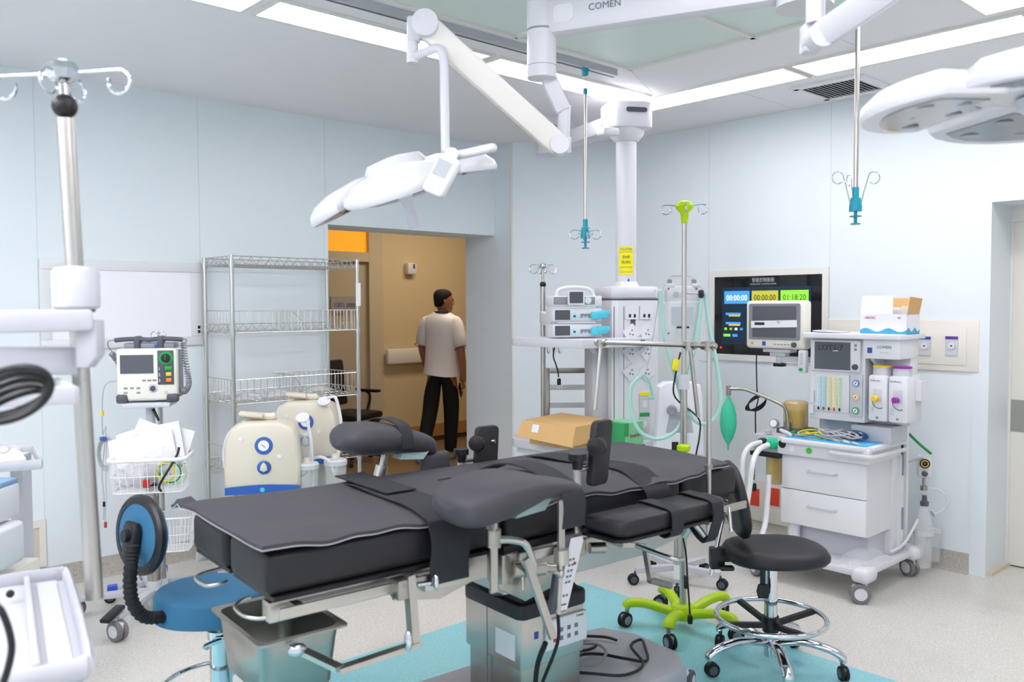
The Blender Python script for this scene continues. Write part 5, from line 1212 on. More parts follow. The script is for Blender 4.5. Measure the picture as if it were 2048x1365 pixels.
yv = (sF + sU * .0).normalized(); xv = (sR - sU * .0); xv = (xv - yv * xv.dot(yv)).normalized(); B = Matrix((xv, yv, xv.cross(yv))).transposed()
lamp_head(a.t, Rc, B, .385, a.off, 4, radians(162), kd=.1)
# hanging infusion poles
def drop_pole(px, d, ytop, ybot, label, ztop, hook):
    p = W(px, 600, d); z0 = W(px, ybot, d).z; zt = W(px, ytop, d).z
    a = At('hanging_pole', label, 'infusion pole', (p.x, p.y, ztop), group='hanging infusion poles'); P = V((p.x, p.y, 0)); u = lambda z: P + V((0, 0, z))
    a.p(M().cyl(u(z0 + .12), u(zt), .0095, seg=14), 'rod', steel)
    m = M(); m.lathe([(.013, 0), (.013, .05), (.010, .052), (.016, .04 + .012)][:2], u(z0 + .105), (0, 0, 1), 16); m.lathe([(.026, 0), (.026, .02), (.021, .055), (.012, .06)], u(z0 + .055), (0, 0, 1), 18); m.cyl(u(z0), u(z0 + .06), .007); m.lathe([(.02, 0), (.02, .005)], u(z0), (0, 0, 1), 18); m.lathe([(.024, 0), (.024, .004)], u(z0 + .032), (0, 0, 1), 18); hb = a.p(m, 'grip', teal)
    if hook == 'in':
        hooks(a, u(z0 + .088), .06, .0026, RC + .15, drop=0, curl=.024, name='hook')
        a.p(M().cyl(u(zt), u(zt + .03), .012), 'cap', teal)
        m = M()
        for k in range(5): m.torus(u(zt + .045 + .02 * k), .009, .002, ax=(1, 0, 0) if k % 2 else (0, 1, 0), seg=12, ss=5)
        a.p(m, 'chain', chrome); a.p(M().box(u(ztop - .03), (.025, .025, .045), bev=.004, taper=(1.3, 1.3)), 'rail_runner', teal)
    else:
        for t_ in (RC + pi, RC, RC + pi / 2):
            d_ = V((cos(t_), sin(t_), 0)); r0 = u(z0 + .07) + d_ * .02
            pts = [r0, r0 + d_ * .015 + V((0, 0, .07)), r0 + d_ * .03 + V((0, 0, .12))]
            for w_ in range(1, 8):
                an = pi - w_ * radians(45); pts.append(r0 + d_ * (.055 + .025 * cos(an)) + V((0, 0, .125 + .025 * sin(an))))
            a.p(M().tube(pts, .0026, 6, sm=2), 'hook', chrome)
        a.p(M().box(u(ztop - .02), (.03, .03, .04), bev=.004), 'rail_runner', teal)
drop_pole(1171, 4.56, 193, 498, 'chrome hanging infusion pole with teal grip, left of the pendant column', H - .02, 'in')
drop_pole(1709, 3.62, 25, 450, 'chrome hanging infusion pole with teal grip near the ceiling vent', H - .02, 'up')
q = W(1709, 600, 3.62); t = thing('ceiling_rail', 'slim ceiling rail carrying the right hanging pole, mostly hidden by the lamp arm', 'rail', (q.x, q.y, H)); M().bx(-.6, .05, -.016, .016, -.03, 0).out('track', MATS['rail_aluminium'], t)
# ---------------------------------------------------------------- lime green infusion stand and what hangs from it
G = V((3.345, 2.425, 0)); a = At('infusion_stand', 'stainless infusion stand with lime green five legged base and lime cap', 'infusion stand', G)
ztop = 2.0
a.p(M().cyl(G + V((0, 0, .12)), G + V((0, 0, 1.20)), .0165, seg=20), 'lower_pole', steel); a.p(M().cyl(G + V((0, 0, 1.19)), G + V((0, 0, ztop)), .0115, seg=18), 'upper_pole', steel)
a.p(M().cyl(G + V((0, 0, 1.15)), G + V((0, 0, 1.22)), .026, seg=20), 'height_collar', greyP)
m = M(); m.lathe([(.014, -.07), (.016, -.06), (.02, -.02), (.04, .0), (.044, .012), (.034, .03), (.012, .038)], G + V((0, 0, ztop)), (0, 0, 1), 24); a.p(m, 'top_cap', lime)
hooks(a, G + V((0, 0, ztop + .008)), .085, .0028, RC - .12, curl=.022, name='hook')
a.p(M().lathe([(.02, 0), (.032, .01), (.032, .03), (.02, .04)], G + V((0, 0, .85)), (0, 0, 1), 18), 'collar', lime)
m = M(); m.lathe([(.03, .05), (.062, .055), (.065, .09), (.05, .115), (.02, .12)], G, (0, 0, 1), 24); a.p(m, 'hub', lime)
for k in range(5):
    t = radians(58 + 72 * k); d = V((cos(t), sin(t), 0)); pts = [G + d * .03 + V((0, 0, .075)), G + d * .10 + V((0, 0, .095)), G + d * .18 + V((0, 0, .115)), G + d * .25 + V((0, 0, .115)), G + d * .272 + V((0, 0, .095))]
    m = M(); m.tube(pts, (.022, .027), 12, sm=4, flat=(0, 0, 1)); a.p(m, 'base_leg', lime); caster(a.t, d.x * .265, d.y * .265, .035, t + .8, hub=midG, zt=.10)
# grey backed device clamped to it
fd = V((cos(RC), sin(RC), 0)); dc = W(1366, 640, 4.17)
RBm = Matrix((sR, sF, sU)).transposed()
b = At('warming_pump', 'white device seen from behind on the lime stand, with top handle and mint hoses', 'medical device', W(1366, 692, 4.17))
bd = b.p(M().box(W(1366, 645, 4.19), (.185, .09, .21), rot=RBm, bev=.014, seg=3), 'lower_housing', white)
b.p(M().box(W(1364, 590, 4.19), (.17, .08, .085), rot=RBm, bev=.012), 'upper_housing', white)
b.p(M().box(W(1365, 632, 4.142), (.105, .003, .085), rot=RBm), 'rating_plate', mat('silver_label', 'c9ccd4', .35))
b.p(M().box(W(1366, 655, 4.142), (.06, .003, .008), rot=RBm), 'barcode', inkK); b.p(M().box(W(1366, 664, 4.142), (.056, .003, .025), rot=RBm), 'data_label', mat('silver_label2', 'd8dade', .4))
for px in (1337, 1393):
    for py in (578, 607, 667): b.p(M().lathe([(.005, 0), (.005, .003)], W(px, py, 4.146), -sF, 8), 'screw', inkG)
b.p(M().cyl(W(1372, 587, 4.1), W(1398, 587, 4.1), .005), 'clamp_rod', steel); b.p(M().lathe([(.014, -.01), (.02, -.004), (.02, .01), (.014, .014)], W(1401, 588, 4.1), sR, 14), 'clamp_knob', black)
m = M(); m.torus(W(1352, 589, 4.14), .013, .002, ax=sF, seg=18, ss=5); m.torus(W(1352, 589, 4.14), .007, .002, ax=sF, seg=14, ss=5); b.p(m, 'speaker_rings', inkR if False else greyP)
m = M(); m.tube([W(x, y, 4.19) for x, y in ((1339, 568), (1339, 558), (1344, 554), (1366, 553), (1384, 554), (1388, 558), (1388, 568))], .0045, 8, sm=3); b.p(m, 'top_handle', steel)
for px in (1339, 1388):
    b.p(M().box(W(px, 564, 4.19), (.02, .02, .022), rot=RBm), 'handle_socket', midG)
    b.p(M().box(W(px + (2 if px < 1360 else 4), 571, 4.16), (.035, .03, .018), rot=RBm, bev=.003), 'hose_clip', white)
for px in (1345, 1384): b.p(M().cyl(W(px, 673, 4.19), W(px, 692, 4.19), .007, .003), 'cable_boot', midG)
b.p(M().box(W(1318, 587, 4.15), (.04, .03, .04), rot=RBm, bev=.004), 'hose_arm', white)
def wl(pts, d): return [W(x, y, d if not isinstance(d, (list, tuple)) else d[i]) for i, (x, y) in enumerate(pts)]
hose('mint_hose', 'mint green hose looping down on the left side of the lime stand', wl(((1321, 582), (1322, 610), (1328, 670), (1345, 735), (1362, 795), (1366, 830), (1352, 862), (1318, 878), (1285, 868), (1266, 838), (1260, 800), (1265, 770), (1284, 750)), 4.12), .0095, mint, grp='mint green hoses')
hose('mint_hose', 'mint green hose looping down on the right side of the lime stand', wl(((1404, 585), (1398, 640), (1388, 700), (1374, 760), (1370, 800), (1384, 835), (1402, 848), (1425, 842), (1439, 815), (1440, 780), (1430, 710), (1418, 650), (1410, 588)), 4.12), .0095, mint, grp='mint green hoses')
hose('mint_hose', 'short mint green tube end dangling from the left hose clip', wl(((1288, 750), (1298, 765), (1303, 785), (1304, 797)), 4.10), .007, mat('mint_dark', '8fc8b6', .4))
o = M(); o.box(W(1302, 796, 4.1), (.03, .02, .018), rot=RBm, bev=.003); o = o.out('tube_clamp', mat('mint_dark', '8fc8b6', .4)); tag(o, 'small mint green clamp at the end of the short tube', 'clamp')
hose('sensor_cable', 'thin grey cable from the device down to the left hose clip', wl(((1330, 570), (1318, 600), (1308, 660), (1300, 710), (1292, 740), (1286, 752)), 4.13), .0022, cableG)
hose('sensor_cable', 'thin grey cable dropping beside the right mint hose', wl(((1395, 570), (1412, 590), (1420, 640), (1430, 690), (1428, 715), (1410, 724), (1398, 720)), 4.13), .0022, cableG)
hose('power_cord', 'black cord winding down the lime stand to the plug near its base', wl(((1361, 705), (1353, 740), (1347, 785), (1362, 808), (1385, 825), (1400, 845), (1398, 880), (1393, 905), (1378, 990), (1364, 1050), (1372, 1110), (1375, 1160), (1378, 1200), (1380, 1235)), [4.1] * 6 + [4.08] * 3 + [3.98] * 5), .0042, cableK)
o = M().box(W(1380, 1240, 3.97), (.022, .022, .04), rot=RBm, bev=.005).out('plug', black); tag(o, 'black mains plug hanging in front of the lime stand base', 'plug')
o = M(); o.box(W(1372, 1165, 3.97), (.02, .02, .06), rot=RBm, bev=.004); o = o.out('cord_connector', black); tag(o, 'black inline connector in the cord on the lime stand', 'connector')
o = M().box(W(1351, 730, 4.07), (.03, .025, .055), rot=RBm @ Matrix.Rotation(.2, 3, 'Y'), bev=.006).out('yellow_tag', yellow); tag(o, 'bright yellow tag tied to the lime stand pole', 'tag')
# white warming unit behind
wu = W(1356, 830, 4.75); b = At('warming_unit', 'white rounded warming unit with fan grille and grey knob behind the lime stand', 'medical device', (wu.x, wu.y, 0))
hd_ = b.p(M().prism([(-.135, -.22), (.13, -.22), (.125, .10), (.11, .17), (.07, .185), (-.08, .185), (-.115, .16), (-.12, .05)], wu + sF * .05, sR, sU, .12, bev=.02), 'housing', white)
m = M()
for k in range(22):
    x = -.075 + .0068 * k; y0 = -.06 + .02 * cos((k - 11) / 7); m.bar(wu - sF * .072 + sR * x + sU * (-.085), wu - sF * .072 + sR * x * .7 + sU * (-.02), .002, .002)
m.out('fan_fins', greyP, b.t, loc=-b.off); b.p(M().prism([(-.08, -.09), (.07, -.09), (.055, .01), (-.06, .01)], wu - sF * .069, sR, sU, .002), 'grille', mat('grille_grey', 'a5a9ae', .5))
b.p(M().cyl(wu - sF * .07 - sR * .05 + sU * .035, wu - sF * .11 - sR * .055 + sU * .035, .028, .022), 'knob', midG); b.p(M().box(wu - sF * .085 + sR * .0 + sU * .04, (.06, .03, .035), rot=RBm, bev=.006), 'bracket', greyP)
b.p(M().box(wu - sF * .072 - sR * .03 - sU * .17, (.035, .004, .06), rot=RBm), 'power_inlet', black); b.p(M().box(wu - sF * .072 + sR * .08 - sU * .13, (.07, .003, .05), rot=RBm), 'data_label', mat('silver_label2', 'd8dade', .4))
b.p(M().cyl((wu.x, wu.y, .08), (wu.x, wu.y, wu.z - .2), .02), 'post', steel)
for k in range(5):
    t = 2 * pi * k / 5; m = M(); m.bar((wu.x, wu.y, .09), (wu.x + .24 * cos(t), wu.y + .24 * sin(t), .08), .04, .03); b.p(m, 'base_leg', greyP); caster(b.t, .24 * cos(t), .24 * sin(t), .03, t)
# ---------------------------------------------------------------- wire rack
a = At('wire_rack', 'tall chrome wire basket rack standing between the wall board and the doorway', 'rack', (2.62, 4.96, 0))
xs = (2.195, 3.045); ys = (4.77, 5.145)
for x in xs:
    for y in ys:
        m = M(); m.cyl((x, y, .05), (x, y, 1.845), .0125, seg=12); m.cyl((x, y, 1.84), (x, y, 1.85), .0135, seg=12)
        for z in (1.80, 1.40, .98, .575): m.cyl((x, y, z - .02), (x, y, z + .02), .0165, seg=12)
        p_ = a.p(m, 'post', wireM)
        M().lathe([(.012, 0), (.02, .01), (.012, .05)], (x - 2.62 , y - 4.96, 0), (0, 0, 1), 10).out('foot', black, p_, loc=V((2.62, 4.96, 0)) - V((2.62, 4.96, 0)) + V((2.62, 4.96, 0)))
def wire(m, p, q, r=.0022): m.cyl(p, q, r, seg=5, caps=False)
def wshelf(z, bh):
    m = M()
    x0, x1 = xs; y0, y1 = ys; n = 20
    for k in range(n + 1): x = x0 + (x1 - x0) * k / n; wire(m, (x, y0, z), (x, y1, z), .0018)
    for y in (y0, y0 + .12, y0 + .25, y1): wire(m, (x0, y, z - .004), (x1, y, z - .004), .003)
    for x in xs: wire(m, (x, y0, z), (x, y1, z), .003)
    zt = z + (.045 if not bh else .042)
    for (p, q, k_) in (((x0, y0), (x1, y0), 14), ((x0, y1), (x1, y1), 14), ((x0, y0), (x0, y1), 6), ((x1, y0), (x1, y1), 6)):
        P_ = V((*p, z)); Q_ = V((*q, z)); 
        if not (bh and p[1] == y0 and q[1] == y0): 
            wire(m, P_ + V((0, 0, zt - z)), Q_ + V((0, 0, zt - z)), .003)
            for k in range(k_):
                a_ = P_.lerp(Q_, k / k_); b_ = P_.lerp(Q_, (k + .5) / k_); c_ = P_.lerp(Q_, (k + 1) / k_); wire(m, a_ + V((0, 0, zt - z)), b_, .0018); wire(m, b_, c_ + V((0, 0, zt - z)), .0018)
    a.p(m, 'wire_shelf', wireM)
    if bh:
        m = M(); zt = z + bh
        for (p, q, k_) in (((x0, y0), (x1, y0), 20), ((x0, y0), (x0, y1), 9), ((x1, y0), (x1, y1), 9)):
            P_ = V((*p, z)); Q_ = V((*q, z)); wire(m, P_ + V((0, 0, bh)), Q_ + V((0, 0, bh)), .003)
            for k in range(1, k_): c_ = P_.lerp(Q_, k / k_); wire(m, c_, c_ + V((0, 0, bh)), .0018)
        # back rail with its sloping divider in the middle
        xm = 2.64; wire(m, (xm, y0, z), (xm, y1, z), .003); wire(m, (xm, y0 + .12, z + bh), (xm, y1, z + bh), .003); wire(m, (xm, y0, z + bh * .5), (xm, y0 + .12, z + bh), .003); wire(m, (xm, y0, z), (xm, y0, z + bh * .5), .003)
        for k in range(1, 9): yy = y0 + (y1 - y0) * k / 9; wire(m, (xm, yy, z), (xm, yy, z + min(bh, bh * .5 + (yy - y0) / .12 * bh * .5)), .0018)
        wire(m, (xm, y1, z + bh), (x1, y1, z + bh), .003)
        for k in range(1, 11): xx = xm + (x1 - xm) * k / 11; wire(m, (xx, y1, z), (xx, y1, z + bh), .0018)
        a.p(m, 'wire_basket', wireM)
wshelf(1.80, 0); wshelf(1.40, .125); wshelf(.98, .14); wshelf(.575, .14)
M_ = M(); M_.bx(3.025, 3.058, 4.752, 4.757, 1.55, 1.70); a.p(M_, 'paper_tag', paper)
random.seed(21)
pk = []
for k, (x, y) in enumerate(((2.32, 4.9), (2.40, 5.0), (2.52, 4.88), (2.60, 5.0), (2.86, 4.95), (2.30, 5.05))):
    m = M(); g = []
    for i in range(7):
        g.append([V((x - .08 + .16 * i / 6, y - .06 + .12 * j / 6, .99 + .022 * sin(pi * i / 6) * sin(pi * j / 6) + .006 * random.random() + .004 * k)) for j in range(7)])
    o = m.sheet(g, th=.003).out('sealed_packet', film); tag(o, 'clear plastic packet lying in the middle basket of the wire rack', 'packet', 'packets in the wire rack')
# ---------------------------------------------------------------- wall light box and low hatch
a = At('film_viewer', 'blank white film viewer board in a pale frame on the left wall', 'light box', (1.74, YB, 1.316))
m = M(); x0, x1, z0, z1 = 1.288, 2.187, 1.316, 1.815; w_ = .055
m.bx(x0, x1, YB - .018, YB, z1 - w_, z1, bev=.003); m.bx(x0, x1, YB - .018, YB, z0, z0 + w_, bev=.003); m.bx(x0, x0 + w_, YB - .018, YB, z0 + w_, z1 - w_, bev=.003); m.bx(x1 - w_ - .012, x1, YB - .018, YB, z0 + w_, z1 - w_, bev=.003)
fr = a.p(m, 'frame', mat('viewer_frame', 'dfe1e4', .4)); a.p(M().bx(x0 + .04, x1 - .05, YB - .010, YB - .001, z0 + .04, z1 - .04), 'screen', mat('viewer_white', 'f3f5fb', .3))
for z in (1.425, 1.398): M().bx(2.158, 2.172, YB - .021, YB - .018, z - .009, z + .009).out('switch', inkK, fr)
a = At('wall_hatch', 'small cream framed hatch low on the left wall behind the device trolley', 'hatch', (1.15, YB, .13))
m = M(); m.bx(.95, 1.287, YB - .012, YB, .345, .385); m.bx(.95, 1.287, YB - .012, YB, .125, .165); m.bx(1.255, 1.287, YB - .012, YB, .165, .345); a.p(m, 'frame', MATS['cream_panel']); a.p(M().bx(.95, 1.255, YB - .004, YB, .165, .345), 'plate', mat('hatch_plate', 'cfc8ba', .5))
# ---------------------------------------------------------------- suction machines
crM = mat('suction_cream', 'dcd5c4', .35); blM = mat('suction_blue', '2f5fae', .4)
def suction(px, d, ang, zt, s, label, grp):
    p = W(px, 600, d); f = (V((p.x, p.y, 0)), RC + ang); a = At('suction_machine', label, 'suction machine', (0, 0, 0), f, grp)
    zb = zt - .33 * s; w = .185 * s; out = [(-w, 0), (w, 0), (w * 1.02, .10 * s), (w * .93, .24 * s), (w * .80, .30 * s), (w * .45, .328 * s), (-w * .5, .33 * s), (-w * .82, .30 * s), (-w * .96, .22 * s), (-w * 1.0, .10 * s)]
    hs = a.p(M().prism(out, (0, .12, zb), (1, 0, 0), (0, 0, 1), .25, bev=.02), 'housing', crM, angle=60)
    bb = [(-w * .98, .0)] + [(-w * .98 + 1.96 * w * k / 12, .035 * s + .012 * s * sin(pi * k / 12)) for k in range(13)] + [(w * .98, .0)]
    bl = a.p(M().prism(bb, (0, .115, zb - .03 * s), (1, 0, 0), (0, 0, 1), .25), 'blue_base', blM)
    M().lathe([(.012 * s, 0), (.011 * s, .002)], (0, -.136, zb - .008), (0, -1, 0), 20).out('maker_oval', cyanP, bl)
    fy = -.13
    g = M().lathe([(.045 * s, 0), (.043 * s, .006), (.03 * s, .008)], (.01 * s, fy, zb + .215 * s), (0, -1, .05), 26).out('gauge_surround', bandB, hs); M().lathe([(.027 * s, 0), (.027 * s, .0095)], (.01 * s, fy, zb + .215 * s), (0, -1, .05), 24).out('gauge_face', paper, g)
    M().box((.01 * s, fy - .0115, zb + .215 * s), (.026 * s, .001, .002), rot=Euler((0, .7, 0))).out('needle', inkK, g)
    k_ = M().lathe([(.034 * s, 0), (.034 * s, .008), (.026 * s, .012)], (.01 * s, fy, zb + .105 * s), (0, -1, 0), 26).out('knob_surround', blM, hs); M().prism([(0, .03), (.015, .01), (.018, -.012), (0, -.022), (-.018, -.012), (-.015, .01)], (.01 * s, fy - .01, zb + .105 * s), (1, 0, 0), (0, 0, 1), .014, bev=.004).out('vacuum_knob', crM, k_)
    for x, z in ((-.10, .25), (.085, .16)): M().lathe([(.011 * s, 0), (.011 * s, .002)], (x * s, fy - .002, zb + z * s), (0, -1, 0), 14).out('round_sticker', paper, hs)
    m = M(); m.tube([V((-.09, 0, zb + .335 * s)), V((-.06, 0, zb + .35 * s)), V((.03, 0, zb + .345 * s)), V((.06, 0, zb + .35 * s))], .02 * s, 10, sm=3); m.box((-.06 * s, -.03, zb + .362 * s), (.12 * s, .05, .022), rot=Euler((.1, .12, 0)), bev=.008); a.p(m, 'carry_handle', crM)
    a.p(M().bx(-.05 * s, .09 * s, -.05, .08, .25, zb - .0), 'column', mat('column_grey', 'b9bab3', .5)); bs = a.p(M().bx(-.17, .19, -.17, .2, .10, .15, bev=.01), 'trolley_base', crM)
    for x in (-.15, .17):
        for y in (-.15, .18): caster(a.t, x, y, .035, .6, hub=crM, zt=.1)
    return a, zb, f
a, zb, f = suction(524, 4.42, radians(10), .965, 1.0, 'front cream suction machine with gauge and blue base, left of the far knee crutch', 'cream suction machines')
a2, zb2, f2 = suction(612, 4.95, radians(4), 1.01, .98, 'rear cream suction machine partly hidden behind the front one', 'cream suction machines')
def sjar(px, py, d, r, h, label):
    c = W(px, py, d); t = At('suction_jar', label, 'jar', c, group='suction machine jars')
    t.p(M().lathe([(r * .85, 0), (r, h), (r * .98, h), (r * .8, .006)], c, (0, 0, 1), 24), 'jar_body', glass); l_ = t.p(M().lathe([(r * 1.06, h), (r * 1.08, h + .022), (r * .95, h + .03), (.01, h + .032)], c, (0, 0, 1), 24), 'lid', mat('clear_lid', 'dfe3e6', .2, alpha=.7))
    t.p(M().cyl(c + V((0, 0, h + .03)), c + V((0, 0, h + .055)), r * .35, r * .3), 'lid_port', crM)
sjar(672, 1000, 4.6, .058, .19, 'clear suction jar with white lid standing right of the front suction machine'); sjar(615, 1010, 4.45, .058, .19, 'clear suction jar close against the right side of the front suction machine')
jn = W(612, 910, 4.55); t = At('collection_cup', 'small clear upright canister on the right flank of the front suction machine', 'canister', jn); t.p(M().lathe([(.022, -.03), (.024, .10), (.022, .10), (.02, -.026)], jn, (0, 0, 1), 20), 'cup', glass); t.p(M().lathe([(.028, .10), (.028, .112), (.01, .114)], jn, (0, 0, 1), 20), 'cup_lid', MATS['clear_lid'])
for (px, py, d), lb in (((605, 836, 4.6), 'white disc filter in front of the rear suction machine'), ((648, 803, 4.85), 'white disc filter standing above the right end of the rear suction machine')):
    o = M().lathe([(.014, -.006), (.036, -.004), (.036, .004), (.014, .006)], W(px, py, d), sU * .8 - sF * .6, 24).out('disc_filter', white); tag(o, lb, 'filter', 'suction disc filters')
hose('suction_tube', 'clear tube hanging from the front disc filter down to the jar lid', wl(((614, 840), (622, 880), (624, 930), (626, 975)), 4.5), .009, glass2, grp='clear suction tubes')
hose('suction_tube', 'clear tube arching up over the rear suction machine and down to its jar', wl(((655, 797), (670, 795), (678, 820), (682, 850), (678, 900), (672, 940), (668, 950)), 4.65), .009, glass2, grp='clear suction tubes')
hose('suction_tube', 'clear tube curling low behind the front suction machine', wl(((600, 950), (612, 925), (640, 915), (660, 925), (668, 945)), 4.55), .009, glass2, grp='clear suction tubes')
hose('suction_tube', 'clear tube bowed out round the left side of the front suction machine', wl(((490, 845), (460, 865), (448, 900), (450, 935), (462, 960)), 4.35), .008, glass2, grp='clear suction tubes')
hose('power_cord', 'short black cord arching out of the right side of the front suction machine', wl(((597, 938), (608, 936), (613, 945), (606, 952), (592, 955), (585, 975), (584, 1000)), 4.40), .0045, cableK)
# ---------------------------------------------------------------- defibrillator on its trolley
D0 = V((1.58, 4.39, 0)); DF = (D0, RC + radians(10))
a = At('defibrillator_trolley', 'grey post trolley on five white casters carrying the defibrillator', 'trolley', (0, 0, 0), DF)
a.p(M().cyl((0, 0, .05), (0, 0, .17), .037, seg=24), 'foot_hub', greyP); a.p(M().cyl((0, 0, .14), (0, 0, .66), .032, seg=24), 'lower_post', steelD)
a.p(M().bx(-.028, .028, -.02, .02, .60, .82), 'middle_post', greyP); a.p(M().cyl((0, 0, .80), (0, 0, 1.06), .022, seg=18), 'upper_post', greyP)
a.p(M().box((0, 0, 1.065), (.22, .18, .022), bev=.004), 'mount_plate', greyP)
m = M(); m.cyl((.02, -.03, 1.04), (.05, -.05, .985), .008, .006); a.p(m, 'clamp_lever', black)
m = M(); m.lathe([(.03, 0), (.026, .012), (.012, .025)], (0, -.03, .655), (0, -1, 0), 10); a.p(m, 'star_knob', black)
for k in range(5):
    t = radians(149 + 72 * k) - DF[1]; m = M(); m.bar((.02 * cos(t), .02 * sin(t), .115), (.35 * cos(t), .35 * sin(t), .10), .045, .03, bev=.006); a.p(m, 'base_leg', greyP)
    caster(a.t, .355 * cos(t), .355 * sin(t), .048, t + 1.2 * (k % 2), wheel=MATS['grey_tyre'], hub=white, zt=.10)
t = radians(149 + 72) - DF[1]; m = M(); m.bar((.30 * cos(t), .30 * sin(t), .14), (.44 * cos(t), .44 * sin(t), .115), .05, .022, bev=.009); a.p(m, 'brake_pedal', black)
b = At('defibrillator', 'white and grey defibrillator with black screen, colour keys and paddles on top', 'defibrillator', (0, 0, 1.078), DF)
z0, z1 = 1.085, 1.345; bd = b.p(M().box((0, -.03, (z0 + z1) / 2), (.285, .06, z1 - z0), bev=.018, seg=3), 'front_housing', warmW)
rh = b.p(M().box((0, .06, (z0 + z1) / 2 - .005), (.275, .15, z1 - z0 - .02), bev=.012), 'rear_housing', midG); M().bx(-.140, -.1365, -.0, .10, 1.15, 1.29).out('battery_label', greyP, rh)
for sx in (-1, 1): b.p(M().box((sx * .118, -.045, z0 + .012), (.055, .05, .045), bev=.012), 'corner_bumper', darkG)
fy = -.0605
s_ = M().box((-.045, fy, 1.268), (.155, .004, .092)).out('display', screen, bd); kp = M().bx(.052, .128, fy - .003, fy, 1.165, 1.335, bev=.001).out('key_field', darkG, bd)
d_ = M().lathe([(.033, 0), (.033, .003)], (.092, fy - .003, 1.297), (0, -1, 0), 24).out('green_scale', greenP, kp); M().lathe([(.022, 0), (.021, .014), (.01, .015)], (.092, fy - .005, 1.297), (0, -1, 0), 18).out('mode_dial', black, d_); M().box((.092, fy - .021, 1.303), (.006, .003, .028)).out('dial_pointer', darkG, d_)
for k, (c_, n_) in enumerate(((greenP, '1'), (yelP, '2'), (orange, '3'))):
    z = 1.246 - k * .029; M().box((.104, fy - .005, z), (.034 - .008 * (k > 0), .006, .019), bev=.003).out('colour_key', c_, kp); text(n_, .022, paper, kp, (.06, fy - .0035, z - .003), (1, 0, 0), (0, 0, 1), ext=.0004)
for x, z in ((-.1, 1.15), (-.07, 1.15), (-.04, 1.15), (-.1, 1.127), (-.04, 1.127), (-.012, 1.187), (.012, 1.187), (.036, 1.187)): M().box((x, fy, z), (.018, .004, .009), bev=.003).out('key', midG, bd)
M().lathe([(.022, 0), (.02, .004)], (.028, fy, 1.147), (0, -1, 0), 20).out('dial_ring', greyP, bd); M().lathe([(.014, 0), (.012, .014)], (.028, fy, 1.147), (0, -1, 0), 16).out('rotary_knob', darkG, bd)
M().lathe([(.009, 0), (.009, .002)], (.09, fy, 1.125), (0, -1, 0), 14).out('speaker_dot', greyP, bd)
for sx in (-1, 1):
    m = M(); x = sx * .075; m.tube([V((x - .085, -.0, 1.385)), V((x - .03, 0, 1.39)), V((x + .03, 0, 1.39)), V((x + .085, 0, 1.385))], .0115, 10, sm=3); m.box((x - sx * .02, .02, 1.37), (.028, .07, .07), bev=.008); pd = b.p(m, 'paddle', darkG)
b.p(M().box((0, .06, 1.355), (.24, .12, .03), bev=.008), 'paddle_tray', midG); b.p(M().box((.045, .02, 1.355), (.04, .05, .02), bev=.005), 'blue_latch', bandB)
def coil(name, pts, R, r, turns, m_):
    P_ = smooth([V(p) for p in pts], 12); n = len(P_); out = []; N = turns * 10
    for i in range(N + 1):
        f_ = i / N * (n - 1); k = min(n - 2, int(f_)); p = P_[k].lerp(P_[k + 1], f_ - k); t = (P_[k + 1] - P_[k]).normalized(); u = t.cross(V((.3, .9, .1))).normalized(); v = t.cross(u)
        an = 2 * pi * turns * i / N; out.append(p + u * R * cos(an) + v * R * sin(an))
    m = M(); m.tube(out, r, 5); return b.p(m, name, m_)
coil('coiled_cord', [(.165, 0, 1.37), (.172, -.01, 1.30), (.185, -.02, 1.22), (.19, -.02, 1.16), (.17, -.02, 1.125), (.155, -.0, 1.135)], .013, .0032, 30, midG)
m = M(); m.tube([V((.155, 0, 1.386)), V((.18, 0, 1.385)), V((.175, 0, 1.37))], .003, 6, sm=3); m.tube([V((-.155, 0, 1.386)), V((-.19, 0, 1.38)), V((-.195, .02, 1.35)), V((-.175, .03, 1.32))], .003, 6, sm=3); b.p(m, 'straight_cord', midG)
coil('coiled_cord', [(-.185, .03, 1.32), (-.17, .05, 1.29), (-.155, .07, 1.25)], .013, .0032, 8, midG)
# ECG leads bundle at the left
def dl(x, y, z): return V((x, y, z))
root = thing('ecg_leads', 'bundle of grey leads with blue tie hanging left of the defibrillator trolley', 'cables', W(212, 900, 4.3))
off = W(212, 900, 4.3)
L = lambda pts, r=.003, m_=cableG, nm='lead': M().tube([W(x, y, 4.3) - off for x, y in pts], r, 6, sm=5).out(nm, m_, root)
L(((235, 762), (215, 766), (206, 785), (204, 830), (205, 870))); L(((206, 870), (212, 855), (208, 905), (204, 950), (208, 1000), (207, 1040))); L(((214, 870), (212, 930), (212, 1000), (210, 1045)), .0022)
for k in range(3):
    M().tube([W(212 + (18 - 3 * k) * cos(t), 908 + (34 - 4 * k) * sin(t), 4.3 + .01 * k) - off for t in [2 * pi * q / 14 for q in range(14)]], .0034, 6, sm=2, closed=True).out('lead_loop', cableG, root)
M().box(W(206, 878, 4.28) - off, (.03, .03, .02), bev=.006).out('blue_tie', bandB, root); M().cyl(W(205, 822, 4.3) - off, W(205, 832, 4.3) - off, .007).out('yellow_clip', yelP, root); M().cyl(W(211, 1045, 4.3) - off, W(211, 1056, 4.3) - off, .007).out('red_clip', inkR, root); M().cyl(W(208, 1004, 4.3) - off, W(208, 1014, 4.3) - off, .006).out('black_clip', black, root)
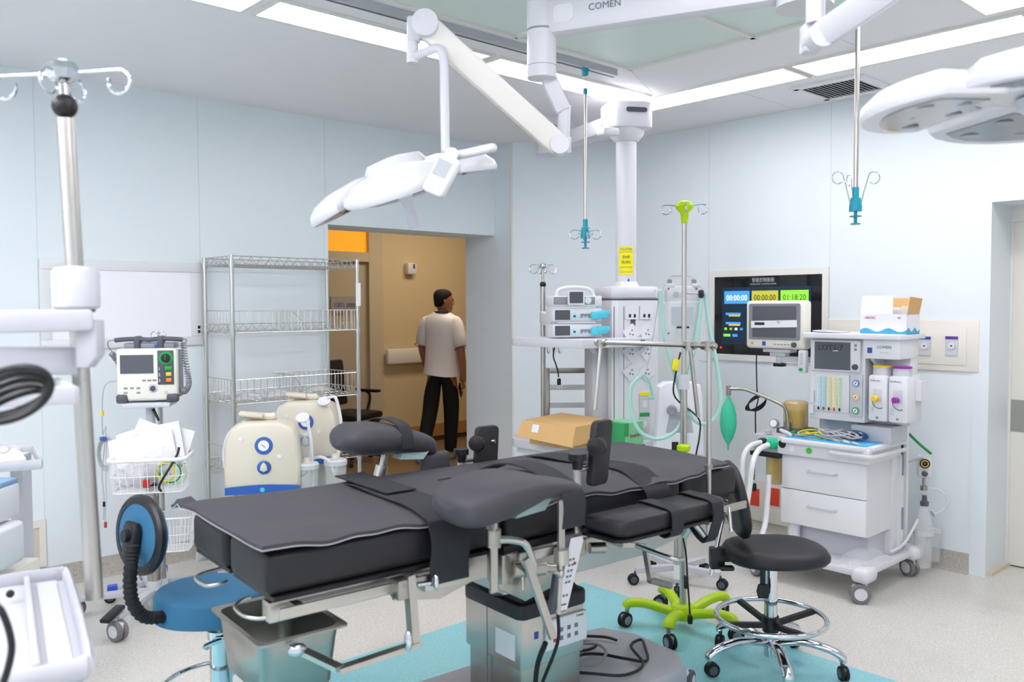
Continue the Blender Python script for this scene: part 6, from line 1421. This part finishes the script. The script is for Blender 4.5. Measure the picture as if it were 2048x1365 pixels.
# baskets on the trolley post
def basket(fr_, x0, x1, y0, y1, z0, z1, label, rim):
    a = At('wire_basket', label, 'basket', ((x0 + x1) / 2, (y0 + y1) / 2, z0), fr_, 'white wire baskets on the defibrillator trolley')
    def loop(i, z): return [V((p[0] + (x0 + x1) / 2, p[1] + (y0 + y1) / 2, z)) for p in rrect(x1 - x0 - 2 * i, y1 - y0 - 2 * i, .04, 3)]
    wm = mat('white_wire', 'f2f2f4', .35); m = M(); top = loop(0, z1); mid = loop(.006, (z0 + z1) / 2); bot = loop(.015, z0)
    a.p(M().tube(top, rim, 8, closed=True), 'rim', wm)
    m.tube(mid, .002, 5, closed=True); m.tube(bot, .002, 5, closed=True)
    n = 34; P = lambda lp, f_: lp[int(f_) % len(lp)].lerp(lp[(int(f_) + 1) % len(lp)], f_ - int(f_))
    tot = [0]
    for k in range(len(top)): tot.append(tot[-1] + (top[(k + 1) % len(top)] - top[k]).length)
    for q in range(n):
        s_ = tot[-1] * q / n; k = max(i for i in range(len(top)) if tot[i] <= s_); f_ = (s_ - tot[k]) / max(1e-9, tot[k + 1] - tot[k]); wire(m, top[k].lerp(top[(k + 1) % len(top)], f_), bot[k].lerp(bot[(k + 1) % len(bot)], f_), .0018)
    for q in range(7): y = y0 + .03 + (y1 - y0 - .06) * q / 6; wire(m, (x0 + .015, y, z0), (x1 - .015, y, z0), .0018)
    a.p(m, 'wire_mesh', wm); return a
basket(DF, -.155, .20, -.22, .04, .655, .815, 'large white wire basket full of papers and bags under the defibrillator', .010)
basket(DF, .03, .20, -.10, .08, .33, .50, 'small empty white wire basket low on the trolley, behind the blue stool', .004)
random.seed(4); dm = Matrix.Rotation(DF[1], 3, 'Z')
for k in range(9):
    x = -.09 + .026 * k; lean = random.uniform(-.35, .45); o = M().box(D0 + dm @ V((x, -.12 + .018 * (k % 5), .80 + .06 * random.random() + .03 * sin(k * .39))), (.15, .004, .21), rot=Matrix.Rotation(DF[1] + .15 * (k % 3 - 1), 3, 'Z') @ Matrix.Rotation(lean, 3, 'Y') @ Matrix.Rotation(radians(-8), 3, 'X')).out('paper_sheet', paper)
    tag(o, 'white paper standing upright in the large basket of the defibrillator trolley', 'paper', 'papers in the large white basket')
for k, (x, y, z, w_) in enumerate(((-.02, -.14, .74, .12), (.08, -.10, .79, .13), (-.08, -.10, .72, .10))):
    g = []
    c = D0 + dm @ V((x, y, z)); m = M(); N = 12; loops = []
    for i in range(1, N):
        ph = pi * i / N; loops.append([c + V((w_ * .8 * sin(ph) * cos(t) * random.uniform(.8, 1.1), w_ * .5 * sin(ph) * sin(t) * random.uniform(.8, 1.1), -w_ * .55 * cos(ph) * random.uniform(.85, 1.1))) for t in [2 * pi * q / 16 for q in range(16)]])
    m.rings(loops); o = m.out('crumpled_bag', film, angle=15); tag(o, 'crumpled clear plastic bag stuffed in the large white basket', 'plastic bag', 'bags in the large white basket')
o = M(); o.tube([D0 + dm @ V(p) for p in ((.17, -.19, .87), (.16, -.20, .83), (.11, -.235, .74), (.085, -.235, .69), (.09, -.22, .665))], .006, 7, sm=4); o = o.out('black_tube', cableK); tag(o, 'black flexible tube hooked over the front of the large white basket', 'tube')
for k, c_ in enumerate((yellow, greenP, mat('strap_cream', 'cfd7b8', .5))):
    o = M().torus(D0 + dm @ V((.10 + .02 * k, -.16, .745)), .045 + .008 * k, .004, ax=dm @ V((.2, 1, .1)), seg=20, ss=5).out('rubber_strap', c_); tag(o, ('yellow', 'green', 'pale')[k] + ' strap coiled in the right end of the large white basket', 'strap')
o = M().box(D0 + dm @ V((.02, -.205, .70)), (.03, .01, .035)).out('red_packet', inkR); tag(o, 'small red packet at the bottom front of the large white basket', 'packet')
# infusion pole behind the trolley
q = W(322, 900, 4.58); Q = V((q.x, q.y, 0)); a = At('infusion_pole', 'slim stainless infusion pole with curled hooks right behind the defibrillator', 'infusion pole', Q)
a.p(M().cyl(Q + V((0, 0, .06)), Q + V((0, 0, 1.38)), .013, seg=14), 'pole', steel); hooks(a, Q + V((0, 0, 1.40)), .018, .0022, RC + .3, curl=.020, rise=.02)
for k in range(4):
    t = RC + .4 + pi / 2 * k; e = Q + V((.25 * cos(t), .25 * sin(t), .075)); l_ = a.p(M().bar(Q + V((0, 0, .085)), e, .04, .022), 'base_leg', greyP); a.p(M().box(e, (.05, .05, .03), rot=Euler((0, 0, t)), bev=.005), 'blue_end', mat('base_blue', '3a56d0', .4)); caster(a.t, e.x - Q.x, e.y - Q.y, .03, t, zt=.07)
# ---------------------------------------------------------------- stools
def star(a, C_, r, ang, n, m_, zc=.10, cr=.03, w=(.016, .022), arch=.035):
    for k in range(n):
        t = ang + 2 * pi * k / n; d = V((cos(t), sin(t), 0)); a.p(M().tube([C_ + d * .02 + V((0, 0, zc)), C_ + d * r * .45 + V((0, 0, zc + arch * .6)), C_ + d * r * .82 + V((0, 0, zc + arch * .1)), C_ + d * r + V((0, 0, zc - .022)), C_ + d * r + V((0, 0, zc - .04))], w, 10, sm=4, flat=(0, 0, 1)), 'base_leg', m_)
        caster(a.t, d.x * r, d.y * r, cr, t + 1.1 + k, zt=zc - .01)
C_ = V((3.235, 1.895, 0)); a = At('black_stool', 'black swivel stool with backrest and chrome foot ring, right of the table', 'stool', C_)
star(a, C_, .285, radians(8), 5, chrome, zc=.115)
a.p(M().cyl(C_ + V((0, 0, .06)), C_ + V((0, 0, .43)), .027, seg=24), 'gas_column', chrome); a.p(M().cyl(C_ + V((0, 0, .43)), C_ + V((0, 0, .49)), .014), 'piston', chrome); a.p(M().cyl(C_ + V((0, 0, .165)), C_ + V((0, 0, .23)), .034, seg=20), 'ring_hub', black)
a.p(M().torus(C_ + V((0, 0, .225)), .225, .0115, seg=48, ss=10), 'foot_ring', chrome)
for k in range(4):
    t = RC + radians(20 + 90 * k); d = V((cos(t), sin(t), 0)); a.p(M().bar(C_ + d * .03 + V((0, 0, .195)), C_ + d * .222 + V((0, 0, .222)), .02, .022), 'ring_spoke', black)
sc_ = C_ + sR * .012 - sF * .01; m = M()
def slab(c, rx, ry, z0, z1, n=36, e=2.6, ang=RC, prof=None):
    rows = []
    for ins, z in prof or ((.045, z0), (.012, z0 + .006), (0, z0 + .02), (.0, z1 - .035), (.012, z1 - .015), (.04, z1 - .004), (.09, z1), (.16, z1 - .003)):
        row = []
        for k in range(n):
            t = 2 * pi * k / n; x = abs(cos(t)) ** (2 / e) * (1 if cos(t) > 0 else -1) * (rx - ins); y = abs(sin(t)) ** (2 / e) * (1 if sin(t) > 0 else -1) * (ry - ins); row.append(V((c.x + x * cos(ang) - y * sin(ang), c.y + x * sin(ang) + y * cos(ang), z)))
        rows.append(row)
    return M().rings(rows)
a.p(slab(sc_, .215, .195, .475, .545), 'seat', leather, angle=70); a.p(M().box(C_ + V((0, 0, .478)), (.2, .14, .018), rot=Euler((0, 0, RC))), 'seat_plate', black)
bk = C_ - sR * .15 + sF * .02 + V((0, 0, .725)); bb_ = Matrix((sF, sU, sR)).transposed() @ Matrix.Rotation(radians(-11), 3, 'X')
m = M(); rows = []
for ins, z in ((.06, -.022), (.015, -.02), (0, -.005), (0, .012), (.02, .026), (.07, .03)): rows.append([bk + bb_ @ V(((.19 - ins) * cos(t), (.165 - ins) * sin(t), z - .35 * ((.19 - ins) * cos(t)) ** 2)) for t in [2 * pi * k / 32 for k in range(32)]])
m.rings(rows); a.p(m, 'backrest', leather, angle=70)
m = M(); m.tube([bk - sR * .03 + V((0, 0, -.0)), bk - sR * .055 + V((0, 0, -.10)), bk - sR * .075 + V((0, 0, -.20)), V((bk.x, bk.y, .40)) - sR * .10], .0095, 10, sm=4); a.p(m, 'back_bar', chrome)
m = M(); q = V((bk.x, bk.y, .475)) - sR * .075; m.box(q, (.06, .05, .09), rot=Euler((0, 0, RC)), bev=.006); m.box(q + sR * .06 + V((0, 0, .0)), (.1, .03, .03), rot=Euler((0, 0, RC))); m.box(q + sR * .03 - sF * .05 + V((0, 0, -.03)), (.06, .035, .02), rot=Euler((0, 0, RC)), bev=.008); a.p(m, 'back_clamp', black)
m = M(); p = C_ - sR * .05 - sF * .05; m.tube([p + V((0, 0, .47)), p + V((0, 0, .40)), p + V((0, 0, .37))], (.006, .012), 8); m.prism([(-.02, 0), (.02, 0), (.028, -.03), (.02, -.06), (-.02, -.06), (-.028, -.03)], p + V((0, 0, .385)), sR, sU, .014, bev=.003); a.p(m, 'height_lever', black)
C_ = V((1.272, 2.906, 0)); a = At('blue_stool', 'blue upholstered stool with oval backrest on a black bellows arm, left of the table', 'stool', C_)
star(a, C_, .28, radians(30), 5, steelD, zc=.10)
a.p(M().cyl(C_ + V((0, 0, .06)), C_ + V((0, 0, .40)), .039, seg=28), 'gas_column', chrome); a.p(M().cyl(C_ + V((0, 0, .40)), C_ + V((0, 0, .47)), .016), 'piston', steel); a.p(M().torus(C_ + V((0, 0, .215)), .20, .008, seg=44), 'foot_ring', chrome)
for k in range(4):
    t = radians(45 + 90 * k); d = V((cos(t), sin(t), 0)); a.p(M().cyl(C_ + d * .035 + V((0, 0, .185)), C_ + d * .195 + V((0, 0, .212)), .006), 'ring_spoke', chrome)
a.p(M().cyl(C_ + V((0, 0, .382)), C_ + V((0, 0, .41)), .046, seg=24), 'column_clamp', chrome)
m = M(); m.tube([C_ + sR * .02 - sF * .05 + V((0, 0, .39)), C_ - sF * .07 + V((0, 0, .375)) - sR * .03, C_ - sR * .03 - sF * .05 + V((0, 0, .36))], .008, 8, sm=3); m.cyl(C_ - sF * .045 + V((0, 0, .395)), C_ - sF * .05 + sR * .13 + V((0, 0, .40)), .006); a.p(m, 'clamp_lever', chrome)
a.p(slab(C_ - sR * .02, .20, .185, 0, 0, e=2.15, prof=((.02, .465), (.0, .47), (.0, .545), (.006, .555), (.02, .559), (.05, .561), (.12, .561))), 'seat', blueF, angle=70); a.p(M().cyl(C_ + V((0, 0, .445)), C_ + V((0, 0, .463)), .09), 'seat_plate', black)
bk = W(281, 1070, 2.92); nb = (-sR * .66 - sF * .74 + sU * .10).normalized(); xb = sU.cross(nb).normalized(); yb_ = nb.cross(xb); bb_ = Matrix((xb, yb_, nb)).transposed()
rows = []
def ell(ins, z, rx=.165, ry=.135): return [bk + bb_ @ V(((rx - ins) * cos(t), (ry - ins) * sin(t), z)) for t in [2 * pi * k / 36 for k in range(36)]]
bp_ = a.p(M().rings([ell(.03, .012), ell(.012, .012), ell(.012, -.02), ell(.03, -.03), ell(.07, -.034)]), 'backrest', blueF, angle=70)
m = M(); m.rings([ell(.03, .015), ell(.008, .014), ell(.0, .006), ell(0, -.008), ell(.008, -.012), ell(.02, -.012), ell(.026, .0)], caps=False, closed=True); a.p(m, 'rim', black)
q = bk + nb * .025 - sU * .0; m = M(); m.prism([(-.035, -.07), (.035, -.07), (.045, .02), (.03, .045), (-.03, .045), (-.045, .02)], q - nb * .008, xb, yb_, .028, bev=.008); m.cyl(q + nb * .01, q + nb * .035, .022); a.p(m, 'back_bracket', black)
pts = smooth([W(266, 1090, 2.83), W(262, 1130, 2.82), W(260, 1170, 2.82), W(265, 1205, 2.82), W(285, 1232, 2.84), W(312, 1236, 2.87), W(345, 1230, 2.92)], 10)
L = 0; out = [pts[0]]
for i in range(1, len(pts)):
    n = max(1, int((pts[i] - pts[i - 1]).length / .0035))
    for k in range(1, n + 1): out.append(pts[i - 1].lerp(pts[i], k / n))
loops = []; up = None
for i, p in enumerate(out):
    t = (out[min(len(out) - 1, i + 1)] - out[max(0, i - 1)]).normalized(); up = t.orthogonal().normalized() if up is None else (up - t * up.dot(t)).normalized(); sd = t.cross(up); r_ = .0225 if (i // 1) % 3 else .019
    loops.append([p + up * cos(2 * pi * k / 12) * r_ + sd * sin(2 * pi * k / 12) * r_ for k in range(12)])
a.p(M().rings(loops), 'bellows_arm', blackM, angle=60)
# ---------------------------------------------------------------- foreground left
q0, q1 = W(131, 238, 1.90), W(189, 1198, 1.93)
a = At('infusion_pole', 'thick stainless infusion pole in the left foreground with chrome hooks and black ball', 'infusion pole', q1)
u = (q0 - q1).normalized(); a.p(M().cyl(q1, q0, .0185, seg=28), 'pole', steel); a.p(M().ball(q0 + u * .028, .027, 24), 'lock_ball', black); a.p(M().cyl(q0 + u * .02, q0 + u * .085, .0105, seg=16), 'inner_rod', chrome)
h0 = q0 + u * .10; m = M(); m.lathe([(.01, -.025), (.03, -.015), (.038, .005), (.030, .022), (.012, .03)], h0, u, 8); a.p(m, 'hook_hub', chrome)
for k, t_ in enumerate((RC + radians(-12), RC + radians(172), RC + radians(80), RC + radians(-100))):
    d = V((cos(t_), sin(t_), 0)); R = .14 if k < 2 else .045; pts = [h0, h0 + d * R * .5, h0 + d * R]
    for w_ in range(1, 9): an = pi / 2 - w_ * radians(36); pts.append(h0 + d * (R + .026 * cos(an)) + V((0, 0, -.026 + .026 * sin(an))))
    a.p(M().tube(pts, .0038, 8, sm=3), 'hook', chrome)
a = At('equipment_trolley', 'blurred white trolley frame with round joint and trays at the left edge', 'trolley', W(-120, 1100, 2.0) * V((1, 1, 0)) if False else (W(-120, 900, 2.0).x, W(-120, 900, 2.0).y, 0))
c = W(152, 575, 1.80); m = M(); m.lathe([(.040, -.046), (.046, -.04), (.046, .030), (.040, .040), (.015, .044)], c, (0, 0, 1), 32); a.p(m, 'round_joint', white2); a.p(M().cyl(c - V((0, 0, .052)), c - V((0, 0, .045)), .036, seg=28), 'joint_gap', darkG)
e0, e1 = W(185, 640, 1.80), W(-260, 650, 1.62); m = M(); m.bar(e0 + V((0, 0, -.0)), e1, .07, .045, bev=.008); a.p(m, 'arm_beam', white2)
m = M(); m.prism([(-.045, .0), (.0, .0), (.0, -.075), (-.02, -.10), (-.045, -.10)], W(201, 640, 1.80) + sF * .02, sR, sU, .04, bev=.006); a.p(m, 'side_frame', white2)
m = M(); m.bar(W(150, 720, 1.84), W(-260, 728, 1.62), .05, .06, bev=.008); a.p(m, 'lower_beam', greyP)
z = 1.385; m = M(); t0, t1, t2_, t3 = WZ(150, 770, z), WZ(105, 738, z), WZ(-200, 738, z), WZ(-200, 775, z)
f0, f1 = W(152, 790, 1.62), W(98, 750, 1.95); g0, g1 = W(-250, 800, 1.50), W(-250, 752, 1.85)
for p in (f0, f1, g0, g1): p.z = z
m = M(); m.rings([[f0, f1, g1, g0], [p - V((0, 0, .012)) for p in (f0, f1, g1, g0)]]); a.p(m, 'tray', white2); m = M(); m.bar(f0, g0, .012, .035, bev=.004); m.bar(f0, f1, .012, .03, bev=.004); a.p(m, 'tray_rail', greyP)
# lower tray
z = .90; c0, c1, c2, c3 = WZ(182, 1335, z), WZ(133, 1148, z), WZ(-330, 1175, z), WZ(-330, 1400, z)
ex = (c1 - c0).normalized(); ey = V((-ex.y, ex.x, 0)); Ld = (c1 - c0).length
def tp(u_, v_, dz=0): return c0 + ex * u_ + ey * v_ + V((0, 0, dz))
m = M(); m.prism([(0, .03), (.03, 0), (Ld - .03, 0), (Ld, .03), (Ld, .60), (0, .60)], c0 - V((0, 0, .03)), ex, ey, .022); a.p(m, 'lower_tray', white2)
m = M(); m.tube([tp(.0, .60, 0), tp(0, .06, 0), tp(.015, .015, 0), tp(.06, 0, 0), tp(Ld - .06, 0, 0), tp(Ld - .015, .015, 0), tp(Ld, .06, 0), tp(Ld, .60, 0)], (.02, .010), 10, sm=3, flat=(0, 0, 1)); a.p(m, 'tray_rim', white2)
m = M(); m.bar(tp(.03, .085, .0), tp(Ld - .02, .085, 0), .012, .03, bev=.004); a.p(m, 'grip_rail', white2); a.p(M().bar(tp(.05, .045, -.005), tp(Ld - .04, .045, -.005), .04, .004), 'grip_slot', greyP)
a.p(M().ball(tp(Ld * .78, .12, .012), .009, 12), 'black_stud', black); m = M(); m.bar(tp(Ld - .02, .16, -.0035), tp(Ld - .03, .21, -.0035), .012, .002); a.p(m, 'printed_label', midG)
px_ = tp(Ld * .5, .50)
a.p(M().bar((px_.x, px_.y, .08), (px_.x, px_.y, 1.66), .07, .05), 'column', greyP)
for k in range(4):
    t = RC + pi / 4 + pi / 2 * k; e = V((px_.x + .28 * cos(t), px_.y + .28 * sin(t), .09)); a.p(M().bar((px_.x, px_.y, .10), e, .05, .03), 'base_leg', greyP); caster(a.t, e.x - a.off.x, e.y - a.off.y, .04, t, zt=.09)
root = thing('black_cable_coil', 'thick black cable coil hanging at the left edge in front of the upper tray', 'cable', W(40, 790, 1.45)); off = W(40, 790, 1.45)
for k in range(5):
    rx, ry = 88 - 7 * k, 50 - 9 * k
    M().tube([W(18 + 4 * k + rx * cos(t) * cos(.35) + ry * sin(t) * sin(.35), 790 + 4 * k - rx * cos(t) * sin(.35) + ry * sin(t) * cos(.35), 1.42 + .012 * k + .01 * sin(2 * t + k)) - off for t in [2 * pi * q / 22 for q in range(22)]], .0056, 8, sm=2, closed=True).out('cable_turn', cableK, root)
hose('black_cable', 'black cable hanging in a curve over the lower left tray', [W(x, y, 1.36) for x, y in ((-170, 760), (-90, 1020), (-20, 1190), (4, 1225), (20, 1270), (22, 1310), (5, 1370), (-30, 1440))] + [W(-130, 1700, 1.6), W(-170, 1900, 1.97)], .0058, cableK, cat='cable')
# device trolley further back on the left
DV = W(-30, 1000, 3.25); a = At('device_trolley', 'grey trolley with top shelf and open rail handle at the left edge', 'trolley', (DV.x, DV.y, 0))
r0, r1, r2 = W(83, 921, 3.18), W(66, 902, 3.5), W(-200, 917, 3.5); r3 = W(-200, 935, 3.0); zt = .97
for p in (r0, r1, r2, r3): p.z = zt
s0, s1 = W(52, 915, 3.25), W(35, 897, 3.5); s0.z = s1.z = zt + .01
m = M(); m.rings([[s0, s1, r2, r3], [p - V((0, 0, .02)) for p in (s0, s1, r2, r3)]]); a.p(m, 'top_shelf', warmW)
m = M(); m.tube([r3, r0, r0 + (r1 - r0) * .05, r1, r1 - sR * .2], (.02, .006), 8, flat=(0, 0, 1)); a.p(m, 'rail_handle', mat('rail_grey', 'b9bac0', .4))
pp = W(42, 950, 3.42); a.p(M().bar((pp.x, pp.y, .1), (pp.x, pp.y, zt), .06, .05), 'post', greyP)
pb = W(-20, 1130, 3.12); bx_ = Matrix.Rotation(RC, 3, 'Z')
a.p(M().box((pb.x, pb.y, .30), (.20, .30, .60), rot=Euler((0, 0, RC)), bev=.006), 'cabinet', warmW)
for k in range(4): caster(a.t, pb.x - a.off.x + .1 * (1 if k % 2 else -1), pb.y - a.off.y + .12 * (1 if k > 1 else -1), .035, 1., zt=.09)
p = W(-64, 1073, 3.0); b = At('surgical_generator', 'white generator with green level bar, lower of the two devices at the left edge', 'medical device', (p.x, p.y, .61))
bd = b.p(M().box((p.x, p.y, .705), (.255, .26, .15), rot=Euler((0, 0, RC)), bev=.018, seg=3), 'housing', white); fq = V((p.x, p.y, .705)) - sF * .132
pn = b.p(M().box(fq + sR * .03 + V((0, 0, .0)), (.17, .004, .085), rot=Euler((0, 0, RC)), bev=.0015), 'panel', greyP); b.p(M().prism([(.0, 0), (.05, .008), (.05, .018), (0, .006)], fq - sF * .0025 + sR * .05 + V((0, 0, .015)), sR, sU, .001), 'level_bar', greenP)
for k in (0, 1): b.p(M().box(fq - sF * .003 + sR * (.057 + .036 * k) + V((0, 0, -.02)), (.02, .003, .016), rot=Euler((0, 0, RC)), bev=.001), 'key', white)
p = W(-76, 1000, 3.02); b = At('surgical_generator', 'smaller generator with blue top, upper of the two devices at the left edge', 'medical device', (p.x, p.y, .77))
b.p(M().box((p.x, p.y, .85), (.26, .26, .12), rot=Euler((0, 0, RC)), bev=.008), 'housing', white); b.p(M().box((p.x, p.y, .918), (.25, .26, .022), rot=Euler((0, 0, RC)), bev=.006), 'blue_lid', mat('lid_blue', '7fa3c8', .45)); fq = V((p.x, p.y, .85)) - sF * .132
b.p(M().box(fq + sR * .05 + V((0, 0, .02)), (.12, .003, .05), rot=Euler((0, 0, RC))), 'panel', mat('pink_grey', 'dccfd8', .5)); b.p(M().box(fq + sR * .09 + V((0, 0, .035)) - sF * .002, (.02, .003, .01), rot=Euler((0, 0, RC))), 'red_key', inkR); b.p(M().box(fq + sR * .04 - V((0, 0, .035)), (.13, .003, .03), rot=Euler((0, 0, RC))), 'socket_strip', midG)
b.p(M().box(fq + sR * .06 + V((0, 0, .038)) - sF * .002, (.025, .003, .01), rot=Euler((0, 0, RC))), 'green_display', mat('dim_green', '5f8f6a', .4))
hose('thin_cable', 'thin cable looped on the top shelf at the left edge', [W(x, y, 3.35) for x, y in ((-10, 892), (10, 888), (20, 897), (8, 906), (-8, 900))], .004, cableG, cat='cable')
hose('thin_cable', 'short cable with clip lying right on the top shelf at the left edge', [W(x, y, 3.3) for x, y in ((15, 897), (26, 893), (38, 899), (44, 896))], .003, cableG, cat='cable')
# cables heaped on the grey table base
random.seed(8)
def tw(x, y, z): return TO + Matrix.Rotation(A0, 3, 'Z') @ V((x, y, z))
hose('floor_cable', 'black cable curling over the grey base of the operating table', [tw(*p) for p in ((.27, -.10, .165), (.36, -.02, .168), (.44, .05, .172), (.52, .02, .168), (.56, -.08, .172), (.62, -.14, .166), (.70, -.06, .17), (.76, .02, .166), (.66, -.02, .176), (.58, -.16, .17), (.46, -.18, .168), (.36, -.10, .174), (.28, .02, .168))], .006, cableK, cat='cable', grp='cables on the table base')
hose('floor_cable', 'second black cable looping at the back of the grey table base', [tw(*p) for p in ((.27, .08, .166), (.34, .16, .17), (.44, .20, .168), (.54, .16, .168), (.58, .10, .166), (.50, .06, .178), (.40, .10, .18), (.32, .20, .17), (.40, .25, .166), (.56, .22, .166), (.66, .14, .166), (.68, .08, .165))], .006, cableK, cat='cable', grp='cables on the table base')
hose('floor_cable', 'grey cable winding among the black ones on the table base', [tw(*p) for p in ((.27, .0, .168), (.36, .10, .184), (.46, .14, .182), (.56, .08, .18), (.52, -.02, .186), (.42, -.06, .182), (.34, .0, .18), (.30, .10, .172))], .0065, mat('cable_mid', '8f9096', .5), cat='cable', grp='cables on the table base')
# ---------------------------------------------------------------- light and world
w = bpy.data.worlds.new('world'); S.world = w; w.use_nodes = True
w.node_tree.nodes['Background'].inputs[0].default_value = (.8, .88, 1, 1); w.node_tree.nodes['Background'].inputs[1].default_value = .25
def area(name, loc, sx, sy, power, col=(1, 1, 1), rot=(0, 0, 0)):
    l = bpy.data.lights.new(name, 'AREA'); l.shape = 'RECTANGLE'; l.size = sx; l.size_y = sy; l.energy = power; l.color = col
    o = bpy.data.objects.new(name, l); COL.objects.link(o); o.location = loc; o.rotation_euler = rot; return o
area('corridor_lamp', (5.6, 6.6, 2.8), 1.4, .5, 24, (1, .84, .64))
S.view_settings.view_transform = 'Standard'; S.view_settings.look = 'None'; S.view_settings.gamma = 1; S.view_settings.use_curve_mapping = False
S.view_settings.exposure = 0.08
